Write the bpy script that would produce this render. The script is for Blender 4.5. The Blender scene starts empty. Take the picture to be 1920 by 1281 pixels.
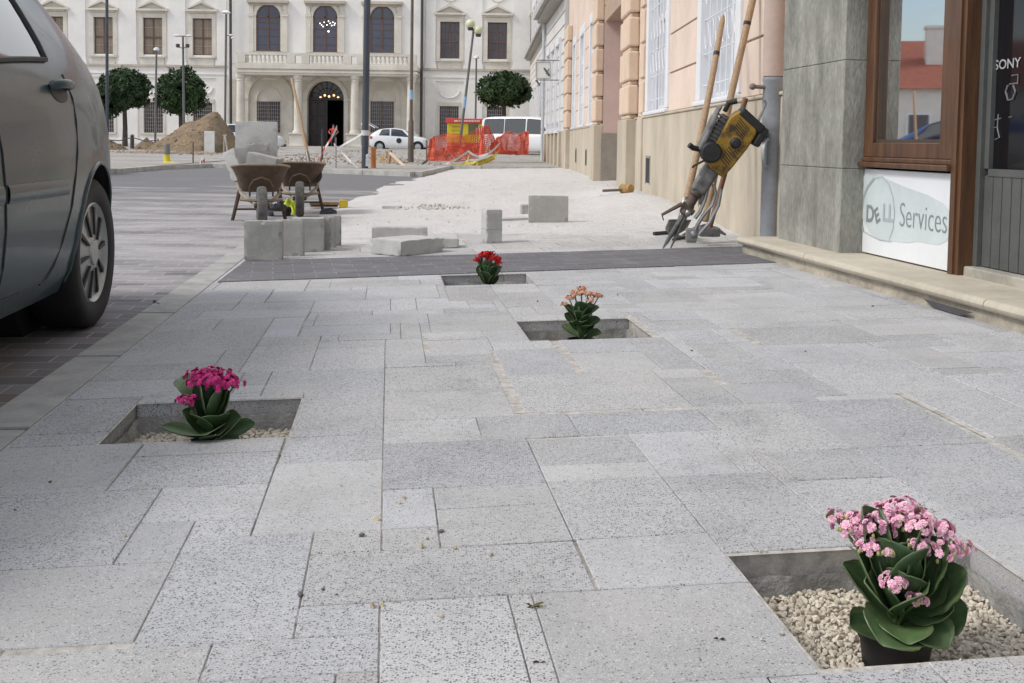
import bpy, bmesh, math, random
import numpy as np
from mathutils import Vector, Matrix, noise as mnoise
random.seed(7)
sc = bpy.context.scene
COL = sc.collection
R = math.radians
PI = math.pi

# ------------------------------------------------------------------ camera model (measured from the photograph)
F, CY, HC = 2027.0, 391.0, 0.75
PITCH, ROLL = R(3.5), math.atan(.0135)
FWD = Vector((0, math.cos(PITCH), -math.sin(PITCH)))
_up = Vector((0, math.sin(PITCH), math.cos(PITCH)))
_rt = Vector((1, 0, 0))
RT = _rt*math.cos(ROLL) + _up*math.sin(ROLL)
UP = _up*math.cos(ROLL) - _rt*math.sin(ROLL)
EYE = Vector((0, 0, HC))
SLOPE = .024                      # the pavement falls towards the kerb

def ray(u, v):
    return RT*((u-960)/F) - UP*((v-CY)/F) + FWD
def on_z(u, v, z=0.0):            # where the sight line meets a level plane
    d = ray(u, v); return EYE + d*((z-HC)/d.z)
def on_pave(u, v):                # ... meets the sloping pavement
    d = ray(u, v); n = Vector((-SLOPE, 0, 1)); return EYE - d*(n.dot(EYE)/n.dot(d))
def on_y(u, v, Y):                # ... meets an upright plane at distance Y
    d = ray(u, v); return EYE + d*(Y/d.y)
def pz(x): return SLOPE*x

cam = bpy.data.cameras.new('camera'); co = bpy.data.objects.new('camera', cam); COL.objects.link(co)
cam.sensor_width = 36; cam.lens = F*36/1920; cam.shift_y = -(640.5-CY)/1920
cam.clip_start = .05; cam.clip_end = 600
m = Matrix.Identity(4)
for i in range(3):
    m[i][0] = RT[i]; m[i][1] = UP[i]; m[i][2] = -FWD[i]; m[i][3] = EYE[i]
co.matrix_world = m; sc.camera = co

# ------------------------------------------------------------------ materials
MATS = {}
class NT:
    def __init__(s, name):
        s.m = bpy.data.materials.new(name); s.m.use_nodes = True
        s.t = s.m.node_tree; s.n = s.t.nodes; s.l = s.t.links
        s.b = s.n['Principled BSDF']; s.out = s.n['Material Output']
        s.tc = s.n.new('ShaderNodeTexCoord')
    def new(s, typ, **kw):
        x = s.n.new('ShaderNode'+typ)
        for k, v in kw.items(): setattr(x, k, v)
        return x
    def link(s, a, b): s.l.new(a, b)
    def noise(s, scale, detail=4, rough=.55, vec=None, stretch=None):
        x = s.new('TexNoise'); x.inputs['Scale'].default_value = scale
        x.inputs['Detail'].default_value = detail; x.inputs['Roughness'].default_value = rough
        v = vec or s.tc.outputs['Object']
        if stretch:
            mp = s.new('Mapping'); mp.inputs['Scale'].default_value = stretch; s.link(v, mp.inputs[0]); v = mp.outputs[0]
        s.link(v, x.inputs['Vector']); return x.outputs['Fac']
    def ramp(s, fac, stops):
        x = s.new('ValToRGB'); e = x.color_ramp.elements
        while len(e) < len(stops): e.new(.5)
        for q, (p, c) in zip(e, stops):
            q.position = p; q.color = (c, c, c, 1) if isinstance(c, (int, float)) else (*c, 1)
        s.link(fac, x.inputs[0]); return x.outputs[0]
    def mix(s, fac, a, b, typ='MIX'):
        x = s.new('Mix'); x.data_type = 'RGBA'; x.blend_type = typ
        for sock, val in ((x.inputs[0], fac), (x.inputs[6], a), (x.inputs[7], b)):
            if isinstance(val, (int, float)): sock.default_value = val
            elif isinstance(val, tuple): sock.default_value = (*val, 1)
            else: s.link(val, sock)
        return x.outputs[2]
    def math(s, op, a, b=0.0):
        x = s.new('Math'); x.operation = op
        for sock, val in ((x.inputs[0], a), (x.inputs[1], b)):
            if isinstance(val, (int, float)): sock.default_value = val
            else: s.link(val, sock)
        return x.outputs[0]
    def bump(s, h, strength=.3, dist=.01):
        x = s.new('Bump'); x.inputs['Strength'].default_value = strength; x.inputs['Distance'].default_value = dist
        s.link(h, x.inputs['Height']); s.link(x.outputs[0], s.b.inputs['Normal'])
    def col(s, c):
        if isinstance(c, tuple): s.b.inputs['Base Color'].default_value = (*c, 1)
        else: s.link(c, s.b.inputs['Base Color'])
    def rough(s, r):
        if isinstance(r, (int, float)): s.b.inputs['Roughness'].default_value = r
        else: s.link(r, s.b.inputs['Roughness'])

def M(name, c, rough=.7, var=.12, scale=6, c2=None, metal=0, bump=0, bscale=60, bdist=.004, stretch=None, spec=.5, coat=0, sharp=None):
    if name in MATS: return MATS[name]
    t = NT(name)
    lo = tuple(max(0, x*(1-var)) for x in c); hi = tuple(min(1, x*(1+var)) for x in c)
    if c2: lo = c2; hi = c
    a, b = sharp or (.35, .65)
    n1 = t.noise(scale, 6, .6, stretch=stretch)
    base = t.ramp(n1, [(a, lo), (b, hi)])
    fine = t.ramp(t.noise(scale*9, 3, .6, stretch=stretch), [(.3, 1-var*.6), (.7, 1+var*.3)])
    t.col(t.mix(1.0, base, fine, 'MULTIPLY'))
    t.rough(rough); t.b.inputs['Metallic'].default_value = metal
    t.b.inputs['Specular IOR Level'].default_value = spec
    if coat: t.b.inputs['Coat Weight'].default_value = coat; t.b.inputs['Coat Roughness'].default_value = .04
    if bump: t.bump(t.noise(bscale, 4, .6, stretch=stretch), bump, bdist)
    MATS[name] = t.m; return t.m

def emit(name, c, s):
    t = NT(name); t.b.inputs['Emission Color'].default_value = (*c, 1); t.b.inputs['Emission Strength'].default_value = s
    t.b.inputs['Base Color'].default_value = (*c, 1); MATS[name] = t.m; return t.m

def glass(name, tint=(.9, .93, .95), refl=1.0):
    t = NT(name); g = t.new('BsdfGlossy'); g.inputs['Roughness'].default_value = .02
    tr = t.new('BsdfTransparent'); tr.inputs[0].default_value = (*tint, 1)
    fr = t.new('Fresnel'); fr.inputs[0].default_value = 1.5
    fac = t.math('MULTIPLY', fr.outputs[0], refl)
    fac = t.math('MINIMUM', fac, 1.0)
    mx = t.new('MixShader'); t.link(fac, mx.inputs[0]); t.link(tr.outputs[0], mx.inputs[1]); t.link(g.outputs[0], mx.inputs[2])
    t.link(mx.outputs[0], t.out.inputs['Surface']); MATS[name] = t.m; return t.m

# ------------------------------------------------------------------ mesh builder
class MB:
    def __init__(s): s.v = []; s.f = []; s.mi = []; s.cur = 0
    def add(s, vs, fs):
        o = len(s.v); s.v += [tuple(x) for x in vs]
        s.f += [tuple(i+o for i in f) for f in fs]; s.mi += [s.cur]*len(fs)
    def box(s, c, d, mat=None, taper=1.0):
        hx, hy, hz = d[0]/2, d[1]/2, d[2]/2
        vs = []
        for z in (-1, 1):
            k = taper if z > 0 else 1
            for x, y in ((-1, -1), (1, -1), (1, 1), (-1, 1)):
                vs.append(Vector((x*hx*k, y*hy*k, z*hz)))
        if mat is not None: vs = [mat @ p for p in vs]
        vs = [p+Vector(c) for p in vs]
        s.add(vs, [(3, 2, 1, 0), (4, 5, 6, 7), (0, 1, 5, 4), (1, 2, 6, 5), (2, 3, 7, 6), (3, 0, 4, 7)])
    def b2(s, lo, hi):
        lo, hi = Vector(lo), Vector(hi); s.box((lo+hi)/2, tuple(hi-lo))
    def prism(s, poly, axis_o, ex, ey, ez):     # poly in (ex,ey), swept along ez (a vector with its length)
        o = Vector(axis_o); ex, ey, ez = Vector(ex), Vector(ey), Vector(ez); n = len(poly)
        vs = [o+ex*p[0]+ey*p[1] for p in poly]; vs += [p+ez for p in vs]
        fs = [tuple(range(n-1, -1, -1)), tuple(range(n, 2*n))]
        fs += [(i, (i+1) % n, n+(i+1) % n, n+i) for i in range(n)]
        s.add(vs, fs)
    def tube(s, pts, r, n=8, cap=True):
        pts = [Vector(p) for p in pts]; k = len(pts)
        rs = r if isinstance(r, (list, tuple)) else [r]*k
        t0 = (pts[1]-pts[0]).normalized()
        a = Vector((0, 0, 1)) if abs(t0.z) < .9 else Vector((1, 0, 0))
        u = t0.cross(a).normalized()
        vs = []
        for i, p in enumerate(pts):
            t = (pts[min(i+1, k-1)]-pts[max(i-1, 0)]).normalized()
            u = (u - t*u.dot(t)).normalized(); w = t.cross(u)
            for j in range(n):
                an = 2*PI*j/n; vs.append(p+(u*math.cos(an)+w*math.sin(an))*rs[i])
        fs = []
        for i in range(k-1):
            for j in range(n):
                fs.append((i*n+j, i*n+(j+1) % n, (i+1)*n+(j+1) % n, (i+1)*n+j))
        if cap: fs += [tuple(range(n-1, -1, -1)), tuple(range((k-1)*n, k*n))]
        s.add(vs, fs)
    def lathe(s, prof, c=(0, 0, 0), n=24, mat=None, cap=True):   # prof: (r, z)
        c = Vector(c); vs = []
        for r, z in prof:
            for j in range(n):
                p = Vector((r*math.cos(2*PI*j/n), r*math.sin(2*PI*j/n), z))
                vs.append((mat @ p if mat is not None else p)+c)
        k = len(prof); fs = []
        for i in range(k-1):
            for j in range(n): fs.append((i*n+j, i*n+(j+1) % n, (i+1)*n+(j+1) % n, (i+1)*n+j))
        if cap: fs += [tuple(range(n-1, -1, -1)), tuple(range((k-1)*n, k*n))]
        s.add(vs, fs)
    def ball(s, c, r, n=12, mat=None):
        rx = r if isinstance(r, (tuple, list)) else (r, r, r); k = max(4, n//2); vs = []; fs = []
        for i in range(k+1):
            th = PI*i/k
            for j in range(n):
                p = Vector((rx[0]*math.sin(th)*math.cos(2*PI*j/n), rx[1]*math.sin(th)*math.sin(2*PI*j/n), rx[2]*math.cos(th)))
                vs.append((mat @ p if mat is not None else p)+Vector(c))
        for i in range(k):
            for j in range(n): fs.append((i*n+j, (i+1)*n+j, (i+1)*n+(j+1) % n, i*n+(j+1) % n))
        s.add(vs, fs)
    def grid(s, fn, nu, nv):
        vs = [fn(i/nu, j/nv) for j in range(nv+1) for i in range(nu+1)]
        fs = [(j*(nu+1)+i, j*(nu+1)+i+1, (j+1)*(nu+1)+i+1, (j+1)*(nu+1)+i) for j in range(nv) for i in range(nu)]
        s.add(vs, fs)
    def build(s, name, mat, parent=None, smooth=False, bevel=0, world=True, segs=2, angle=40):
        me = bpy.data.meshes.new(name)
        vs = s.v
        if parent is not None and world:
            inv = WM[parent.name].inverted(); vs = [tuple(inv @ Vector(p)) for p in vs]
        me.from_pydata(vs, [], s.f); 
        mats = mat if isinstance(mat, (list, tuple)) else [mat]
        for x in mats: me.materials.append(x)
        if len(mats) > 1: me.polygons.foreach_set('material_index', s.mi)
        if smooth:
            me.polygons.foreach_set('use_smooth', [True]*len(s.f))
            try: me.set_sharp_from_angle(angle=R(angle))
            except Exception: pass
        me.update(); o = bpy.data.objects.new(name, me); COL.objects.link(o)
        if parent is not None:
            o.parent = parent; WM[o.name] = WM[parent.name]
        else: WM[o.name] = Matrix.Identity(4)
        if bevel:
            b = o.modifiers.new('bevel', 'BEVEL'); b.width = bevel; b.segments = segs; b.limit_method = 'ANGLE'; b.angle_limit = R(40)
        return o
WM = {}

def tag(o, label=None, cat=None, group=None, kind=None):
    if label: o['label'] = label
    if cat: o['category'] = cat
    if group: o['group'] = group
    if kind: o['kind'] = kind
    return o
def thing(name, label, cat, loc=(0, 0, 0), rz=0.0, group=None, mat=None):
    o = bpy.data.objects.new(name, None); COL.objects.link(o); o.empty_display_size = .1
    mw = mat if mat is not None else Matrix.Translation(Vector(loc)) @ Matrix.Rotation(rz, 4, 'Z')
    o.matrix_world = mw; WM[o.name] = mw
    return tag(o, label, cat, group)
def struct(o): o['kind'] = 'structure'; return o
def dup(root, mw, label=None, group=None):
    def cp(o, par):
        c = o.copy(); COL.objects.link(c)
        if par is not None: c.parent = par
        for ch in list(o.children): cp(ch, c)
        return c
    c = cp(root, None); c.matrix_world = mw
    if label: c['label'] = label
    if group: c['group'] = group
    return c
def frame_m(o, ex, ey, ez):
    m = Matrix.Identity(4)
    for i in range(3):
        m[i][0] = ex[i]; m[i][1] = ey[i]; m[i][2] = ez[i]; m[i][3] = o[i]
    return m
def apply_mods(o):
    dg = bpy.context.evaluated_depsgraph_get(); dg.update()
    me = bpy.data.meshes.new_from_object(o.evaluated_get(dg)); o.modifiers.clear(); o.data = me
def fix_normals(o):
    bm = bmesh.new(); bm.from_mesh(o.data); bmesh.ops.recalc_face_normals(bm, faces=bm.faces); bm.to_mesh(o.data); bm.free(); o.data.update()
def text_mb(mb, s, o, ex, ey, size, depth=.002, bold=0.0, spacing=1.0):
    cu = bpy.data.curves.new('t', 'FONT'); cu.body = s; cu.size = 1; cu.offset = bold; cu.space_character = spacing; cu.resolution_u = 4
    ob = bpy.data.objects.new('t', cu); COL.objects.link(ob)
    dg = bpy.context.evaluated_depsgraph_get(); dg.update()
    me = bpy.data.meshes.new_from_object(ob.evaluated_get(dg))
    ex, ey = Vector(ex), Vector(ey); ez = ex.cross(ey).normalized(); o = Vector(o)
    mb.add([o+ex*v.co.x*size+ey*v.co.y*size+ez*depth for v in me.vertices], [tuple(p.vertices) for p in me.polygons])
    w = max((v.co.x for v in me.vertices), default=0)*size
    bpy.data.objects.remove(ob); bpy.data.curves.remove(cu); bpy.data.meshes.remove(me)
    return w
def lerp(a, b, t): return a+(b-a)*t
def interp(x, pts):
    if x <= pts[0][0]: return pts[0][1]
    for (x0, y0), (x1, y1) in zip(pts, pts[1:]):
        if x <= x1:
            t = (x-x0)/(x1-x0); return y0+(y1-y0)*t
    return pts[-1][1]
def sinterp(x, pts):               # smooth (Catmull-Rom) interpolation
    if x <= pts[0][0]: return pts[0][1]
    if x >= pts[-1][0]: return pts[-1][1]
    for i in range(len(pts)-1):
        if x <= pts[i+1][0]:
            x0, y0 = pts[i]; x1, y1 = pts[i+1]; h = x1-x0; t = (x-x0)/h
            m0 = (y1-pts[i-1][1])/(x1-pts[i-1][0]) if i > 0 else (y1-y0)/h
            m1 = (pts[i+2][1]-y0)/(pts[i+2][0]-x0) if i+2 < len(pts) else (y1-y0)/h
            return (2*t**3-3*t*t+1)*y0+(t**3-2*t*t+t)*h*m0+(3*t*t-2*t**3)*y1+(t**3-t*t)*h*m1

# ------------------------------------------------------------------ sky and sun
SUN_AZ, SUN_EL = R(-109), R(46)       # azimuth from +Y towards +X
w = bpy.data.worlds.new('World'); sc.world = w; w.use_nodes = True
nt = w.node_tree; bg = nt.nodes['Background']
sky = nt.nodes.new('ShaderNodeTexSky'); sky.sky_type = 'NISHITA'; sky.sun_disc = False
sky.sun_elevation = SUN_EL; sky.sun_rotation = SUN_AZ; sky.air_density = 1.0; sky.dust_density = 2.0
tc = nt.nodes.new('ShaderNodeTexCoord'); mp = nt.nodes.new('ShaderNodeMapping'); mp.inputs['Scale'].default_value = (1, 1, 2.2); mp.inputs['Location'].default_value = (3.1, 1.7, .4)
nz = nt.nodes.new('ShaderNodeTexNoise'); nz.inputs['Scale'].default_value = 2.2; nz.inputs['Detail'].default_value = 7
rp = nt.nodes.new('ShaderNodeValToRGB'); rp.color_ramp.elements[0].position = .40; rp.color_ramp.elements[1].position = .58
mx = nt.nodes.new('ShaderNodeMix'); mx.data_type = 'RGBA'
nt.links.new(tc.outputs['Generated'], mp.inputs[0]); nt.links.new(mp.outputs[0], nz.inputs['Vector'])
nt.links.new(nz.outputs['Fac'], rp.inputs[0]); nt.links.new(rp.outputs[0], mx.inputs[0])
nt.links.new(sky.outputs[0], mx.inputs[6]); mx.inputs[7].default_value = (7.7, 7.9, 8.25, 1)
nt.links.new(mx.outputs[2], bg.inputs[0]); bg.inputs[1].default_value = .112
sl = bpy.data.lights.new('sun', 'SUN'); sl.energy = 1.5; sl.angle = R(14); sl.color = (1, .965, .92)
so = bpy.data.objects.new('sun', sl); COL.objects.link(so)
sd = Vector((math.sin(SUN_AZ)*math.cos(SUN_EL), math.cos(SUN_AZ)*math.cos(SUN_EL), math.sin(SUN_EL)))
so.rotation_euler = sd.to_track_quat('Z', 'Y').to_euler()
sc.view_settings.view_transform = 'Standard'; sc.view_settings.look = 'None'
sc.view_settings.exposure = 0.45; sc.view_settings.gamma = 1.0
# ================================================================== ground, road, pavement
PA = R(6.5); E1 = Vector((math.cos(PA), math.sin(PA), 0)); E2 = Vector((-math.sin(PA), math.cos(PA), 0))
def fw(a, b, dz=0.0):               # pavement frame (across, along) -> world, on the sloping plane
    p = E1*a + E2*b; p.z = SLOPE*p.x + dz; return p

# --- paving slab material: exfoliated concrete with granite chips
def slab_mat():
    t = NT('paving_concrete'); at = t.new('Attribute'); at.attribute_name = 'tint'; at.attribute_type = 'GEOMETRY'
    sep = t.new('SeparateColor'); t.link(at.outputs['Color'], sep.inputs[0])
    big = t.ramp(t.noise(3.2, 5, .6), [(.25, .84), (.5, .98), (.75, 1.07)])
    mid = t.ramp(t.noise(60, 3, .6), [(.3, .93), (.7, 1.05)])
    base = t.mix(1, (.487, .490, .497), big, 'MULTIPLY'); base = t.mix(1, base, mid, 'MULTIPLY')
    warm = t.mix(sep.outputs[1], (.985, .993, 1.018), (1.015, 1.0, .977)); base = t.mix(1, base, warm, 'MULTIPLY')
    tn = t.new('Combine' 'Color'); 
    for i in range(3): t.link(sep.outputs[0], tn.inputs[i])
    base = t.mix(1, base, t.mix(.0, tn.outputs[0], tn.outputs[0]), 'MULTIPLY')
    # dark chips
    vo = t.new('TexVoronoi'); vo.inputs['Scale'].default_value = 215
    dn_ = t.new('TexNoise'); dn_.inputs['Scale'].default_value = 160; t.link(t.tc.outputs['Object'], dn_.inputs['Vector'])
    vm = t.new('VectorMath'); vm.operation = 'MULTIPLY_ADD'; vm.inputs[1].default_value = (.006, .006, .006); t.link(dn_.outputs['Color'], vm.inputs[0]); t.link(t.tc.outputs['Object'], vm.inputs[2]); t.link(vm.outputs[0], vo.inputs['Vector'])
    sp = t.new('SeparateColor'); t.link(vo.outputs['Color'], sp.inputs[0])
    thr = t.math('MULTIPLY', sep.outputs[2], .54)
    chip = t.math('LESS_THAN', sp.outputs[0], thr)
    near = t.math('LESS_THAN', vo.outputs['Distance'], .40)
    chip = t.math('MULTIPLY', chip, near)
    dk = t.mix(sp.outputs[1], (.075, .072, .07), (.24, .23, .225))
    base = t.mix(t.math('MULTIPLY', chip, .9), base, dk)
    wchip = t.math('MULTIPLY', t.math('GREATER_THAN', sp.outputs[0], .8), near)
    base = t.mix(t.math('MULTIPLY', wchip, .55), base, (.66, .65, .63))
    # fine dark grain
    g = t.ramp(t.noise(420, 2, .5), [(.33, .62), (.5, 1.0)])
    base = t.mix(1, base, g, 'MULTIPLY')
    # faint dirt and sand left in patches
    st = t.ramp(t.noise(2.6, 7, .72), [(.30, .80), (.42, 1.0)]); base = t.mix(1, base, st, 'MULTIPLY')
    d = t.ramp(t.noise(1.7, 6, .65), [(.52, 0.0), (.74, .55)]); base = t.mix(d, base, (.50, .48, .45))
    t.col(base); t.rough(.9); t.b.inputs['Specular IOR Level'].default_value = .25
    h = t.math('ADD', t.noise(260, 3, .6), t.math('MULTIPLY', vo.outputs['Distance'], .5))
    t.bump(h, .35, .002)
    return t.m
m_slab = slab_mat()
m_mortar = M('joint_sand', (.46, .435, .40), .95, .25, 30, bump=.6, bscale=240, bdist=.003)
m_mortar_dark = m_mortar
m_conc = M('pit_concrete', (.34, .335, .32), .95, .22, 9, bump=.7, bscale=45, bdist=.012)

SL = '''c1 726,689 949,727
c2 724,729 973,781
c3 724,785 905,826
c4 895,781 1085,818
c5 717,830 1027,908
c6 715,919 825,987
c7 820,917 1050,948
c8 822,950 1071,1013
c9 595,1004 719,1039
c10 722,992 830,1030
c11 590,1041 1099,1102
c12 567,1142 691,1196
c13 703,1135 1005,1300
c14 1003,1118 1525,1261
t1 930,657 1083,700
t2 1067,663 1237,693
t3 945,702 1305,762
t4 1065,775 1353,805
t5 1000,823 1215,865
t6 1025,873 1238,894
t7 1180,815 1408,888
t8 1240,897 1460,915
t9 1030,900 1325,998
t10 1075,1010 1378,1083
t11 1262,917 1590,1020
t12 1310,762 1603,842
t13 1441,847 1670,894
u1 1344,722 1542,750
u2 1310,682 1482,716
u3 1290,645 1445,682
u4 1482,682 1834,731
u5 1550,753 1846,819
u6 1696,738 1990,795
u7 1816,795 2000,815
u8 1595,843 2100,960
v1 0,841 205,913
v2 252,856 496,909
v3 270,830 531,845
v4 -60,920 199,1059
v5 300,913 477,973
v6 259,978 311,1059
v7 -100,1072 235,1205
v8 372,976 466,1004
v9 361,1008 544,1200
v10 525,868 705,992
v11 541,821 710,861
v12 565,755 717,814
v13 569,739 719,753
v14 0,1222 383,1273
v15 391,1211 691,1267
w1 510,697 722,735
w2 493,647 590,692
w3 285,622 485,655
w4 590,655 715,690
w5 800,640 930,657'''
def pf(u, v):
    p = on_pave(u, v); return (p.x*E1.x+p.y*E1.y, p.x*E2.x+p.y*E2.y)
HOLES = dict(right=(.606, 1.076, 1.430, 1.858), left=(-.727, -.254, 2.785, 3.222), middle=(.528, 1.010, 4.010, 4.466), back=(.289, .785, 5.665, 6.100))
AMIN, AMAX, BMIN, BMAX, G = -.95, 2.52, .9, 7.4, .01
NA, NB = int((AMAX-AMIN)/G), int((BMAX-BMIN)/G)
occ = np.zeros((NA, NB), np.int32)
def cells(a0, a1, b0, b1):
    return (max(0, round((a0-AMIN)/G)), min(NA, round((a1-AMIN)/G)), max(0, round((b0-BMIN)/G)), min(NB, round((b1-BMIN)/G)))
for h in HOLES.values():
    i0, i1, j0, j1 = cells(*h); occ[i0:i1, j0:j1] = -1
rects = []
raw = []
for ln in SL.split('\n'):
    _, p, q = ln.split(); a0, b1 = pf(*map(float, p.split(','))); a1, b0 = pf(*map(float, q.split(',')))
    raw.append([a0, a1, b0, b1])
def snap(vals, tol):
    vs = sorted(vals); groups = [[vs[0]]]
    for x in vs[1:]:
        if x-groups[-1][0] < tol: groups[-1].append(x)
        else: groups.append([x])
    mp = {}
    for g in groups:
        for x in g: mp[x] = sum(g)/len(g)
    return mp
hs = list(HOLES.values())
sa = snap([x for r in raw for x in r[:2]]+[x for r in hs for x in r[:2]], .034)
sb = snap([x for r in raw for x in r[2:]]+[x for r in hs for x in r[2:]], .030)
for r in raw:
    i0, i1, j0, j1 = cells(sa[r[0]], sa[r[1]], sb[r[2]], sb[r[3]])
    # trim to free cells
    while i1-i0 > 3 and j1-j0 > 3:
        blk = occ[i0:i1, j0:j1]
        if not blk.any(): break
        c = [(blk[0] != 0).mean(), (blk[-1] != 0).mean(), (blk[:, 0] != 0).mean(), (blk[:, -1] != 0).mean()]
        k = c.index(max(c))
        if k == 0: i0 += 1
        elif k == 1: i1 -= 1
        elif k == 2: j0 += 1
        else: j1 -= 1
    if i1-i0 > 3 and j1-j0 > 3:
        rects.append((i0, i1, j0, j1)); occ[i0:i1, j0:j1] = len(rects)
rs = random.Random(11); slivers = []
SIZES = [(48, 36), (36, 24), (24, 24), (48, 24), (24, 12), (36, 36), (24, 36), (24, 48), (36, 48), (36, 12), (48, 48)]
for _ in range(900):                       # staggered slabs first, then fill
    wd, hd = rs.choice(SIZES[:6]+SIZES[7:9]); i = rs.randrange(0, 28)*12+rs.choice((0, 0, 4)); j = rs.randrange(0, 54)*12
    if i+wd > NA or j+hd > NB or BMIN+j*G < 3.3: continue
    if occ[i:i+wd, j:j+hd].any(): continue
    e = occ[max(0, i-3):i+wd+3, max(0, j-3):j+hd+3]
    rects.append((i, i+wd, j, j+hd)); occ[i:i+wd, j:j+hd] = len(rects)
for j in range(NB):
    for i in range(NA):
        if occ[i, j] != 0: continue
        wmax = 0
        while i+wmax < NA and occ[i+wmax, j] == 0 and wmax < 52: wmax += 1
        wd, hd = rs.choice(SIZES)
        if wmax < 8: wd = wmax
        elif wmax-wd < 9: wd = wmax if wmax <= 50 else wmax//2
        hh = 0
        while j+hh < NB and hh < hd+8 and not occ[i:i+wd, j+hh].any(): hh += 1
        hd = hh if hh < hd+8 and hh-hd < 8 else hd
        hd = min(hh, hd)
        occ[i:i+wd, j:j+hd] = 9999; 
        (rects if wd >= 4 and hd >= 4 else slivers).append((i, i+wd, j, j+hd))
mb = MB(); tints = []; mo = MB()
for (i0, i1, j0, j1) in slivers:
    a0, a1, b0, b1 = AMIN+i0*G-.003, AMIN+i1*G+.003, BMIN+j0*G-.003, BMIN+j1*G+.003
    mo.add([fw(a0, b0, -.0022), fw(a1, b0, -.0022), fw(a1, b1, -.0022), fw(a0, b1, -.0022)], [(0, 1, 2, 3)])
for (i0, i1, j0, j1) in rects:
    a0, a1, b0, b1 = AMIN+i0*G, AMIN+i1*G, BMIN+j0*G, BMIN+j1*G
    mo.add([fw(a0-.004, b0-.004, -.0023), fw(a1+.004, b0-.004, -.0023), fw(a1+.004, b1+.004, -.0023), fw(a0-.004, b1+.004, -.0023)], [(0, 1, 2, 3)])
    g = [rs.uniform(.0006, .0016) for _ in range(4)]
    if rs.random() < .10: g[rs.randrange(4)] = .005
    a0 += g[0]; a1 -= g[1]; b0 += g[2]; b1 -= g[3]
    dz = rs.uniform(-.0008, .0011); c = .0017; t1, t2 = rs.uniform(-.0006, .0006), rs.uniform(-.0006, .0006)
    def P(a, b, z): return fw(a, b, z+dz+t1*(1 if a > (a0+a1)/2 else -1)+t2*(1 if b > (b0+b1)/2 else -1))
    vs = [P(a0+c, b0+c, 0), P(a1-c, b0+c, 0), P(a1-c, b1-c, 0), P(a0+c, b1-c, 0),
          P(a0, b0, -c), P(a1, b0, -c), P(a1, b1, -c), P(a0, b1, -c),
          P(a0, b0, -.08), P(a1, b0, -.08), P(a1, b1, -.08), P(a0, b1, -.08)]
    fs = [(0, 1, 2, 3)]
    for k in range(4):
        l = (k+1) % 4; fs += [(4+k, 4+l, l, k), (8+k, 8+l, 4+l, 4+k)]
    mb.add(vs, fs)
    tv = (rs.uniform(.87, 1.08), rs.random(), rs.choice([.25, .45, .7, .95, 1.0]), 1)
    tints += [tv]*len(fs)
pv = mb.build('pavement', m_slab); struct(pv)
ca = pv.data.color_attributes.new('tint', 'FLOAT_COLOR', 'CORNER')
buf = []
for p, tv in zip(pv.data.polygons, tints): buf += list(tv)*p.loop_total
ca.data.foreach_set('color', buf)
struct(mo.build('pavement_bedding', m_mortar))

# --- pit linings and gravel
for k, (a0, a1, b0, b1) in HOLES.items():
    L_ = MB(); e = -.004
    def wall(p, q, nrm):
        n = 40; vs = []; 
        for i in range(n+1):
            t = i/n; a = lerp(p[0], q[0], t); b = lerp(p[1], q[1], t)
            for z in (-.042, -.075, -.12, -.26):
                j = .010*mnoise.noise(Vector((a*14, b*14, z*30)))+.005*mnoise.noise(Vector((a*45, b*45, z*60)))-.001
                vs.append(fw(a+nrm[0]*(e+j), b+nrm[1]*(e+j), z))
        L_.add(vs, [(i*4+r, (i+1)*4+r, (i+1)*4+r+1, i*4+r+1) for i in range(n) for r in range(3)])
    ring_ = MB()
    for p_, q_ in (((a0, b1), (a1, b1)), ((a0, b0), (a1, b0)), ((a0, b0), (a0, b1)), ((a1, b0), (a1, b1))):
        n_ = (0, 1) if p_[1] == q_[1] == b1 else (0, -1) if p_[1] == q_[1] == b0 else (-1, 0) if p_[0] == q_[0] == a0 else (1, 0); k_ = .007
        tx, ty_ = (.012, 0) if p_[1] == q_[1] else (0, .012); p_ = (p_[0]-tx, p_[1]-ty_); q_ = (q_[0]+tx, q_[1]+ty_)
        ring_.add([fw(p_[0]+n_[0]*k_, p_[1]+n_[1]*k_, -.005), fw(q_[0]+n_[0]*k_, q_[1]+n_[1]*k_, -.005), fw(q_[0]+n_[0]*k_, q_[1]+n_[1]*k_, -.1), fw(p_[0]+n_[0]*k_, p_[1]+n_[1]*k_, -.1)], [(0, 1, 2, 3)])
    struct(ring_.build('pit_bedding', m_mortar))
    wall((a0, b1), (a1, b1), (0, 1)); wall((a0, b0), (a1, b0), (0, -1)); wall((a0, b0), (a0, b1), (-1, 0)); wall((a1, b0), (a1, b1), (1, 0))
    o = struct(L_.build('pit_wall', m_conc, smooth=True))
m_grav = M('gravel_stone', (.72, .66, .55), .85, .35, 55, c2=(.47, .41, .33), bump=.2, bscale=300, bdist=.001)
_t = (1+5**.5)/2
ICO_V = [Vector(p).normalized() for p in ((-1, _t, 0), (1, _t, 0), (-1, -_t, 0), (1, -_t, 0), (0, -1, _t), (0, 1, _t), (0, -1, -_t), (0, 1, -_t), (_t, 0, -1), (_t, 0, 1), (-_t, 0, -1), (-_t, 0, 1))]
ICO_F = [(0, 11, 5), (0, 5, 1), (0, 1, 7), (0, 7, 10), (0, 10, 11), (1, 5, 9), (5, 11, 4), (11, 10, 2), (10, 7, 6), (7, 1, 8), (3, 9, 4), (3, 4, 2), (3, 2, 6), (3, 6, 8), (3, 8, 9), (4, 9, 5), (2, 4, 11), (6, 2, 10), (8, 6, 7), (9, 8, 1)]
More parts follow.
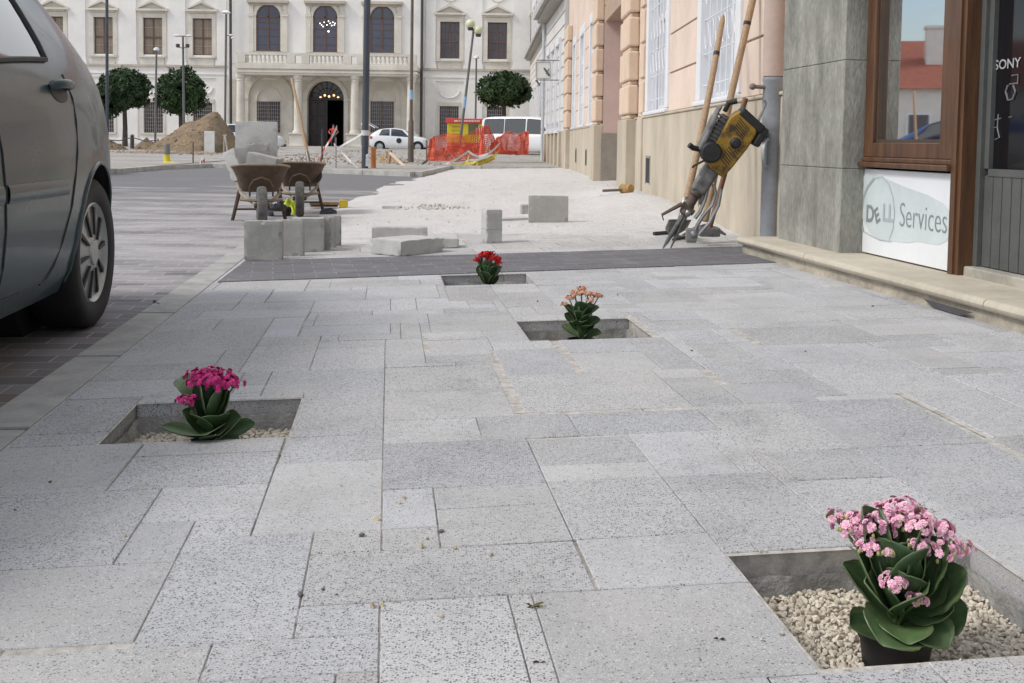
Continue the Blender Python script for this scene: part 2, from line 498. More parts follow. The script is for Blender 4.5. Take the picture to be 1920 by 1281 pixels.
def pebble(mb, c, r, rr):
    q = Matrix.Rotation(rr.uniform(0, 6.28), 3, Vector((rr.gauss(0, 1), rr.gauss(0, 1), rr.gauss(0, 1))).normalized())
    s = (rr.uniform(.75, 1.35)*r, rr.uniform(.7, 1.1)*r, rr.uniform(.5, .85)*r)
    mb.add([Vector(c)+q @ Vector((p.x*s[0]*rr.uniform(.85, 1.15), p.y*s[1]*rr.uniform(.85, 1.15), p.z*s[2])) for p in ICO_V], ICO_F)
GZ = dict(right=-.088, left=-.1, middle=-.115, back=-.115)
for k, (a0, a1, b0, b1) in HOLES.items():
    mb = MB(); z = GZ[k]; rr = random.Random(hash(k) % 99 if False else len(k))
    n = 24
    mb.grid(lambda s, t: fw(lerp(a0-.015, a1+.015, s), lerp(b0-.015, b1+.015, t), z-.006), 6, 6)
    step = .0085 if k == 'right' else .0115
    na, nb = int((a1-a0+.03)/step), int((b1-b0+.03)/step)
    for i in range(na):
        for j in range(nb):
            a = a0-.015+(i+rr.random())*step; b = b0-.015+(j+rr.random())*step
            hh = .012*mnoise.noise(Vector((a*7, b*7, 3)))+.006
            pebble(mb, fw(a, b, z+hh+rr.uniform(-.003, .004)), step*rr.uniform(.45, .85), rr)
    for q in range(34):
        sd = rr.randrange(4); o_ = abs(rr.gauss(0, .035))+.004; u_ = rr.random()
        a, b = ((lerp(a0, a1, u_), b1+o_), (lerp(a0, a1, u_), b0-o_), (a0-o_, lerp(b0, b1, u_)), (a1+o_, lerp(b0, b1, u_)))[sd]
        if b < 1.36: continue
        r_ = rr.uniform(.0012, .0035); pebble(mb, fw(a, b, r_*.5), r_, rr)
    tag(mb.build('gravel', m_grav, smooth=True), dict(right='pale gravel in the nearest planting pit with light pink flowers', left='pale gravel in the pit with magenta flowers', middle='gravel in the pit under the salmon flowers', back='gravel in the farthest pit under the red flowers')[k], 'gravel', kind='stuff')

# --- kerb stones (flush)
m_kerb = M('kerb_stone', (.36, .355, .34), .9, .16, 8, bump=.35, bscale=160, bdist=.002)
mb = MB(); rk = random.Random(3); b = -2.0
while b < 9.4:
    ln = .98; g = .004
    ai = -.955; ao = -1.115
    vs = []
    for z in (0, -.14):
        for a, bb in ((ao+.0, b+g), (ai-.004, b+g), (ai-.004, b+ln-g), (ao, b+ln-g)):
            p = E1*a+E2*bb; p.z = SLOPE*(E1*ai+E2*bb).x+z-.002; vs.append(p)
    mb.add(vs, [(0, 1, 2, 3), (4, 5, 1, 0), (5, 6, 2, 1), (6, 7, 3, 2), (7, 4, 0, 3)]); b += 1.0
struct(mb.build('kerb', m_kerb, bevel=.006))
mb = MB(); mb.add([E1*-1.12+E2*-2+Vector((0, 0, -.055)), E1*-.94+E2*-2+Vector((0, 0, -.05)), E1*-.94+E2*9.5+Vector((0, 0, -.06)), E1*-1.12+E2*9.5+Vector((0, 0, -.065))], [(0, 1, 2, 3)])
struct(mb.build('kerb_joint', M('joint_dark', (.12, .11, .1), .95)))

# --- road: dark setts with dusty white streaks, asphalt further off
def road_mat():
    t = NT('road_setts')
    mp = t.new('Mapping'); mp.inputs['Rotation'].default_value = (0, 0, -PA); t.link(t.tc.outputs['Object'], mp.inputs[0])
    br = t.new('TexBrick'); br.inputs['Scale'].default_value = 1; br.inputs['Brick Width'].default_value = .24; br.inputs['Row Height'].default_value = .12
    br.inputs['Mortar Size'].default_value = .004; br.inputs['Mortar Smooth'].default_value = .2; br.inputs['Bias'].default_value = 0
    br.inputs['Color1'].default_value = (.135, .128, .138, 1); br.inputs['Color2'].default_value = (.255, .243, .248, 1); br.inputs['Mortar'].default_value = (.37, .35, .335, 1)
    t.link(mp.outputs[0], br.inputs['Vector'])
    asph = t.mix(t.noise(180, 3), (.135, .133, .136), (.195, .192, .196))
    sy = t.new('SeparateXYZ'); t.link(t.tc.outputs['Object'], sy.inputs[0])
    yy = t.math('ADD', sy.outputs[1], t.math('MULTIPLY', t.noise(.5, 3), 2.2))
    fac = t.ramp(t.math('MULTIPLY', yy, .02), [(.296, 0.0), (.302, 1.0)])
    base = t.mix(fac, br.outputs['Color'], asph)
    gr = t.ramp(t.noise(200, 2), [(.3, .8), (.7, 1.15)]); base = t.mix(1, base, gr, 'MULTIPLY')
    # dust: streaked sand swept over the setts, thickest from 5 to 15 m
    d1 = t.noise(1.0, 7, .68, stretch=(.55, 1.6, 1)); d2 = t.noise(5, 5, .7, stretch=(.4, 1.5, 1))
    d = t.math('ADD', t.math('MULTIPLY', d1, .7), t.math('MULTIPLY', d2, .3))
    zone = t.ramp(t.math('MULTIPLY', sy.outputs[1], .04), [(.13, 0.05), (.22, .24), (.40, .30), (.66, .22), (.80, .12)])
    d = t.ramp(t.math('ADD', d, t.math('SUBTRACT', zone, .27)), [(.42, 0.0), (.57, .66)])
    base = t.mix(d, base, (.43, .418, .415))
    # bare brown earth beside the kerb near the car
    e1 = t.ramp(t.math('ADD', t.noise(4.5, 5, .7), t.math('MULTIPLY', t.math('SUBTRACT', 3.9, sy.outputs[1]), .22)), [(.5, 0.0), (.72, .6)])
    base = t.mix(e1, base, (.19, .16, .12))
    t.col(base); t.rough(.85); t.b.inputs['Specular IOR Level'].default_value = .3
    t.bump(t.math('ADD', t.noise(150, 3), t.math('MULTIPLY', br.outputs['Fac'], -1.0)), .3, .003)
    return t.m
m_road = road_mat()
mb = MB(); zr = -.052
mb.add([(-60, -40, zr), (6, -40, zr), (1.5, -3, zr-.05), (-1.3+.6, -2, zr-.02), (-1.6, 1.9, zr), (-4.5, 31.5, zr), (-60, 31.5, zr)], [(0, 1, 2, 3, 4, 5, 6)])
mb.v[3] = (-.75, -2, zr)
mb = MB()
def roadp(s, t):
    y = lerp(-30, 32.5, t); xr = lerp((E1*-1.0+E2*y).x, 1.6, min(1, max(0, (y-9)/3))) if y > 9 else (E1*-1.0+E2*y).x if y > -2 else lerp(8, (E1*-1.0+E2*-2).x, (y+30)/28)
    return Vector((lerp(-70, xr, s), y, zr))
mb.grid(roadp, 10, 40); struct(mb.build('road', m_road))
# ground below everything
mb = MB(); mb.add([(-250, -120, -.3), (250, -120, -.3), (250, 300, -.3), (-250, 300, -.3)], [(0, 1, 2, 3)])
struct(mb.build('ground', M('earth', (.30, .27, .22), .95, .2, 1.5)))
# pavement behind and beside the camera
mb = MB(); mb.add([fw(-.95, -3, -.004), fw(2.52, -3, -.004), fw(2.52, .905, -.004), fw(-.95, .905, -.004)], [(0, 1, 2, 3)])
struct(mb.build('pavement_behind', m_mortar))

# --- dark band across the pavement
def band_mat():
    t = NT('dark_setts'); mp = t.new('Mapping'); mp.inputs['Rotation'].default_value = (0, 0, -R(12.5)); t.link(t.tc.outputs['Object'], mp.inputs[0])
    br = t.new('TexBrick'); br.inputs['Scale'].default_value = 1; br.inputs['Brick Width'].default_value = .24; br.inputs['Row Height'].default_value = .12
    br.inputs['Mortar Size'].default_value = .003; br.inputs['Color1'].default_value = (.098, .096, .104, 1); br.inputs['Color2'].default_value = (.132, .129, .138, 1); br.inputs['Mortar'].default_value = (.2, .195, .195, 1)
    t.link(mp.outputs[0], br.inputs['Vector'])
    base = t.mix(1, br.outputs['Color'], t.ramp(t.noise(160, 3), [(.3, .75), (.7, 1.3)]), 'MULTIPLY')
    d = t.ramp(t.noise(7, 6, .75, stretch=(.5, 1.5, 1)), [(.54, 0.0), (.74, .45)]); base = t.mix(d, base, (.40, .395, .39))
    t.col(base); t.rough(.85); t.bump(t.noise(170, 3), .4, .003); return t.m
mb = MB()
c = [on_pave(408, 530), on_pave(1463, 493), on_pave(1392, 464), on_pave(460, 490)]
c[1] = c[1]+Vector((.25, .055, .006)); c[2] = c[2]+Vector((.25, .055, .006))
lo = [p+Vector((0, 0, -.03)) for p in c]; c = [p+Vector((0, 0, .0045)) for p in c]
mb.add(c+lo, [(0, 1, 2, 3), (4, 5, 1, 0), (5, 6, 2, 1), (6, 7, 3, 2), (7, 4, 0, 3)])
struct(mb.build('dark_band', band_mat()))

# --- newly laid, sand-covered pavement beyond the band
def sand_mat():
    t = NT('sandy_paving')
    mp = t.new('Mapping'); mp.inputs['Rotation'].default_value = (0, 0, -R(8)); t.link(t.tc.outputs['Object'], mp.inputs[0])
    br = t.new('TexBrick'); br.inputs['Scale'].default_value = 1; br.inputs['Brick Width'].default_value = .48; br.inputs['Row Height'].default_value = .36; br.offset = .37
    br.inputs['Mortar Size'].default_value = .005; br.inputs['Color1'].default_value = (.46, .455, .44, 1); br.inputs['Color2'].default_value = (.54, .535, .52, 1); br.inputs['Mortar'].default_value = (.36, .34, .31, 1)
    t.link(mp.outputs[0], br.inputs['Vector'])
    base = t.mix(1, br.outputs['Color'], t.ramp(t.noise(220, 2), [(.3, .82), (.65, 1.08)]), 'MULTIPLY')
    sy = t.new('SeparateXYZ'); t.link(t.tc.outputs['Object'], sy.inputs[0])
    zone = t.ramp(t.math('MULTIPLY', sy.outputs[1], .05), [(.37, 0.0), (.43, .22), (.52, .55), (.7, .6)])
    d = t.ramp(t.math('ADD', zone, t.math('SUBTRACT', t.noise(1.6, 7, .7, stretch=(.7, 1.4, 1)), .5)), [(.14, 0.0), (.3, .95)])
    sand = t.mix(t.noise(3, 6, .7), (.57, .55, .53), (.68, .668, .65))
    sand = t.mix(1, sand, t.ramp(t.noise(90, 3, .7), [(.3, .85), (.7, 1.06)]), 'MULTIPLY')
    base = t.mix(d, base, sand)
    # road setts show through on the left where the sand thins
    t.col(base); t.rough(.95); t.b.inputs['Specular IOR Level'].default_value = .2
    trk = t.ramp(t.noise(1.1, 5, .7, stretch=(2.2, .5, 1)), [(.35, .90), (.5, 1.0), (.62, .93), (.75, 1.03)]); t.col(t.mix(1, base, trk, 'MULTIPLY'))
    t.bump(t.math('ADD', t.math('ADD', t.noise(40, 5, .7), t.noise(7, 3)), t.math('MULTIPLY', t.noise(16, 3, .6), 1.2)), .75, .02)
    return t.m
HEAPS = [(1.50, 12.3, .5, 1.2, .10), (1.62, 10.2, .28, .8, .07), (1.45, 14.6, .4, 1.3, .12), (1.5, 17.5, .4, 1.6, .06), (.3, 13.0, 1.2, .5, .03), (-.9, 12.4, .25, .22, .04), (-1.2, 15, .9, .6, .03)]
def sandz(x, y):
    z = SLOPE*x
    k = min(1, max(0, (y-8.6)/2.0))
    z += k*(.014*mnoise.noise(Vector((x*2.2, y*1.3, 1)))+.008*mnoise.noise(Vector((x*7, y*5, 4)))+.004)
    for hx, hy, sx, sy, h in HEAPS:
        z += h*math.exp(-((x-hx)/sx)**2-((y-hy)/sy)**2)
    return z
mb = MB()
def sp(s, t):
    y0 = 6.2 if False else 0
    b = lerp(6.5, 31.7, t**1.35); xl = interp(b, [(6.5, -1.69), (8.8, -1.9), (10, -2.35), (20, -2.75), (24, -2.35), (31.2, -2.2)]); xr = 2.5
    # left edge follows the kerb, then spreads over the road
    x = lerp(xl, xr, s); y = b + .22*(x+1.66) if b < 9 else b + .22*(x+1.66)*max(0, 1-(b-9)/6)
    k = min(1, max(0, (y-9.2)/1.2)); e = min(1, max(0, (x-xl-.03*mnoise.noise(Vector((y*.5, 0, 7))))/.55)); e = e*e*(3-2*e)
    return Vector((x, y, lerp(sandz(x, y)-.0015, lerp(-.085, sandz(x, y), e), k)))
mb.grid(sp, 44, 190); struct(mb.build('sandy_pavement', sand_mat(), smooth=True, angle=80))

# --- the square beyond the street: trodden dirt, with its kerb
def square_mat():
    t = NT('square_dirt')
    n = t.noise(.35, 7, .65, stretch=(.6, 1.5, 1)); base = t.ramp(n, [(.3, (.31, .285, .25)), (.48, (.42, .40, .365)), (.7, (.53, .51, .475))])
    base = t.mix(1, base, t.ramp(t.noise(9, 5, .7), [(.3, .72), (.7, 1.15)]), 'MULTIPLY')
    t.col(base); t.rough(.95); t.b.inputs['Specular IOR Level'].default_value = .2; t.bump(t.noise(6, 5, .7), .9, .12); return t.m
EDGE = [(-70, 19.0), (-11.5, 22.0), (-8.75, 23.7), (-8.9, 27.0), (-8.3, 29.6), (-6.6, 29.2), (-4.6, 26.1), (-2.2, 24.4), (-1.9, 31.0), (3.2, 31.0)]
SQZ = .045
mb = MB()
top = [Vector((x, y, SQZ)) for x, y in EDGE]; n = len(top)
far = [Vector((x if abs(x) < 40 else x*2, 130, SQZ+.2)) for x, y in EDGE]
for i in range(n-1):
    mb.add([top[i], top[i+1], Vector((top[i+1].x*1.0+ (3 if i == n-2 else 0), 130, SQZ+.45)), Vector((top[i].x, 130, SQZ+.45))], [(0, 1, 2, 3)])
struct(mb.build('square', square_mat()))
mb = MB()
for i in range(n-1):
    p, q = top[i], top[i+1]
    d = (q-p); L_ = d.length; d.normalize(); nn = Vector((d.y, -d.x, 0)); k = max(1, int(L_/1.0))
    for j in range(k):
        a = p+d*(L_*j/k+.01)-nn*.004; b = p+d*(L_*(j+1)/k-.01)-nn*.004
        vs = []
        for z in (-.2, .012):
            for r_ in (a, b, b-nn*.16*-1, a-nn*.16*-1): vs.append(Vector((r_.x, r_.y, SQZ+z)))
        mb.add(vs, [(3, 2, 1, 0), (4, 5, 6, 7), (0, 1, 5, 4), (1, 2, 6, 5), (2, 3, 7, 6), (3, 0, 4, 7)])
struct(mb.build('square_kerb', M('kerb_far', (.42, .41, .385), .9, .2, 3)))
# ================================================================== shop building on the right
m_stone = M('pillar_stone', (.335, .33, .295), .85, .4, 3.2, c2=(.19, .187, .16), bump=.7, bscale=38, bdist=.006, stretch=(2, 2, .8))
m_stone_dk = m_stone
m_wood = M('shop_wood', (.125, .058, .024), .45, .3, 5, c2=(.07, .030, .013), stretch=(6, 6, .5), bump=.15, bscale=60, coat=.15)
m_step = M('step_stone', (.50, .45, .36), .75, .16, 3, c2=(.40, .36, .28), bump=.12, bscale=120, bdist=.002)
m_riser = M('step_riser', (.47, .42, .335), .95, .3, 5, c2=(.27, .25, .20), bump=.6, bscale=30, bdist=.01)
m_door = M('door_paint', (.085, .09, .085), .5, .15, 5)
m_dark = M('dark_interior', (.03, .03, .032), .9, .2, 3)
m_plaster_w = M('plaster_white', (.55, .53, .5), .9, .1, 2)
m_glass = glass('shop_glass', (.62, .66, .68), 1.35)
m_sign = M('sign_white', (.74, .76, .78), .35, .03, 3)
m_sign_g = M('sign_grey', (.43, .49, .49), .4, .05, 3)
m_sign_t = M('sign_text', (.22, .25, .25), .45, .08, 8)
m_sign_l = M('sign_line', (.33, .38, .38), .45, .08, 8)
m_mould = M('shop_render', (.45, .43, .4), .9, .12, 2)

ST = Vector((2.048, 5.7, 0))                    # a point on the sign plane
SA = R(97.4); SX = Vector((-math.cos(SA), -math.sin(SA), 0))   # along the front, towards the camera
SN = Vector((-math.sin(SA), math.cos(SA), 0))                  # out of the wall, towards the street
SZ = Vector((0, 0, 1))
def sh(s, n, z):                                 # shop frame: along (towards camera), out (towards street), up
    return ST + SX*s + SN*n + SZ*z
SM = frame_m(sh(0, 0, 0), SX, SN, SZ)
shop = thing('shop_building', 'stone fronted shop with brown timber window and dark recessed door', 'building', mat=frame_m(sh(-1, 0, 0), SX, SN, SZ))
def sbox(mb, s0, s1, n0, n1, z0, z1):
    p = [sh(s, n, z) for z in (z0, z1) for s, n in ((s0, n0), (s1, n0), (s1, n1), (s0, n1))]
    mb.add(p, [(0, 1, 2, 3), (7, 6, 5, 4), (4, 5, 1, 0), (5, 6, 2, 1), (6, 7, 3, 2), (7, 4, 0, 3)])
def s_of(u, v, n):                               # shop-frame coordinate of a sight line on the plane at depth n
    d = ray(u, v); p0 = sh(0, n, 0); t = SN.dot(p0-EYE)/SN.dot(d); p = EYE+d*t
    return (p-p0).dot(SX), p.z
ZS = .148
# stone pillar: front face and return, with course joints
pn = .135
pf0, _ = s_of(1459, 451, pn); pf1, _ = s_of(1573, 474, pn)
mb = MB()
zz = [ZS, .72, 1.155, 2.2, 3.4]
cuts = [s_of(1574, 316, pn)[1], s_of(1586, 112, pn)[1]]
zz = [ZS-.02, cuts[0], cuts[1], 2.3, 3.4]
for z0, z1 in zip(zz, zz[1:]): sbox(mb, pf0, pf1, -.5, pn, z0+.0015, z1-.0015)
mb.build('pillar', m_stone, shop, bevel=.004)
mb = MB(); sbox(mb, pf0+.005, pf1-.006, -.48, pn-.006, ZS, 3.4); mb.build('pillar_core', M('joint_dark2', (.17, .165, .14), .95), shop)
# sign panel
g0, _ = s_of(1611, 474, 0); g1, _ = s_of(1783, 512, 0)
g0 = pf1+.002 if g0 < pf1 else g0
sign = thing('shop_sign', 'white sign panel with grey lettering on the shop front under the window', 'sign', mat=frame_m(sh(g0, 0, ZS), SX, SN, SZ))
mb = MB(); sbox(mb, g0, g1, -.02, 0, ZS+.008, .628); mb.build('panel', m_sign, sign, bevel=.003)
def sg(u, v, off): s, z = s_of(u, v, 0); return sh(s, off, z)
# pale grey cloud shape across the panel
import itertools
def poly_px(mb, pts, off):
    P = [sg(u, v, off) for u, v in pts]; c = sum(P, Vector())/len(P)
    mb.add([c]+P, [(0, i+1, (i+1) % len(P)+1) for i in range(len(P))])
mb = MB()
cloud = [(1612, 330+0), (1640, 327), (1668, 338), (1700, 352), (1740, 366), (1770, 382), (1782, 398), (1781, 440), (1776, 452), (1762, 459), (1740, 457), (1722, 453), (1700, 456), (1672, 452), (1650, 449), (1632, 437), (1622, 420), (1614, 400)]
poly_px(mb, cloud, .0015); mb.build('backdrop', M('sign_pale', (.56, .62, .625), .4, .06, 4), sign)
mb = MB()
def stroke(pts, wpx, off=.003):
    P = [sg(u, v, off) for u, v in pts]
    for a, b in zip(P, P[1:]):
        d = (b-a).normalized(); nrm = SN.cross(d).normalized()*wpx
        mb.add([a-nrm-d*.001, b-nrm+d*.001, b+nrm+d*.001, a+nrm-d*.001], [(0, 1, 2, 3)])
arc = [(1619, 434), (1616, 415), (1617, 392), (1620, 370), (1628, 350), (1640, 335)]
stroke(arc, .009); mb.build('ring', m_sign_l, sign)
mb = MB(); stroke([(1640, 335), (1655, 332), (1667, 345), (1675, 370), (1678, 400), (1675, 430), (1668, 449)], .0045)
stroke([(1620, 434), (1632, 441), (1650, 450), (1672, 453)], .003); mb.build('ring_thin', M('sign_ringpale', (.40, .47, .47), .4), sign)
# lettering
mb = MB()
def word(s, u0, v0, u1, hgt, bold, off=.003, rot=0):
    a = sg(u0, v0, off); b = sg(u1, v0+ (u1-u0)*.0, off)
    text_mb(mb, s, a, SX, SZ, hgt, 0, bold)
s0, z0 = s_of(1624, 414, 0)
hcap = .132
text_mb(mb, 'D', sh(s0, .003, z0-.002), SX, SZ, hcap, 0, .03)
e_r = R(28); ex = SX*math.cos(e_r)+SZ*math.sin(e_r); ey = SZ*math.cos(e_r)-SX*math.sin(e_r)
s1, z1 = s_of(1641.5, 416, 0); text_mb(mb, 'E', sh(s1+.012, .003, z1-.012), ex, ey, hcap*.86, 0, .03)
mb.build('bold_letters', m_sign_t, sign); mb = MB()
s2, z2 = s_of(1655, 415, 0); text_mb(mb, 'LL', sh(s2, .003, z2+.004), SX, SZ, hcap, 0, .03); mb.build('faded_letters', M('sign_text_faded', (.40, .455, .46), .45), sign); mb = MB()
s3, z3 = s_of(1686, 424, 0); s4, _ = s_of(1776, 436, 0)
wtest = MB(); wd = text_mb(wtest, 'Services', (0, 0, 0), (1, 0, 0), (0, 1, 0), 1.0)
sz = .185; kx = (s4-s3)/(wd*sz)
text_mb(mb, 'Services', sh(s3, .003, z3), SX*kx, SZ, sz, 0, -.012); mb.build('lettering', m_sign_t, sign)
# window: sill, timber frame, pane
wl, _ = s_of(1614, 300, 0); wr, _ = s_of(1790, 318, 0); pl, _ = s_of(1648, 268, -.03); prr, _ = s_of(1776, 268, -.03)
wl = max(wl, pf1+.001)
win = MB(); sbox(win, wl, wr, -.06, .045, .640, .668); sbox(win, wl+.01, wr, -.06, .022, .668, .695)
wfr = win.build('window_sill', m_wood, shop, bevel=.006)
win = MB(); zg0 = s_of(1700, 268, -.03)[1]; zg1 = 2.25
sbox(win, wl+.005, pl, -.06, .012, .695, 2.45); sbox(win, prr, wr, -.06, .012, .695, 2.45); sbox(win, pl, prr, -.06, .010, .695, zg0); sbox(win, pl, prr, -.06, .010, zg1, 2.45)
wf = win.build('window_frame', m_wood, shop, bevel=.005)
inn = MB(); sbox(inn, pl, pl+.018, -.055, -.012, zg0, zg1); sbox(inn, prr-.018, prr, -.055, -.012, zg0, zg1); sbox(inn, pl+.018, prr-.018, -.055, -.012, zg0, zg0+.018)
inn.build('glazing_bead', M('bead_dark', (.07, .045, .03), .5), wf)
pane = MB(); sbox(pane, pl+.015, prr-.015, -.036, -.030, zg0+.015, zg1); pane.build('window_pane', m_glass, wf)
# display behind the glass: dim room with a pale shelf and a curtain on the left
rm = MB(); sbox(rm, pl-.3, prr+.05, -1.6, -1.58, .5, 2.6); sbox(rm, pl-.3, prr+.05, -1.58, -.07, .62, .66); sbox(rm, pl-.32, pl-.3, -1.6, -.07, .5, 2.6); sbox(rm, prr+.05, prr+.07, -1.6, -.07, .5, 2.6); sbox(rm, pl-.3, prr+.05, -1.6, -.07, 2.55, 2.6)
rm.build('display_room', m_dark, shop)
cu = MB(); cu.grid(lambda s, t: sh(pl-.02+.20*s, -.14+.02*math.sin(s*30), lerp(.68, 2.5, t)), 40, 1); cu.build('curtain', M('curtain', (.30, .32, .27), .9, .15, 8), shop, smooth=True)
# timber corner post and recessed door
p0 = wr; p1, _ = s_of(1828, 0, .02)
mb = MB(); sbox(mb, p0, p0+.042, -.12, .02, ZS-.01, 2.45); sbox(mb, p0+.042, p0+.072, -.12, .008, ZS-.01, 2.45)
sbox(mb, g1, p0, -.09, .004, ZS-.01, .64)
mb.build('corner_post', m_wood, shop, bevel=.006)
d0 = p0+.072; dn = -.085
mb = MB(); sbox(mb, d0, d0+2.2, dn-.3, -.02, ZS-.03, ZS+.045); mb.build('threshold', M('threshold_stone', (.36, .34, .29), .85, .2, 4, bump=.3), shop, bevel=.008)
mb = MB(); zt = ZS+.045
dz1 = s_of(1880, 318, dn)[1]
def sv(s0, s1, z0, z1, n0=dn-.05, n1=dn): sbox(mb, s0, s1, n0, n1, z0, z1)
dl, _ = s_of(1838, 480, dn); gl, _ = s_of(1853, 300, dn)
sv(d0, dl, zt, 2.4, dn-.05, dn+.02); sv(dl, gl, dz1, 2.4); sv(gl, dl+1.0, dz1-.035, dz1); sv(dl+.95, dl+1.05, dz1, 2.4); sv(gl, dl+1.0, 2.2, 2.4)
k = dl
while k < dl+1.0: sv(k+.003, k+.071, zt+.004, dz1-.035, dn-.05, dn-.004); k += .074
sv(dl, dl+1.05, zt+.002, dz1-.03, dn-.05, dn-.012)
dr = mb.build('door', m_door, shop, bevel=.002)
mb = MB(); sbox(mb, gl, dl+.95, dn-.03, dn-.024, dz1, 2.2); mb.build('door_pane', M('door_glass_dark', (.008, .008, .01), .06, .1, 3), dr)
mb = MB(); s5, z5 = s_of(1864, 131, dn-.02)
m_let = M('door_sticker', (.36, .36, .37), .5)
text_mb(mb, 'SONY', sh(s5, dn-.020, z5), SX*1.25, SZ, .062, 0, .012)
mb.build('door_lettering', m_let, dr)
def dstroke(pts, wd):
    P = []; mb = MB()
    for u, v in pts:
        s, z = s_of(u, v, dn-.02); P.append(sh(s, dn-.020, z))
    mb.tube(P, wd, 5); mb.build('door_emblem', M('sticker_dim', (.16, .165, .18), .5), dr)
dstroke([(1897, 142), (1909, 140), (1908, 158)], .003); dstroke([(1890, 160), (1886, 172), (1890, 188), (1899, 186), (1904, 172), (1900, 160)], .0045); dstroke([(1893, 158), (1908, 156)], .003)
dstroke([(1866, 225), (1877, 222)], .003); dstroke([(1872, 214), (1870, 240), (1874, 258), (1866, 262)], .0035); dstroke([(1891, 220), (1898, 219)], .002); dstroke([(1862, 240), (1872, 238)], .002)
# rear and upper mass of the building
mb = MB(); sbox(mb, pf0+.02, 9.0, -9, -.5, 2.46, 8.5); sbox(mb, pf0+.01, 9.0, -.5, .10, 2.46, 8.5)
mb.build('upper_wall', m_mould, shop)
mb = MB(); sbox(mb, pf0+.02, pf0+.03, -9, -.5, 0, 2.46); sbox(mb, d0+1.35, 9.0, -.6, -.05, ZS-.03, 2.46); sbox(mb, d0-.1, 9.0, -1.9, -1.7, -.1, 2.46)
mb.build('lower_wall', m_stone, shop)
# step: bullnosed slabs on a rough riser
step = thing('shop_step', 'cream stone doorstep with rounded nose running along the shop front', 'step', loc=tuple(sh(-1, .3, 0)))
e0 = on_pave(1392, 476); 
def stp(k, out, z):                     # along the step edge
    a = Vector((1.520, 7.10, 0)); b = Vector((1.904, 4.42, 0)); d = (b-a).normalized(); nrm = Vector((-d.y, d.x, 0))
    nrm = nrm if nrm.x < 0 else -nrm
    p = a+d*k+nrm*out; return Vector((p.x, p.y, z))
prof = [(-1.4, ZS-.05), (.0, ZS-.05), (.014, ZS-.046), (.023, ZS-.036), (.027, ZS-.025), (.023, ZS-.012), (.014, ZS-.003), (0, ZS), (-1.4, ZS)]
ends = [-.04, 1.05, 2.82, 4.6, 6.4, 8.2]
for a, b in zip(ends, ends[1:]):
    mb = MB(); n = len(prof); ks = [a+.0025, b-.0025]
    if a < 0: pass
    vs = [stp(k, o, z) for k in ks for o, z in prof]
    mb.add(vs, [tuple(range(n-1, -1, -1)), tuple(range(n, 2*n))]+[(i, (i+1) % n, n+(i+1) % n, n+i) for i in range(n)])
    mb.build('step_slab', m_step, step, smooth=True, angle=35)
mb = MB()
def rs_(s, t):
    k = lerp(-.02, 8.0, s); p = stp(k, -.012+.010*mnoise.noise(Vector((k*6, t*2, 0))), 0); zb = pz(p.x)-.03
    return Vector((p.x, p.y, lerp(zb, ZS-.051, t)))
mb.grid(rs_, 160, 3); mb.build('riser', m_riser, step, smooth=True)
mb = MB(); p = [stp(k, .006, 0) for k in (2.32, 2.40, 2.62, 2.72)]
mb.add([Vector((q.x, q.y, pz(q.x)+z)) for q, z in ((p[0], .034), (p[3], .032), (p[2], .004), (p[1], .008))], [(0, 1, 2, 3)])
mb.build('dark_patch', M('patch_dark', (.07, .07, .075), .8), step)

# ================================================================== downpipe
px, py = 1.797, 7.5
pipe = thing('downpipe', 'grey plastic downpipe with open round inspection cap beside the stone pillar', 'downpipe', loc=(px, py, .03))
m_pipe = M('pipe_grey', (.33, .35, .375), .42, .14, 4, c2=(.26, .275, .295))
m_pipe_p = M('pipe_pink', (.46, .35, .295), .75, .08, 3)
mb = MB(); mb.lathe([(.069, .0), (.069, .84), (.072, .845), (.076, .90), (.076, 1.17), (.080, 1.175), (.080, 1.20), (.070, 1.205)], (px, py, .02), 28)
mb.build('lower_pipe', m_pipe, pipe, smooth=True)
mb = MB(); mb.lathe([(.080, 1.207), (.080, 3.0), (.080, 7.5)], (px, py, .02), 28); mb.build('upper_pipe', m_pipe_p, pipe, smooth=True)
cx = Vector((px-.095, py-.02, .75))
q = Matrix.Rotation(R(90), 3, 'Y') @ Matrix.Rotation(R(20), 3, 'X')
q = Matrix.Rotation(R(-68), 3, 'Z') @ Matrix.Rotation(R(90), 3, 'X')
mb = MB(); zc = s_of(1432, 285, .15)[1]; cc = Vector((1.742, 7.44, .70))
mb.lathe([(.098, -.008), (.105, -.008), (.105, .012), (.098, .016), (.085, .016), (.08, .004), (.0, .003)], cc, 24, mat=Matrix.Rotation(R(62), 3, 'Z') @ Matrix.Rotation(R(90), 3, 'X'), cap=False)
mb.build('inspection_cap', M('cap_grey', (.36, .40, .44), .35, .1, 5), pipe, smooth=True)
mb = MB(); mb.tube([(px-.15, py-.03, 1.155), (px-.03, py-.02, 1.15)], .014, 8); mb.ball((px-.155, py-.03, 1.155), .024, 10); mb.build('pipe_bracket', M('rust_bracket', (.22, .17, .15), .7), pipe, smooth=True)

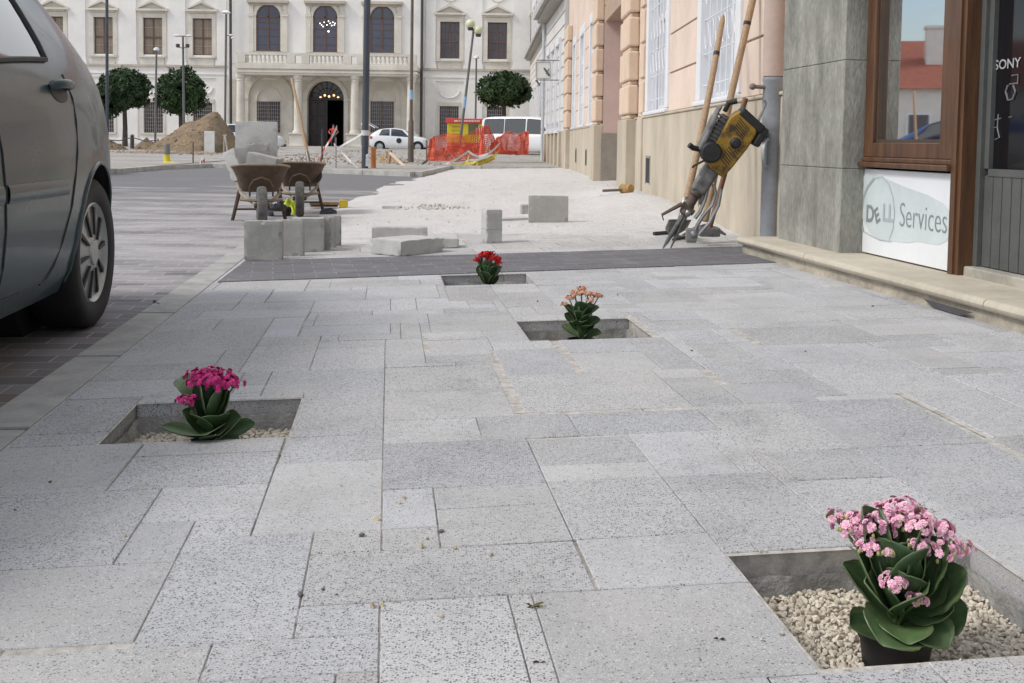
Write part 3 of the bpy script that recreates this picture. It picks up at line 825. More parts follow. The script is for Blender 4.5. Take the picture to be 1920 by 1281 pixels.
# ================================================================== peach townhouse
m_peach = M('peach_plaster', (.66, .535, .445), .92, .08, 1.1, bump=.12, bscale=90, bdist=.002)
m_peach_dk = M('peach_groove', (.40, .29, .215), .92)
m_pink = M('pink_reveal', (.54, .41, .36), .92, .06, 2)
m_quoin = M('quoin_plaster', (.64, .495, .375), .92, .07, 3)
m_plinth = M('plinth_render', (.53, .465, .365), .92, .13, 2.0, c2=(.41, .36, .28), bump=.2, bscale=60, bdist=.003, stretch=(1, 1, .35))
m_plinth_dk = M('plinth_grey', (.27, .25, .21), .92, .15, 2.5, bump=.2)
m_white = M('white_paint', (.70, .71, .73), .5, .04, 4)
m_pane_l = M('pane_pale', (.50, .53, .56), .4, .08, 2)
house = thing('peach_house', 'peach plastered townhouse with beige plinth and white barred windows', 'building', loc=(1.8, 9, 0))
WA = math.atan(-.012)
def hx(y): return 1.862-.012*(y-7.5)
def hb(mb, y0, y1, o0, o1, z0, z1):     # box on the facade, o = out towards the street
    p = [Vector((hx(y)-o, y, z)) for z in (z0, z1) for y, o in ((y0, o0), (y1, o0), (y1, o1), (y0, o1))]
    mb.add(p, [(0, 1, 2, 3), (7, 6, 5, 4), (4, 5, 1, 0), (5, 6, 2, 1), (6, 7, 3, 2), (7, 4, 0, 3)])
def y_of(u, out=0.0): k = (u-960)/F; return (1.862+.09-out)/(k+.012)
yN, yF = 7.2, 31.5
dA, dB = 16.4, 20.6                     # doorway
H_ = 8.0
mb = MB()
WINS = [(8.98, 10.55), (12.75, 14.3), (22.6, 23.7), (25.4, 26.6), (28.3, 29.2)]
solid = [(yN, WINS[0][0]), (WINS[0][1], WINS[1][0]), (WINS[1][1], dA), (dB, WINS[2][0]), (WINS[2][1], WINS[3][0]), (WINS[3][1], WINS[4][0]), (WINS[4][1], yF)]
for a, b in solid: hb(mb, a, b, -.30, -.016, 1.0, 4.0)
for a, b in WINS: hb(mb, a, b, -.30, -.016, 3.35, 4.0)
hb(mb, yN, yF, -9, -.3, -.2, 1.0) if False else None
hb(mb, yN, yF, -.30, -.016, 4.0, H_)
hb(mb, dA, dB, -.30, -.016, 3.05, 4.0)
mb.build('wall', m_peach_dk, house)
mb = MB(); zc = [1.125, 1.57, 2.015, 2.46, 2.905, 3.35, 3.795, 4.24]
for z0, z1 in zip(zc, zc[1:]):
    for a, b in solid:
        if z0 > 3.3: continue
        hb(mb, a+.001, b-.001, -.02, 0, z0+.009, z1-.009)
hb(mb, yN, dA, -.02, 0, 3.36, 7.9); hb(mb, dB, yF, -.02, 0, 3.36, 7.9)
mb.build('plaster_course', m_peach, house, bevel=.006)
mb = MB(); hb(mb, yN, yF, -9, -.9, -.2, H_); hb(mb, yN, yF, -9, .25, H_, H_+.3); hb(mb, yN, yN+.3, -.9, -.3, -.2, H_); hb(mb, yF-.3, yF, -.9, -.3, -.2, H_)
for a, b in WINS: hb(mb, a-.2, b+.2, -.9, -.31, .9, 1.05)
mb.build('inner_mass', m_pink, house)
mb = MB()
for a, b in ((yN, dA), (dB, yF)): hb(mb, a, b, -.3, .035, -.2, 1.095); hb(mb, a, b, -.03, .05, 1.095, 1.122)
VENTS = [(10.15, .33), (13.95, .40), (24.0, .42), (27.2, .42)]
mb.build('plinth', m_plinth, house, bevel=.01)
for y, z in VENTS:
    mb = MB(); hb(mb, y-.16, y+.2, .0, .037, z-.15, z+.17); cv = mb.build('cellar_vent', m_dark, house)
    mb = MB(); hb(mb, y+.2, y+.23, .03, .042, z-.17, z+.19); hb(mb, y-.19, y-.16, .03, .042, z-.17, z+.19); hb(mb, y-.19, y+.23, .03, .0425, z+.17, z+.2); mb.build('vent_frame', m_plinth_dk, cv)
# doorway: reveal and rusticated jambs
mb = MB(); hb(mb, dB-.02, dB+.15, -1.2, .0, .95, 3.05); hb(mb, dA-.15, dA, -1.2, -.02, .95, 3.05); hb(mb, dA, dB, -1.25, -1.15, -.1, 3.1); hb(mb, dA, dB, -1.2, -.3, 3.05, 3.1); mb.build('doorway_reveal', m_pink, house)
mb = MB(); hb(mb, dB-.04, dB+.15, -1.2, .03, -.1, .95); mb.build('doorway_base', m_plinth_dk, house); mb = MB(); hb(mb, dA-.15, dA+.004, -1.2, .0, -.1, .95); mb.build('doorway_base', m_plinth_dk, house)
mb = MB(); hb(mb, dA+.2, dB-.2, -1.16, -1.1, .1, 2.9); mb.build('door', M('door_brown', (.12, .07, .04), .5), house)
def jamb(y0, y1, out):
    q = MB(); z = 1.14
    while z < 3.6: hb(q, y0, y1, 0, out, z+.03, z+.445); hb(q, y0+.06, y1-.06, 0, out-.03, z-.04, z+.03); z += .478
    q.build('quoin', m_quoin, house, bevel=.03, segs=3)
    q = MB(); hb(q, y0-.02, y1+.02, 0, out+.015, -.15, 1.1); q.build('jamb_base', m_plinth, house, bevel=.012)
jamb(15.35, 16.4, .16); jamb(20.6, 21.5, .16); jamb(29.8, 31.3, .14); jamb(14.55, 14.95, .05)
# windows: white surround, pale pane, ornamental grille
for wi, (a, b) in enumerate(WINS):
    q = MB(); hb(q, a-.17, a+.004, -.12, .03, 1.174, 3.33); hb(q, b-.004, b+.17, -.12, .03, 1.174, 3.33); hb(q, a-.17, b+.17, -.12, .03, 3.33, 3.55); hb(q, a-.17, b+.17, -.1, .06, 1.124, 1.17)
    wf = q.build('window_frame', m_white, house, bevel=.012)
    q = MB(); hb(q, a+.006, b-.006, -.2, -.16, 1.17, 3.33); q.build('window_pane', m_pane_l, wf)
    q = MB(); yc = (a+b)/2; hb(q, yc-.05, yc+.05, -.16, -.12, 1.17, 3.33); hb(q, a+.075, b-.075, -.158, -.122, 2.35, 2.43); hb(q, a+.006, a+.07, -.16, -.12, 1.17, 3.33); hb(q, b-.07, b-.006, -.16, -.12, 1.17, 3.33); hb(q, a+.075, b-.075, -.158, -.122, 1.17, 1.25); q.build('sash', m_white, wf)
    q = MB(); n = 6
    for k in range(1, n):
        y = lerp(a, b, k/n); q.tube([(hx(y)+.02, y, 1.17), (hx(y)+.02, y, 3.33)], .0065, 5)
    for z in (1.32, 1.62, 1.95, 2.5, 3.0): q.tube([(hx(a)+.02, a, z), (hx(b)+.02, b, z)], .0065, 5)
    for k in range(n):
        y = lerp(a, b, (k+.5)/n); r = (b-a)/n*.40
        for zc_ in (1.79, 2.22, 2.75):
            q.tube([(hx(y)+.015, y+r*math.cos(t*PI/5)*.9, zc_+r*1.25*math.sin(t*PI/5)) for t in range(11)], .005, 4, False)
    q.build('window_grille', m_white, wf, smooth=True)
    q = MB(); hb(q, a+.1, b-.1, .02, .045, 1.126, 1.168); q.build('sill_gap', m_dark, wf)

# ================================================================== grey-white house and the far cream house
def row_house(name, label, x0, y0, x1, y1, Ht, m_w, m_p, ph, corn, pil, win, base_z):
    t = thing(name, label, 'building', loc=(x0, y0, 0))
    d = Vector((x1-x0, y1-y0, 0)); L_ = d.length; d.normalize(); nn = Vector((-d.y, d.x, 0))
    def P(s, o, z): q = Vector((x0, y0, 0))+d*s+nn*o; return Vector((q.x, q.y, z))
    def bx(mb, s0, s1, o0, o1, z0, z1):
        p = [P(s, o, z) for z in (z0, z1) for s, o in ((s0, o0), (s1, o0), (s1, o1), (s0, o1))]
        mb.add(p, [(0, 1, 2, 3), (7, 6, 5, 4), (4, 5, 1, 0), (5, 6, 2, 1), (6, 7, 3, 2), (7, 4, 0, 3)])
    q = MB(); bx(q, 0, L_, -8, 0, base_z, Ht); q.build('wall', m_w, t)
    q = MB(); bx(q, -.01, L_+.01, -8.01, .05, base_z-.2, ph); s = .3
    while s < L_: bx(q, s, s+.55, .05, .12, base_z-.2, ph-.02); s += pil
    q.build('plinth', m_p, t)
    q = MB(); bx(q, 0, L_, 0, .35, corn, corn+.12); bx(q, 0, L_, 0, .5, corn+.12, corn+.3); q.build('cornice', M('cornice_grey', (.42, .4, .37), .9), t)
    if Ht > corn+1: pass
    s = 1.0; k = 0
    while s+1.2 < L_:
        for z0, z1 in ((ph+.15, ph+2.5),)+(((corn+.9, min(Ht-.6, corn+2.9)),) if Ht > corn+2 else ()):
            q = MB(); bx(q, s-.15, s, -.02, .09, z0-.1, z1+.1); bx(q, s+1.1, s+1.25, -.02, .09, z0-.1, z1+.1); bx(q, s-.15, s+1.25, -.02, .12, z1+.1, z1+.3); bx(q, s-.2, s+1.3, -.02, .14, z0-.2, z0-.1)
            f = q.build('window_frame', m_white, t)
            q = MB(); bx(q, s, s+1.1, -.01, .012, z0, z1); q.build('window_pane', M('pane_grey', (.25, .27, .29), .15), f)
            q = MB(); bx(q, s, s+1.1, .012, .035, (z0+z1)/2, (z0+z1)/2+.07); bx(q, s+.5, s+.58, .012, .03, z0, z1); q.build('sash', m_white, f)
        s += win; k += 1
    q = MB(); z = ph+.3
    while z < corn-.2:
        bx(q, 0, L_, 0, .03, z, z+.34); z += .4
    q.build('plaster_course', m_w, t)
    return t, P, bx
m_gw = M('plaster_greywhite', (.62, .61, .59), .92, .06, 2)
m_cream = M('plaster_cream', (.66, .63, .59), .92, .05, 2)
t, P, bx = row_house('grey_house', 'grey white townhouse with ribbed beige plinth past the peach house', 1.48, 31.6, 1.17, 39.0, 8.2, m_gw, m_plinth, 1.1, 5.0, 1.5, 1.9, -.05)
q = MB(); p = P(7.3, .12, 0); q.tube([(p.x, p.y, 0), (p.x, p.y, 5)], .06, 8); q.build('rain_pipe', M('pipe_pale', (.5, .53, .56), .6), t, smooth=True)
t, P, bx = row_house('cream_house', 'long cream house with overhanging cornice at the end of the row', 2.05, 46, 1.20, 78, 11.5, m_cream, M('plinth_brown', (.36, .31, .25), .92, .15, 1.5), 1.6, 6.6, 3.1, 3.0, 0.0)
# low stone block at the foot of the grey house
mb = MB(); p = on_pave(1054, 308); b_ = thing('stone_block', 'small concrete block at the foot of the grey white house', 'block', loc=tuple(p)); mb.box((p.x-.02, p.y, .17), (.5, .4, .3)); mb.build('body', M('block_far', (.5, .46, .42), .9), b_, bevel=.03)
# projecting sign
bs = thing('bracket_sign', 'white square sign with a dark slash hung out from the grey house', 'sign', loc=(.95, 33, 2.8))
def bsq(u, v): return on_y(u, v, 32.5)
mb = MB(); c = [bsq(1005, 147), bsq(1032, 147), bsq(1032, 116), bsq(1005, 116)]
mb.prism([(0, 0)], (0, 0, 0), (1, 0, 0), (0, 0, 1), (0, .03, 0)) if False else None
mb.add(c+[p+Vector((0, .06, 0)) for p in c], [(0, 1, 2, 3), (7, 6, 5, 4), (4, 5, 1, 0), (5, 6, 2, 1), (6, 7, 3, 2), (7, 4, 0, 3)]); mb.build('panel', M('sign_board', (.72, .72, .70), .5, .05), bs)
mb = MB(); fr = [p+Vector((0, -.01, 0)) for p in c]
for a, b in zip(fr, fr[1:]+fr[:1]): mb.tube([a, b], .018, 4)
mb.build('frame', M('sign_frame', (.42, .42, .41), .6), bs)
mb = MB(); mb.tube([bsq(1020, 128)+Vector((0, -.015, 0)), bsq(1030, 142)+Vector((0, -.015, 0))], .028, 5); mb.tube([bsq(1029, 129)+Vector((0, -.015, 0)), bsq(1024, 139)+Vector((0, -.015, 0))], .014, 5); mb.build('slash_mark', M('mark_dark', (.09, .09, .1), .6), bs)
mb = MB(); 
for v in (113, 150): a = bsq(1006, v); mb.tube([a, (1.5, a.y, a.z)], .015, 5)
a = bsq(1006, 113); mb.tube([bsq(1018, 113), bsq(1018, 117)], .012, 4); mb.tube([bsq(1005, 150), bsq(1012, 161)], .03, 5); mb.build('bracket', M('iron_grey', (.13, .13, .14), .6), bs)
# ================================================================== palace across the square
m_pal = M('palace_plaster', (.81, .785, .745), .92, .05, .5)
m_pil = M('palace_pilaster', (.815, .79, .755), .92, .05, .7)
m_pst = M('palace_stone', (.66, .62, .545), .9, .10, 1.0)
m_pst2 = M('palace_ledge', (.50, .45, .385), .9, .12, 1.0)
m_brown = M('window_brown', (.135, .075, .06), .6, .15, 3)
m_bpane = M('pane_blind', (.26, .20, .135), .25, .12, .8)
m_bpane2 = M('pane_dark', (.075, .07, .085), .1, .2, .6)
m_barch = M('pane_sky', (.07, .075, .11), .05, .1, .6)
m_iron = M('iron_dark', (.05, .05, .055), .6, .2, 5)
m_grille = M('grille_grey', (.30, .28, .27), .7, .2, 5)
YP = 80.0
def pp(u, v, Y=YP): p = on_y(u, v, Y); return p.x, p.z
def fz(v, u=600, Y=YP): return on_y(u, v, Y).z
def fx(u, v=150, Y=YP): return on_y(u, v, Y).x
pal = thing('palace', 'long cream baroque palace with balcony on columns across the square', 'building', loc=(-13, YP, .2))
def pb(mb, x0, x1, y0, y1, z0, z1): mb.b2((min(x0, x1), min(y0, y1), min(z0, z1)), (max(x0, x1), max(y0, y1), max(z0, z1)))
GZP = .12
XL, XR = fx(-230), fx(1120)
ZTOP = 16.0
xc0, xc1 = fx(431), fx(791)
# wall shell with real window openings
UPW = [18-92, 18, 101, 194, 286.5, 379.5] ; UPR = [843.5, 932.5, 1022]
zu0, zu1 = fz(102.5, 290), fz(33.5, 290)
zl0, zl1 = fz(249, 290), fz(192, 290)
def upper_x(u): return fx(u, 70)
ww = 36/25.34/2
openings = []
for u in UPW+UPR: openings += [(upper_x(u)-ww, upper_x(u)+ww, zu0, zu1), (upper_x(u)-ww*.98, upper_x(u)+ww*.98, zl0, zl1)]
arch = []
for u in (506, 612, 718): arch.append((fx(u, 60)-22/25.34, fx(u, 60)+22/25.34, fz(98.5), fz(34)))
def wall_with(mb, x0, x1, z0, z1, y0, y1, ops):
    xs = sorted({x0, x1} | {o[0] for o in ops} | {o[1] for o in ops}); zs = sorted({z0, z1} | {o[2] for o in ops} | {o[3] for o in ops})
    xs = [x for x in xs if x0 <= x <= x1]; zs = [z for z in zs if z0 <= z <= z1]
    for a, b in zip(xs, xs[1:]):
        for c, d in zip(zs, zs[1:]):
            mx_, mz_ = (a+b)/2, (c+d)/2
            if any(o[0] < mx_ < o[1] and o[2] < mz_ < o[3] for o in ops): continue
            mb.add([(a, y0, c), (b, y0, c), (b, y0, d), (a, y0, d)], [(0, 1, 2, 3)])
    for o in ops:
        a, b, c, d = o; mb.add([(a, y0, c), (b, y0, c), (b, y0, d), (a, y0, d), (a, y1, c), (b, y1, c), (b, y1, d), (a, y1, d)], [(0, 4, 5, 1), (1, 5, 6, 2), (2, 6, 7, 3), (3, 7, 4, 0)])
mb = MB(); wall_with(mb, XL, xc0, GZP, ZTOP, YP, YP+.35, [o for o in openings if o[1] < xc0]); wall_with(mb, xc1, XR, GZP, ZTOP, YP, YP+.35, [o for o in openings if o[0] > xc1])
pb(mb, XL, fx(570), YP+1.2, YP+12, GZP, ZTOP); pb(mb, fx(655), XR, YP+1.2, YP+12, GZP, ZTOP); pb(mb, fx(570)+.001, fx(655)-.001, YP+1.2, YP+12, fz(150), ZTOP); mb.build('wall', m_pal, pal)
YC = YP-.45                                   # centre block stands slightly forward
zbal = fz(122, 610)
def archpoly(x0, x1, z0, zs, n=14, rise=1.0):
    r = (x1-x0)/2; c = (x0+x1)/2
    return [(x0, z0), (x1, z0)]+[(c+r*math.cos(PI*i/n), zs+rise*r*math.sin(PI*i/n)) for i in range(n+1)]
def ring(mb, x0, x1, z0, zs, wd, y0, y1, n=14):     # an arched surround
    def pts(o): 
        r = (x1-x0)/2+o; c = (x0+x1)/2
        return [(c+r, z0)]+[(c+r*math.cos(PI*i/n), zs+r*math.sin(PI*i/n)) for i in range(n+1)]+[(c-r, z0)]
    A, B = pts(0), pts(wd); k = len(A)
    vs = [(x, y0, z) for x, z in A]+[(x, y0, z) for x, z in B]+[(x, y1, z) for x, z in A]+[(x, y1, z) for x, z in B]; fs = []
    for i in range(k-1): fs += [(i, k+i, k+i+1, i+1), (k+i, 3*k+i, 3*k+i+1, k+i+1), (i, i+1, 2*k+i+1, 2*k+i)]
    mb.add(vs, fs)
mb = MB(); pb(mb, xc0, xc1, YC, YP+1.2, zbal, ZTOP); pb(mb, xc0, xc1, YC+.02, YP+1.2, fz(152, 610), zbal-.001)
mb.build('centre_wall', m_pil, pal)
# ground floor wall of the centre with portal opening
xd0, xd1, zds = fx(578, 200), fx(647, 200), fz(187, 612)
zarch = fz(152, 612)
wl_ = MB()
for x0, x1 in ((xc0, xd0), (xd1, xc1)): pb(wl_, x0, x1, YC+.02, YP+1.2, GZP, zarch)
n = 14; r = (xd1-xd0)/2; c = (xd0+xd1)/2
ap = [(c+r*math.cos(PI*i/n), zds+min(zarch-zds-.02, r)*math.sin(PI*i/n)) for i in range(n+1)]
for (xa, za), (xb, zb) in zip(ap, ap[1:]): wl_.add([(xa, YC+.02, za), (xb, YC+.02, zb), (xb, YC+.02, zarch), (xa, YC+.02, zarch), (xa, YC+1.4, za), (xb, YC+1.4, zb)], [(0, 3, 2, 1), (0, 1, 5, 4)])
wl_.build('ground_floor_wall', m_pst, pal)
# ledges, pilasters, plinth
for x0, x1 in ((XL, xc0-.01), (xc1+.01, XR)):
    mb = MB(); pb(mb, x0, x1, YP-.22, YP, fz(125.5, 290), fz(121.5, 290)); mb.build('string_course', m_pst2, pal)
mb = MB()
for x0, x1 in ((XL, xc0-.01), (xc1+.01, XR)):
    pb(mb, x0, x1, YP-.10, YP, fz(136, 290), fz(125.6, 290)); pb(mb, x0, x1, YP-.14, YP, fz(139, 290), fz(136, 290))
    pb(mb, x0, x1, YP-.15, YP, GZP-.2, fz(262, 290))
    pb(mb, x0, x1, YP-.6, YP, ZTOP-.8, ZTOP)
pb(mb, xc0-.1, xc1+.1, YC-.6, YC, ZTOP-.8, ZTOP+.05)
mb.build('plaster_band', m_pil, pal)
for u in (145, 240, 332, 416, 53, -38, 808, 888, 978, 1064):
    w_ = (16 if u not in (416, 808) else 9)/25.34; x = fx(u, 70); mb = MB()
    pb(mb, x-w_, x+w_, YP-.12, YP, fz(112, 290), ZTOP-.8); pb(mb, x-w_-.1, x+w_+.1, YP-.17, YP, fz(121.4, 290), fz(117, 290)); pb(mb, x-w_-.05, x+w_+.05, YP-.15, YP, fz(117, 290), fz(112, 290))
    pb(mb, x-w_*1.1, x+w_*1.1, YP-.10, YP, fz(262, 290), fz(139, 290))
    mb.build('pilaster', m_pil, pal)
# rectangular windows
def rect_window(x, z0, z1, hw, lower, right):
    f = MB(); t = .07; y = YP+.14
    pb(f, x-hw, x-hw+t, y, y+.08, z0, z1); pb(f, x+hw-t, x+hw, y, y+.08, z0, z1); pb(f, x-hw+t, x+hw-t, y, y+.08, z0, z0+t); pb(f, x-hw+t, x+hw-t, y, y+.08, z1-t, z1)
    pb(f, x-.05, x+.05, y, y+.08, z0+t, z1-t); zm = lerp(z0, z1, .47); pb(f, x-hw+t, x+hw-t, y-.01, y+.09, zm-.06, zm+.06)
    wf = f.build('window_frame', m_brown, pal)
    g = MB(); pb(g, x-hw+t, x+hw-t, y+.05, y+.06, z0+t, z1-t); g.build('window_pane', m_bpane2 if (lower or right) else m_bpane, wf)
    b = MB()
    if not lower:
        for k in (.25, .74):
            z = lerp(z0, z1, k); pb(b, x-hw+t, x+hw-t, y+.02, y+.05, z-.025, z+.025)
        for s in (-1, 1): pb(b, x+s*hw*.5-.02, x+s*hw*.5+.02, y+.025, y+.05, z0+t, z1-t)
        b.build('glazing_bar', M('bar_pale', (.36, .31, .27), .6) if not right else m_brown, wf)
    else:
        for k in range(1, 9): xx = lerp(x-hw, x+hw, k/9); pb(b, xx-.016, xx+.016, y-.13, y-.10, z0+.03, z1-.03)
        for k in range(1, 8): z = lerp(z0, z1, k/8); pb(b, x-hw+.02, x+hw-.02, y-.125, y-.095, z-.014, z+.014)
        b.build('grille', m_grille, wf)
for u in UPW+UPR:
    x = upper_x(u); right = u > 800
    rect_window(x, zu0, zu1, ww, False, right); rect_window(x, zl0, zl1, ww*.98, True, right)
    s = MB(); e = .30
    pb(s, x-ww-e, x-ww, YP-.07, YP+.02, zu0-.1, zu1+.32); pb(s, x+ww, x+ww+e, YP-.07, YP+.02, zu0-.1, zu1+.32); pb(s, x-ww, x+ww, YP-.07, YP+.02, zu1, zu1+.32)
    s.build('window_surround', m_pst, pal)
    s = MB(); pb(s, x-1.0, x+1.0, YP-.2, YP, zu0-.22, zu0-.12); pb(s, x-.85, x+.85, YP-.1, YP, zu0-.75, zu0-.22); s.build('window_sill', m_pst, pal)
    zb = fz(20.5, 290); za = fz(3.5, 290); s = MB()
    pb(s, x-1.18, x+1.18, YP-.32, YP, zb-.02, zb+.13)
    s.prism([(-1.2, 0), (-1.02, 0), (0, za-zb-.2), (1.02, 0), (1.2, 0), (0, za-zb)], (x, YP-.32, zb+.13), (1, 0, 0), (0, 0, 1), (0, .32, 0))
    s.prism([(-1.05, 0), (1.05, 0), (0, za-zb-.18)], (x, YP-.06, zb+.13), (1, 0, 0), (0, 0, 1), (0, .06, 0))
    pb(s, x-.85, x+.85, YP-.10, YP, zu1+.36, zb-.02)
    s.build('pediment', m_pst, pal)
    # round emblem above and blind panel below
    s = MB(); s.lathe([(.55, 0), (.62, .06), (.7, 0)], (x, YP-.01, za+.95), 20, mat=Matrix.Rotation(R(90), 3, 'X'), cap=False); s.tube([(x, YP-.03, za+.0), (x, YP-.03, za+.3)], .05, 6); s.build('medallion', m_pst, pal)
    zt, zbm = fz(153, 845), fz(258, 845); hw = 1.12; s = MB(); y0 = YP-.085
    pb(s, x-hw-.28, x-hw, y0, YP, zbm, zt); pb(s, x+hw, x+hw+.28, y0, YP, zbm, zt); pb(s, x-hw-.28, x+hw+.28, y0, YP, zt, fz(139.5, 290))
    s.build('panel_frame', m_pil, pal)
    s = MB(); zr = fz(170, 845)
    s.tube([(x+.75*math.cos(PI+PI*i/10), YP-.03, zr+.55*math.sin(PI+PI*i/10)) for i in range(11)], .06, 6); s.build('garland', m_pil, pal, smooth=True)
    s = MB(); pb(s, x-ww*1.2, x+ww*1.2, YP-.08, YP, zl1+.02, zl1+.3); pb(s, x-ww*1.25, x-ww, YP-.05, YP, zl0, zl1); pb(s, x+ww, x+ww*1.25, YP-.05, YP, zl0, zl1); pb(s, x-ww*1.25, x+ww*1.25, YP-.12, YP, zl0-.15, zl0); s.build('lower_surround', m_pst, pal)
# arched windows of the centre
for i, (x0, x1, z0, zs) in enumerate(arch):
    y = YC-.03
    s = MB(); s.prism(archpoly(x0, x1, z0, zs), (0, y, 0), (1, 0, 0), (0, 0, 1), (0, .025, 0)); fr = MB(); ring(fr, x0+.08, x1-.08, z0, zs, .08, y-.05, y)
    xm = (x0+x1)/2; pb(fr, xm-.05, xm+.05, y-.05, y, z0, zs+.75); pb(fr, x0, x1, y-.05, y, zs-.05, zs+.05)
    wf = fr.build('arched_frame', m_brown, pal); s.build('arched_pane', m_barch, wf)
    b = MB()
    for k in (.22, .44, .66, .84): z = lerp(z0, zs, k); pb(b, x0+.08, x1-.08, y-.03, y, z-.025, z+.025)
    pb(b, x0+.08, x1-.08, y-.035, y, z0, z0+.12)
    b.build('glazing_bar', m_brown, wf)
    s = MB(); ring(s, x0-.02, x1+.02, z0, zs, .24, YC-.10, YC); zc_ = zs+1.02
    for sx in (-1, 1):
        xx = xm+sx*1.24; pb(s, xx-.17, xx+.17, YC-.14, YC, z0-.05, zs+.02); pb(s, xx-.22, xx+.22, YC-.2, YC, zs+.02, zs+.18); pb(s, xx-.16, xx+.16, YC-.14, YC, zs+.2, fz(9.5)); 
    s.build('arch_surround', m_pst, pal)
    s = MB(); pb(s, xm-1.5, xm+1.5, YC-.42, YC, fz(9), fz(4)); pb(s, xm-1.42, xm+1.42, YC-.2, YC, fz(13), fz(9)); s.build('arch_hood', m_pst2, pal)
# portico: columns, entablature, balustrade
YB = YP-2.6
xb0, xb1 = fx(441, 110, YB), fx(783, 110, YB)
mb = MB(); v = lambda q: on_y(612, q, YB).z
pb(mb, xb0, xb1, YB, YC, v(130), v(122.5)); pb(mb, xb0+.12, xb1-.12, YB+.12, YC, v(141.5), v(130)); pb(mb, xb0+.02, xb1-.02, YB+.04, YC, v(137), v(133.5))
mb.build('balcony_slab', m_pst, pal)
mb = MB(); pb(mb, xb0+.05, xb1-.05, YB+.08, YB+.42, v(104.5), v(100)); pb(mb, xb0+.05, xb1-.05, YB+.08, YB+.42, v(122.4), v(119))
for u in (452, 545, 572, 651, 676, 773): x = fx(u, 110, YB); pb(mb, x-.28, x+.28, YB+.06, YB+.44, v(119), v(104.5))
mb.build('balustrade_rail', m_pst, pal)
zb0, zb1 = v(119), v(104.5)
for a, b_, n_ in ((459, 540, 10), (581, 644, 8), (684, 766, 10)):
    for k in range(n_):
        x = fx(lerp(a, b_, (k+.5)/n_), 112, YB); h = zb1-zb0
        mb = MB(); mb.lathe([(.09, 0), (.09, .06*h), (.05, .1*h), (.105, .35*h), (.06, .72*h), (.05, .85*h), (.09, .93*h), (.09, h)], (x, YB+.25, zb0), 8)
        mb.build('baluster', m_pst, pal, smooth=True)
for u in (450, 558, 664.5, 770):
    x = fx(u, 200, YB+.3); mb = MB(); zc0, zc1 = v(250), v(141.6); rr_ = .31
    mb.lathe([(rr_*1.25, 0), (rr_*1.25, .12), (rr_*1.05, .2), (rr_, .3), (rr_*.98, 1.5), (rr_*.86, zc1-zc0-.45), (rr_*1.0, zc1-zc0-.4), (rr_*.9, zc1-zc0-.3), (rr_*1.2, zc1-zc0-.18), (rr_*1.2, zc1-zc0)], (x, YB+.5, zc0), 20)
    mb.build('column', m_pst, pal, smooth=True)
    mb = MB(); pb(mb, x-.52, x+.52, YB+.0, YB+1.0, GZP-.1, zc0-.12); pb(mb, x-.58, x+.58, YB-.06, YB+1.06, zc0-.12, zc0); pb(mb, x-.6, x+.6, YB-.08, YB+1.08, GZP-.1, GZP+.25); mb.build('pedestal', m_pst, pal, bevel=.02)
# niches beside the portal
for u in (506, 718):
    x = fx(u, 200); s = MB(); ring(s, x-1.45, x+1.45, GZP, fz(183, u), .35, YC-.14, YC+.02); ring(s, x-.84, x+.84, fz(189, u), fz(188.5, u), .12, YC-.07, YC+.02)
    pb(s, x-1.85, x-1.42, YC-.2, YC+.02, fz(187, u), fz(183, u)); pb(s, x+1.42, x+1.85, YC-.2, YC+.02, fz(187, u), fz(183, u))
    s.build('niche_arch', m_pst, pal)
    z0, z1 = fz(248, u), fz(191, u); hw = .84; y = YC-.05; f = MB(); t = .07
    pb(f, x-hw, x-hw+t, y-.03, y+.07, z0, z1); pb(f, x+hw-t, x+hw, y-.03, y+.07, z0, z1); pb(f, x-hw, x+hw, y-.03, y+.07, z0, z0+t); pb(f, x-hw, x+hw, y-.03, y+.07, z1-t, z1); pb(f, x-.05, x+.05, y-.03, y+.07, z0, z1)
    wf = f.build('window_frame', m_brown, pal)
    g = MB(); pb(g, x-hw+t, x+hw-t, y+.02, y+.03, z0+t, z1-t); g.build('window_pane', m_bpane2, wf)
    b = MB()
    for k in range(1, 11): xx = lerp(x-hw, x+hw, k/11); pb(b, xx-.016, xx+.016, y-.10, y-.07, z0+.03, z1-.03)
    for k in range(1, 8): z = lerp(z0, z1, k/8); pb(b, x-hw+.02, x+hw-.02, y-.095, y-.065, z-.015, z+.015)
    b.build('grille', m_grille, wf)
# portal: surround, double door with right leaf open, fanlight
s = MB(); ring(s, xd0, xd1, GZP, zds, .30, YC-.12, YC+.03)
for x in (xd0-.28, xd1+.28): pb(s, x-.28, x+.28, YC-.2, YC+.02, fz(190, 612), fz(186, 612))
s.build('portal_surround', m_pst, pal)
m_pdoor = M('portal_door', (.035, .028, .028), .5, .2, 2)
mb = MB(); zdt = fz(188, 612); xm = lerp(xd0, xd1, .52); y = YC+.5
pb(mb, xd0, xm, y, y+.12, GZP, zdt)
for a, b_ in ((.05, .30), (.36, .60), (.66, .95)):
    for c_ in ((.12, .46), (.54, .88)):
        x0, x1 = lerp(xd0, xm, c_[0]), lerp(xd0, xm, c_[1]); z0, z1 = lerp(GZP, zdt, a), lerp(GZP, zdt, b_); pb(mb, x0, x1, y-.06, y, z0, z1)
mb.build('door_leaf', m_pdoor, pal, bevel=.03)
mb = MB(); pb(mb, xd1-.14, xd1-.02, y-.1, y+1.5, GZP, zdt); mb.build('open_door_leaf', m_pdoor, pal)
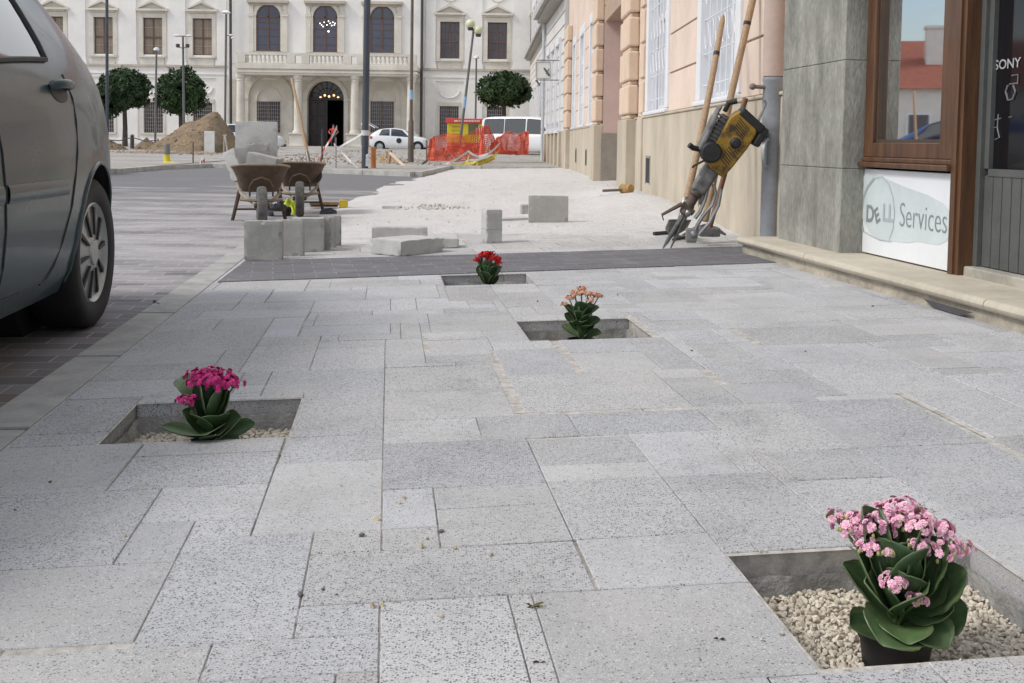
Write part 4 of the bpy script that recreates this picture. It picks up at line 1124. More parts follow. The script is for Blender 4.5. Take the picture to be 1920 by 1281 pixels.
mb = MB(); pb(mb, xd0-.5, xd1+.5, YC+5.2, YC+5.25, GZP, zarch); pb(mb, xd0-.55, xd0-.5, YC+1.3, YC+5.2, GZP, zarch); pb(mb, xd1+.5, xd1+.55, YC+1.3, YC+5.2, GZP, zarch); pb(mb, xd0-.5, xd1+.5, YC+.65, YC+5.2, zarch, zarch+.05); pb(mb, xd0-.5, xd1+.5, YC+.65, YC+5.2, GZP-.1, GZP-.02); mb.build('hall', M('hall_dark', (.006, .006, .006), .9), pal)
mb = MB(); pb(mb, xd0, xd1, y-.05, y+.15, zdt, zdt+.18); mb.build('transom', m_pdoor, pal)
mb = MB(); mb.prism([(xx, zz-0) for xx, zz in ap], (0, y+.1, 0), (1, 0, 0), (0, 0, 1), (0, .03, 0)); mb.build('fanlight', M('fan_glass', (.03, .025, .025), .15, .2, 2), pal)
mb = MB()
for k in range(1, 8): a = PI*k/8; mb.tube([(c, y+.07, zdt+.2), (c+r*.92*math.cos(a), y+.07, zdt+.2+r*.85*math.sin(a))], .025, 4)
mb.tube([(c+r*.5*math.cos(PI*k/10), y+.06, zdt+.2+r*.5*math.sin(PI*k/10)) for k in range(11)], .025, 4)
mb.build('fanlight_bars', m_iron, pal)
lamp_m = emit('warm_lamp', (1, .62, .3), 1.3)
for k, (u, v_) in enumerate(((601, 183), (609, 179), (617, 181), (626, 179), (634, 183))):
    q = on_y(u, v_, y+.02); mb = MB(); mb.ball(q, .09, 8); mb.build('hall_lamp', lamp_m, pal, smooth=True)
# dark rain pipes
for u0, u1 in ((432, 428), (792, 789)):
    mb = MB(); a = on_y(u0, -60, YP-.75); b_ = on_y(u1, 268, YP-.75); mb.tube([(a.x, YP-.75, a.z), (a.x, YP-.75, .3)], .10, 8); mb.build('rain_pipe', m_iron, pal, smooth=True)
mb = MB(); mb.add([(XL-1, YP-1, ZTOP), (XR+1, YP-1, ZTOP), (XR+1, YP+13, ZTOP), (XL-1, YP+13, ZTOP), (XL+4, YP+6, ZTOP+5), (XR-4, YP+6, ZTOP+5)], [(0, 1, 5, 4), (1, 2, 5), (2, 3, 4, 5), (3, 0, 4)])
mb.build('roof', M('roof_tile', (.30, .12, .075), .85, .2, 2), pal)
# chandelier seen through the middle arched window
ch = thing('chandelier', 'lit crystal chandelier seen in the middle arched palace window', 'chandelier', loc=tuple(on_y(613, 45, YC-.1)))
cmat = emit('crystal_light', (1, .9, .75), 2.2)
for u, v_ in ((600, 44), (603, 47), (608, 42), (616, 40), (619, 44), (624, 42), (628, 44), (627, 47), (613, 47), (606, 50), (622, 48), (616, 59)):
    mb = MB(); mb.ball(on_y(u, v_, YC-.06), .045 if v_ < 55 else .07, 6); mb.build('bulb', cmat, ch)
mb = MB(); a = on_y(613, 20, YC-.06); b_ = on_y(613, 50, YC-.06); mb.tube([a, b_], .012, 4); mb.tube([on_y(599, 45, YC-.06), on_y(613, 50, YC-.06), on_y(628, 45, YC-.06)], .012, 4); mb.build('arm', m_iron, ch)

# ================================================================== trees
m_bark = M('bark', (.10, .08, .065), .95, .25, 6, bump=.5, bscale=30, bdist=.02)
def leaf_mat():
    t = NT('tree_leaf'); at = t.new('Attribute'); at.attribute_name = 'shade'; sp_ = t.new('SeparateColor'); t.link(at.outputs['Color'], sp_.inputs[0])
    t.col(t.mix(sp_.outputs[0], (.012, .030, .010), (.045, .082, .026))); t.rough(.6); t.b.inputs['Specular IOR Level'].default_value = .3
    return t.m
m_leaf = leaf_mat()
def tree(label, X, Y, zg, zc, rx, rz, lobes, seed, nleaf=10500, lean=0):
    rr = random.Random(seed); t = thing('round_tree', label, 'tree', loc=(X, Y, zg), group='clipped round trees in front of the palace')
    tr = MB(); zb = zc-rz*.62
    tr.tube([(X, Y, zg-.2), (X+.03, Y, zg+(zb-zg)*.5), (X+lean, Y, zb)], [.17, .13, .115], 10); o = tr.build('trunk', m_bark, t, smooth=True)
    lm = MB()
    for k in range(9):
        a = k*2.4; e = Vector((X+rx*.72*math.cos(a)*rr.uniform(.6, 1), Y+rx*.72*math.sin(a)*rr.uniform(.6, 1), zc+rz*rr.uniform(-.35, .5)))
        s = Vector((X+lean, Y, zb-.1)); mid = s.lerp(e, .45)+Vector((0, 0, .12)); lm.tube([s, mid, e], [.075, .05, .02], 6)
    lm.build('limb', m_bark, t, smooth=True)
    mb = MB(); sh_ = []
    n = 0
    while n < nleaf:
        d = Vector((rr.gauss(0, 1), rr.gauss(0, 1), rr.gauss(0, 1))).normalized()
        k = rr.random()**.33*(rr.uniform(1.0, 1.13) if rr.random() < .10 else 1)
        bump_ = 1+.16*mnoise.noise(d*2.3+Vector((seed, 0, 0)))+.12*mnoise.noise(d*5+Vector((0, seed, 0)))
        zz = d.z; 
        flat = 1.0 if zz > -.3 else 1.0-.35*(-.3-zz)
        p = Vector((d.x*rx*bump_*k, d.y*rx*bump_*k, zz*rz*bump_*k*flat))
        lb = rr.choice(lobes) if lobes and rr.random() < .25 else None
        if lb: p = Vector((lb[0], lb[1], lb[2]))+d*lb[3]*k*bump_
        dn = mnoise.noise((p+Vector((seed*3, 0, 0)))*1.9)
        if k > .62 and dn < -.20: continue
        if zz < -.55 and rr.random() < .55: continue
        c = Vector((X+lean, Y, zc))+p; r_ = rr.uniform(.055, .10)
        ax = (d+Vector((rr.gauss(0, .7), rr.gauss(0, .7), rr.gauss(0, .7)))).normalized(); u = ax.orthogonal().normalized(); w_ = ax.cross(u); an = rr.uniform(0, 6.28)
        u, w_ = u*math.cos(an)+w_*math.sin(an), w_*math.cos(an)-u*math.sin(an)
        mb.add([c-u*r_*1.5, c-w_*r_*.7, c+u*r_*1.5, c+w_*r_*.7], [(0, 1, 2, 3)]); sh_.append(min(1, max(0, .5+.9*dn+rr.uniform(-.25, .25)))); n += 1
    cr = mb.build('crown', m_leaf, t)
    ca_ = cr.data.color_attributes.new('shade', 'FLOAT_COLOR', 'CORNER'); buf_ = []
    for s_ in sh_: buf_ += [s_, s_, s_, 1]*4
    ca_.data.foreach_set('color', buf_)
def tpos(u, vbase, Y): p = on_y(u, vbase, Y); return p.x, p.z
Y = 62; x, _ = tpos(234, 276, Y); zc = on_y(227, 172, Y).z
tree('round dark green tree with a bare trunk seen just right of the car', x, Y, .12, zc, 1.5, 1.32, [(-1.0, 0, -.9, .75), (-1.2, .1, -.2, .7)], 3)
x, _ = tpos(339, 276, Y); zc = on_y(338, 178, Y).z
tree('round dark green tree rising behind the earth mound', x, Y, .12, zc, 1.42, 1.55, [(.9, 0, .3, .6)], 8, lean=0)
x, _ = tpos(944, 276, 60); zc = on_y(943, 171, 60).z
tree('wide round tree behind the white van, its crown widest of all', x, 60, .12, zc, 1.5, 1.08, [(-.6, 0, -.2, .8), (.7, 0, -.1, .8)], 15)

# ================================================================== lamp posts
m_post = M('post_blue', (.045, .055, .075), .5, .15, 3)
m_post2 = M('post_grey', (.13, .13, .13), .6, .15, 3)
m_post3 = M('post_brown', (.13, .105, .085), .7, .2, 3)
m_lampw = M('lamp_white', (.75, .76, .76), .35, .03, 3)
m_globe = M('lamp_globe', (.62, .62, .40), .3, .05, 3)
def post(label, u0, v0, v1, Y, r0, r1, m, u1=None, extra=None, group='lamp posts on the square'):
    a = on_y(u0, v0, Y); b_ = on_y(u1 if u1 else u0+(v0-v1)*.0135, v1, Y); t = thing('lamp_post', label, 'lamp post', loc=(a.x, a.y, a.z), group=group)
    mb = MB(); mb.tube([a, a.lerp(b_, .5), b_], [r0, (r0+r1)/2, r1], 10); mb.build('pole', m, t, smooth=True)
    return t, a, b_
t, a, b_ = post('thick dark post with a paper band standing at the pavement end', 684, 317, -420, 27, .085, .08, m_post, u1=695)
mb = MB(); p = a.lerp(b_, (317-253)/737); q = a.lerp(b_, (317-243)/737); mb.tube([p, q], .10, 14); mb.build('paper_band', M('paper', (.6, .6, .58), .8, .12, 9), t)
mb = MB(); p = a+Vector((.06, -.09, .08)); mb.box(p+Vector((.02, 0, .09)), (.10, .01, .2)); mb.ball(p+Vector((.02, 0, .24)), (.05, .01, .06), 8); mb.build('sticker', M('paper2', (.5, .52, .53), .8, .12, 9), t)
mb = MB(); mb.tube([b_, b_+Vector((-.6, 0, .3))], .05, 6); mb.ball(b_+Vector((-.8, 0, .3)), (.4, .15, .1), 10); mb.build('lamp_head', m_lampw, t)
t, a, b_ = post('slim brown tapering post left of the orange netting', 770, 304, -300, 34, .055, .04, m_post3, u1=776)
mb = MB(); p = a.lerp(b_, (304-228)/604); mb.tube([a, p, p+Vector((0, 0, .12))], [.10, .085, .05], 10); q = a.lerp(b_, (304-185)/604); q2 = a.lerp(b_, (304-167)/604); mb.build('sleeve', m_post3, t, smooth=True)
mb = MB(); mb.tube([q, q2], .056, 10); mb.build('blue_label', M('label_blue', (.25, .42, .6), .6), t)
mb = MB(); mb.ball(b_+Vector((0, 0, .15)), .22, 12); mb.build('lamp_head', m_globe, t, smooth=True)
t, a, b_ = post('leaning twin globe lamp above the orange netting', 862, 272, 56, 46, .06, .05, m_post2, u1=888)
for u, v_, s in ((882, 45, -1), (897, 57, 1)):
    g = on_y(u, v_, 46); mb = MB(); mb.ball(g, .2, 14); mb.build('globe', m_globe, t, smooth=True); mb = MB(); mb.tube([b_, (b_+g)/2+Vector((0, 0, -.06)), g+Vector((0, 0, -.22))], .035, 6); mb.lathe([(.10, -.1), (.13, .0), (.10, .06)], g+Vector((0, 0, -.17)), 10); mb.build('lamp_arm', m_iron, t, smooth=True)
p = a.lerp(b_, .32); q = a.lerp(b_, .42); mb = MB(); mb.tube([p, q], .066, 10); mb.build('blue_label', MATS['label_blue'], t)
def cap_lamp(label, u, vb, vt, Y, m=m_post2):
    t, a, b_ = post(label, u, vb, vt, Y, .06, .05, m)
    mb = MB(); mb.lathe([(.08, -.02), (.16, .02), (.14, .12), (.05, .17)], b_, 12); mb.build('lamp_head', m_lampw, t, smooth=True)
cap_lamp('thin white capped lamp post between the twin globe lamp and the right tree', 891, 270, 110, 62)
cap_lamp('thin white capped lamp post between the two left trees', 291, 270, 95, 58)
t, a, b_ = post('tall plain dark post close to the left tree, cut by the frame top', 201, 277, -200, 46, .065, .06, m_post, u1=200)
mb = MB(); mb.ball(b_+Vector((0, 0, .15)), .25, 12); mb.build('lamp_head', m_globe, t, smooth=True)
t, a, b_ = post('lamp post with two flat white heads and two small spotlights', 345, 245, 68, 54, .065, .05, m_post2, u1=343)
for s in (-1, 1):
    g = b_+Vector((s*.3, 0, .02)); mb = MB(); mb.ball(g, (.17, .14, .06), 12); mb.build('lamp_head', m_lampw, t, smooth=True)
    g = b_+Vector((s*.24, -.05, -.48)); mb = MB(); mb.lathe([(.05, -.09), (.10, -.05), (.10, .09)], g, 10); mb.tube([b_+Vector((0, 0, -.6)), g+Vector((0, 0, -.05))], .02, 5); mb.build('spotlight', m_iron, t, smooth=True)
mb = MB(); mb.tube([b_+Vector((-.3, 0, 0)), b_+Vector((.3, 0, 0))], .03, 6); mb.build('lamp_arm', m_post2, t)
t, a, b_ = post('lamp post with one white shade beside the palace rain pipe', 422, 240, 24, 54, .06, .05, m_post2, u1=424)
mb = MB(); mb.lathe([(.05, -.08), (.12, -.06), (.24, 0), (.12, .09), (.03, .12)], b_, 14); mb.build('lamp_head', m_lampw, t, smooth=True)
g = on_y(433, 66, 54); mb = MB(); mb.ball(g, (.12, .1, .05), 8); mb.ball(g+Vector((.08, 0, -.14)), (.1, .1, .06), 8); mb.build('small_lamp', m_lampw, t, smooth=True)
mb = MB(); mb.tube([a.lerp(b_, .8), g], .02, 5); mb.build('lamp_arm', m_post2, t)
# ================================================================== cars
def paint(name, c, metal=0.0, rough=.3):
    t = NT(name); n = t.ramp(t.noise(1.3, 4), [(.3, .93), (.7, 1.05)]); t.col(t.mix(1, c, n, 'MULTIPLY')); t.rough(t.ramp(t.noise(3, 5, .7), [(.3, rough), (.7, rough+.08)]))
    t.b.inputs['Metallic'].default_value = metal; t.b.inputs['Coat Weight'].default_value = .22; t.b.inputs['Specular IOR Level'].default_value = .28; t.b.inputs['Coat Roughness'].default_value = .05
    MATS[name] = t.m; return t.m
m_tyre = M('tyre_rubber', (.016, .016, .017), .75, .2, 20, bump=.3, bscale=90)
m_black = M('black_plastic', (.018, .018, .02), .55, .1, 10)
m_hub = M('hubcap_silver', (.42, .43, .43), .38, .08, 6, metal=.5)
m_cglass = M('car_glass', (.02, .024, .027), .03, .05, 2, spec=.9, coat=.6)
m_cglass2 = m_cglass
m_lightr = M('tail_light', (.35, .02, .02), .2, .1, 8, coat=.5)
m_lightw = M('head_light', (.6, .62, .64), .12, .05, 8, coat=.8)
m_plate = M('number_plate', (.65, .65, .62), .5)

HATCH = dict(front=3.40, rear=-.80, wb=2.60,
    top=[(-.82, .55), (-.78, .92), (-.71, 1.07), (-.50, 1.28), (-.24, 1.41), (.08, 1.47), (.7, 1.50), (1.3, 1.475), (1.72, 1.36), (2.3, 1.06), (2.5, 1.0), (3.0, .90), (3.28, .78), (3.38, .62), (3.41, .5)],
    hw=[(-.82, .56), (-.74, .65), (-.56, .745), (-.25, .825), (.2, .868), (1, .875), (2.2, .868), (2.8, .83), (3.15, .74), (3.35, .58), (3.41, .42)],
    bot=[(-.82, .42), (-.6, .30), (-.3, .24), (.4, .2), (2.2, .2), (2.9, .24), (3.41, .34)],
    belt=[(-.82, .98), (-.5, 1.07), (0, 1.085), (.6, 1.06), (1.4, .99), (2.2, .93), (3.41, .80)], roofw=.655, wheel_r=.315, hwheel=.835)
COMPACT = dict(front=3.15, rear=-.68, wb=2.45,
    top=[(-.70, .50), (-.68, .92), (-.58, 1.08), (-.34, 1.28), (0, 1.41), (.5, 1.47), (1.1, 1.47), (1.6, 1.33), (2.15, 1.03), (2.35, .97), (2.8, .86), (3.05, .72), (3.13, .58), (3.16, .45)],
    hw=HATCH['hw'][:5]+[(1, .86), (2.1, .85), (2.6, .81), (2.95, .70), (3.1, .55), (3.16, .4)], bot=[(-.7, .36), (-.4, .24), (2.4, .2), (3.16, .32)],
    belt=[(-.7, .98), (0, 1.0), (1.4, .94), (2.2, .88), (3.16, .75)], roofw=.68, wheel_r=.30, hwheel=.82)
VAN = dict(front=3.9, rear=-1.0, wb=3.0,
    top=[(-1.02, .5), (-1.0, 1.2), (-.96, 1.75), (-.8, 1.93), (-.3, 1.98), (1.5, 1.99), (2.3, 1.93), (2.65, 1.80), (3.25, 1.22), (3.4, 1.12), (3.8, .95), (3.88, .7), (3.91, .45)],
    hw=[(-1.02, .86), (-.9, .93), (0, .955), (2.2, .955), (3.2, .92), (3.7, .78), (3.91, .55)],
    bot=[(-1.02, .4), (-.6, .3), (2.4, .26), (3.91, .34)],
    belt=[(-1.02, 1.10), (2.4, 1.10), (3.2, 1.02), (3.91, .85)], roofw=.80, wheel_r=.33, hwheel=.84)
NB_, NGR, NR = 9, 5, 5
BODY_K = [(0, .90), (.10, .955), (.22, .985), (.38, 1.0), (.54, 1.0), (.68, .99), (.82, .967), (.92, .938), (1.0, .900)]
def car_section(P, s):
    zt, hw, zb, be = sinterp(s, P['top']), sinterp(s, P['hw']), sinterp(s, P['bot']), sinterp(s, P['belt'])
    be = min(be, zt-.05*(1 if zt > be else 1)); pts = []
    for k, w_ in BODY_K: pts.append((hw*w_, zb+(be-zb)*k))
    gh = max(0.0, zt-be); full = min(1, gh/.40); rw = lerp(.86, P['roofw'], full)
    z_edge = be+gh*lerp(.5, .86, full)
    for i in range(1, NGR+1):
        t = i/NGR; wv = lerp(.900, rw, t**1.15); pts.append((hw*wv, lerp(be, z_edge, t)))
    for i in range(1, NR+1):
        t = i/NR; pts.append((hw*rw*math.cos(t*PI/2), z_edge+(zt-z_edge)*math.sin(t*PI/2)**.9))
    return pts
NPT = NB_+NGR+NR
def car_point(P, s, j, side=-1, off=0.0):     # surface point by (position, row), row may be fractional
    a = car_section(P, s); i = min(int(j), NPT-2); t = j-i
    y, z = lerp(a[i][0], a[i+1][0], t), lerp(a[i][1], a[i+1][1], t)
    if off:
        dy, dz = a[i+1][0]-a[i][0], a[i+1][1]-a[i][1]; l = math.hypot(dy, dz) or 1; y += dz/l*off; z += -dy/l*off
    return Vector((s, side*y, z))
def row_at(P, s, z):                           # row on the body side for a height
    a = car_section(P, s)
    for i in range(NPT-1):
        if a[i][1] <= z <= a[i+1][1]: return i+(z-a[i][1])/(a[i+1][1]-a[i][1]+1e-9)
    return 0
def patch(P, fn, side, off=.004, nu=10, nv=6):
    mb = MB(); mb.grid(lambda u, v: car_point(P, *fn(u, v), side, off), nu, nv)
    if side > 0: mb.f = [tuple(reversed(f)) for f in mb.f]
    return mb
def build_car(name, label, cat, P, m_paint, mat, nst=56, doors=True, spokes=10, group=None, detail=True):
    root = thing(name, label, cat, mat=mat, group=group)
    L0, L1 = P['rear'], P['front']
    st = [L0+(L1-L0)*(.5-.5*math.cos(PI*i/nst))*.35+(L1-L0)*i/nst*.65 for i in range(nst+1)]
    mb = MB(); n2 = 2*NPT-1
    for s in st:
        a = car_section(P, s); ring_ = [(s, -y, z) for y, z in a[:-1]]+[(s, 0, a[-1][1])]+[(s, y, z) for y, z in reversed(a[:-1])]
        mb.v += ring_
    for i in range(nst):
        for j in range(n2):
            k = (j+1) % n2; mb.f.append((i*n2+j, (i+1)*n2+j, (i+1)*n2+k, i*n2+k)); mb.mi.append(0)
    mb.f.append(tuple(range(n2))); mb.f.append(tuple(reversed(range(nst*n2, (nst+1)*n2)))); mb.mi += [0, 0]
    body = mb.build('body', [m_paint, m_black], root, smooth=True, world=False, angle=55)
    rw = P['wheel_r']+.062; fix_normals(body)
    for sx in (0, P['wb']):
        cu_ = MB(); cu_.lathe([(rw, -1.2), (rw, 1.2)], (sx, 0, P['wheel_r']), 40, mat=Matrix.Rotation(R(90), 3, 'X')); c_ = cu_.build('arch_cutter', m_black); fix_normals(c_); c_.matrix_world = mat; bpy.context.view_layer.update()
        b_ = body.modifiers.new('arch', 'BOOLEAN'); b_.operation = 'DIFFERENCE'; b_.solver = 'EXACT'; b_.object = c_
        apply_mods(body); bpy.data.objects.remove(c_)
    for p_ in body.data.polygons:
        for sx in (0, P['wb']):
            if abs(math.hypot(p_.center[0]-sx, p_.center[2]-P['wheel_r'])-rw) < .012 and abs(p_.normal[1]) < .2: p_.material_index = 1
    try: body.data.set_sharp_from_angle(angle=R(40))
    except Exception: pass
    mb = MB()
    for sx in (0, P['wb']):
        for sd in (-1, 1): mb.lathe([(rw+.012, -.10), (rw+.012, .10)], (sx, sd*(P['hwheel']-.32), P['wheel_r']), 28, mat=Matrix.Rotation(R(90), 3, 'X'))
    mb.box((lerp(0, P['wb'], .5), 0, .30), (P['wb']-.9, 1.3, .12)); mb.build('wheel_well', m_black, root, world=False)
    if detail:
        for sx in (0, P['wb']):
            for sd in (-1, 1):
                lip = MB(); pts = []
                for i in range(31):
                    a = R(-18)+R(216)*i/30; s = sx+rw*math.cos(a)*1.005; z = P['wheel_r']+rw*math.sin(a)*1.005
                    if z < sinterp(s, P['bot'])+.02: continue
                    pts.append(car_point(P, s, row_at(P, s, z), sd, .002))
                lip.tube(pts, .008, 6); lip.build('arch_lip', m_paint, root, smooth=True, world=False)
    # windows
    for sd in (-1, 1):
        g0 = NB_-1
        rows = (g0+.22, g0+NGR*.88) if detail else (g0+.1, g0+NGR*.97)
        def win(s0b, s0t, s1b, s1t, nm, m_=m_cglass):
            f = lambda u, v: (lerp(lerp(s0b, s0t, v), lerp(s1b, s1t, v), u), lerp(rows[0], rows[1], v))
            w_ = patch(P, f, sd, .003).build(nm, m_, root, smooth=True, world=False)
            # rubber surround
            mb = MB(); e = [f(u/8, 0) for u in range(9)]+[f(1, v/5) for v in range(1, 6)]+[f(1-u/8, 1) for u in range(1, 9)]+[f(0, 1-v/5) for v in range(1, 6)]
            mb.tube([car_point(P, s, j, sd, .004) for s, j in e], .011, 5); mb.build('window_seal', m_black, w_, smooth=True, world=False)
        if P is COMPACT:
            win(-.05, .12, .62, .60, 'side_window'); win(.74, .72, 1.92, 1.42, 'side_window')
        elif P is HATCH:
            win(.46, .44, 1.10, 1.08, 'side_window'); win(1.22, 1.20, 2.05, 1.66, 'side_window')
        else:
            win(-.8, -.75, .35, .35, 'side_window'); win(.42, .42, 1.55, 1.55, 'side_window'); win(1.65, 1.65, 2.85, 2.35, 'side_window')
    # windscreen and rear window
    w0, w1 = (1.66, 2.1) if P is COMPACT else (1.80, 2.24) if P is HATCH else (2.72, 3.2)
    mb = MB(); 
    def scr(s0, s1):
        def f(u, v):
            s = lerp(s0, s1, v); a = car_section(P, s); y = lerp(-1, 1, u)*a[NB_-1+NGR][0]*.97; zt = sinterp(s, P['top'])
            k = abs(lerp(-1, 1, u)); z = lerp(zt, a[NB_-1+NGR][1], 1-math.sqrt(max(0, 1-k*k*.97))); return Vector((s, y, z+.006))
        return f
    mb.grid(scr(w0, w1), 12, 6); mb.build('windscreen', m_cglass, root, smooth=True, world=False)
    r0, r1 = (-.5, -.2) if P is COMPACT else (-.64, -.30) if P is HATCH else (-.985, -.93)
    mb = MB(); mb.grid(scr(r0, r1), 12, 6); mb.build('rear_window', m_cglass, root, smooth=True, world=False)
    # lights, plates, bumper strip
    for sd in (-1, 1):
        f = lambda u, v: (lerp(L1-.36, L1-.05, u), lerp(5.2, 6.9, v)); patch(P, f, sd, .004).build('headlight', m_lightw, root, smooth=True, world=False)
        f = lambda u, v: (lerp(L0+.03, L0+.20, u), lerp(5.0, 7.9, v)); patch(P, f, sd, .004).build('tail_light', m_lightr, root, smooth=True, world=False)
    mb = MB(); mb.box((L1-.012, 0, .48), (.06, .52, .11)); mb.build('front_plate', m_plate, root, world=False); mb = MB(); mb.box((L0+.012, 0, .62), (.06, .52, .11)); mb.build('rear_plate', m_plate, root, world=False)
    mb = MB(); mb.box((L1-.05, 0, .34), (.16, .9, .14)); mb.build('grille', m_black, root, world=False)
    # wheels
    for sx in (0, P['wb']):
        for sd in (-1, 1):
            r_ = P['wheel_r']; y0 = P['hwheel']; q = Matrix.Rotation(R(90)*sd*-1, 3, 'X'); c = Vector((sx, sd*(y0-.1), r_))
            wh = MB(); wh.lathe([(r_*.66, -.098), (r_*.9, -.102), (r_*.985, -.085), (r_, -.05), (r_, .05), (r_*.985, .085), (r_*.92, .102), (r_*.72, .098), (r_*.66, .085)], c, 44, mat=q, cap=False)
            ty = wh.build('wheel', m_tyre, root, smooth=True, world=False, angle=50)
            rm = MB(); rm.lathe([(r_*.675, .088), (r_*.655, .094), (r_*.63, .082), (r_*.60, .074), (r_*.22, .084), (r_*.17, .088), (r_*.16, .096), (r_*.08, .099), (.0, .099)], c, 44, mat=q, cap=False)
            rm.build('hubcap', m_hub, ty, smooth=True, world=False, angle=30)
            for k in range(spokes):
                sp_ = MB()
                a = 2*PI*k/spokes+.12; w_ = r_*.034
                pl_ = [(r_*.24, -w_*.35), (r_*.61, -w_*1.0), (r_*.61, w_*1.0), (r_*.24, w_*.35)]
                vs = []
                for zz in (.0795, .0885):
                    for x, y in pl_:
                        zz2 = zz+ (.006 if x < r_*.4 else -.002)
                        vs.append(q @ Vector((x*math.cos(a)-y*math.sin(a), x*math.sin(a)+y*math.cos(a), zz2))+c)
                sp_.add(vs, [(4, 5, 6, 7), (0, 1, 5, 4), (1, 2, 6, 5), (2, 3, 7, 6), (3, 0, 4, 7)])
                if detail: sp_.build('hubcap_slot', m_black, ty, world=False)
    return root
def hatch_trim(root, P, sides=(-1, 1)):
    for sd in sides:
        def seam(pts, r_=.0045, nm='door_seam'):
            mb = MB(); mb.tube([car_point(P, s, row_at(P, s, z), sd, .0005) for s, z in pts], r_, 5); mb.build(nm, m_black, root, smooth=True, world=False)
        seam([(1.16, z) for z in [.27+.06*i for i in range(14)]])
        back = [(.72, .275), (.66, .29), (.61, .33), (.55, .42), (.47, .54), (.42, .64), (.37, .74), (.33, .86), (.31, .95), (.33, 1.04)]
        seam(back); seam([(s, .272) for s in [.8+.1*i for i in range(14)]])
        seam([(2.05, z) for z in [.30+.06*i for i in range(11)]])
        for (sa_, sb_) in ((.51, 1.14), (1.18, 2.03)):
            mb = MB(); n = 16
            for z0, o in ((.60, .012),):
                def f(u, v): s = lerp(sa_, sb_, u); z = lerp(.585, .645, v); return car_point(P, s, row_at(P, s, z), sd, .003+.006*math.sin(PI*min(1, max(0, v)))**.6)
                mb.grid(f, n, 6)
            if sd > 0: mb.f = [tuple(reversed(f_)) for f_ in mb.f]
            mb.build('rub_strip', root['paint_ref'] if False else m_sage if root.name.startswith('sage') else m_sage, root, smooth=True, world=False)
        # sill below the doors
        # handles: a bar bowed off a hollow cup
        for sh_ in (.46, 1.42):
            zc = .975; mb = MB(); 
            c = lambda s, z, o: car_point(P, s, row_at(P, s, z), sd, o)
            mb.grid(lambda u, v: c(sh_+.10*math.cos(2*PI*u)*v, zc-.006+.042*math.sin(2*PI*u)*v, .003-.001*v), 20, 3)
            if sd < 0: mb.f = [tuple(reversed(f_)) for f_ in mb.f]
            h = MB(); h.tube([c(sh_-.11, zc+.012, .004), c(sh_-.085, zc+.014, .028), c(sh_-.02, zc+.014, .038), c(sh_+.05, zc+.012, .034), c(sh_+.095, zc+.008, .018), c(sh_+.105, zc+.006, .004)], [.012, .0165, .018, .018, .016, .010], 10)
            ho = h.build('door_handle', m_sage, root, smooth=True, world=False); mb.build('handle_cup', m_black, ho, smooth=True, world=False)
        # mirror
        mb = MB(); p = c(2.0, .99, .10) ; mb.ball((p.x, p.y, p.z+.03), (.07, .10, .075), 12); mb.build('wing_mirror', m_sage, root, smooth=True, world=False)
# the sage green hatchback, its nose towards the camera
m_sage = paint('sage_paint', (.034, .060, .066), .0, .26)
wc = Vector((-1.748, 4.53, -.052)); ang = math.atan2(-1, .105)       # heading of the nose
# centre line sits left of the near wheel
hd = Vector((math.cos(ang), math.sin(ang), 0)); lf = Vector((-hd.y, hd.x, 0))
org = wc - lf*(.835)
carM = frame_m(org, hd, lf, Vector((0, 0, 1)))
sage = build_car('hatchback_car', 'sage green metallic hatchback parked half on the kerb line close to the camera', 'car', HATCH, m_sage, carM, nst=90)
hatch_trim(sage, HATCH, (1, -1))
# white hatchback in front of the palace, facing right, tailgate raised
m_whitep = paint('white_car_paint', (.72, .73, .75), 0, .25)
def level_frame(x, y, z, a): return frame_m(Vector((x, y, z)), Vector((math.cos(a), math.sin(a), 0)), Vector((-math.sin(a), math.cos(a), 0)), Vector((0, 0, 1)))
p = on_y(752, 286, 70)
wcar = build_car('white_car', 'white hatchback with black roundel on the door parked before the palace', 'car', COMPACT, m_whitep, level_frame(p.x-1.25, 70, .08, R(-3)), nst=40, detail=False)
mb = MB(); mb.lathe([(.0, 0), (.17, 0), (.17, .01)], (1.25, -.868, .68), 16, mat=Matrix.Rotation(R(90), 3, 'X')); mb.build('door_roundel', m_black, wcar, world=False)
mb = MB(); mb.add([(-.35, -.55, 1.46), (-.35, .55, 1.46), (-1.05, .5, 1.86), (-1.05, -.5, 1.86), (-.35, -.55, 1.50), (-.35, .55, 1.50), (-1.05, .5, 1.90), (-1.05, -.5, 1.90)], [(0, 1, 2, 3), (7, 6, 5, 4), (0, 4, 5, 1), (1, 5, 6, 2), (2, 6, 7, 3), (3, 7, 4, 0)]); tg = mb.build('tailgate', m_cglass, wcar, world=False)
mb = MB(); mb.tube([(-.35, -.57, 1.48), (-1.07, -.52, 1.88), (-1.2, -.50, 1.70)], .045, 6); mb.tube([(-.35, .57, 1.48), (-1.07, .52, 1.88), (-1.2, .50, 1.70)], .045, 6); mb.tube([(-1.2, -.5, 1.70), (-1.2, .5, 1.70)], .07, 6); mb.build('tailgate_frame', m_whitep, tg, world=False)
p = on_y(458, 280, 60)
build_car('white_car', 'white car whose roof shows between the earth mound and the blocks', 'car', HATCH, m_whitep, level_frame(p.x-1.2, 60, .06, R(4)), nst=30, detail=False)
# blue car hidden behind the sage one, seen mirrored in the shop window
m_bluep = paint('blue_car_paint', (.05, .13, .32), .3, .25)
build_car('blue_car', 'blue car parked across the road, mirrored in the shop window', 'car', HATCH, m_bluep, level_frame(-10.95, 20.6, -.052, R(62)), nst=36, detail=False)
# white van at the end of the street
p = on_y(945, 288, 54)
van = build_car('white_van', 'white minibus with a long dark window band behind orange netting', 'van', VAN, m_whitep, level_frame(p.x+.05, 54.5, .06, R(-28)), nst=40, detail=False)
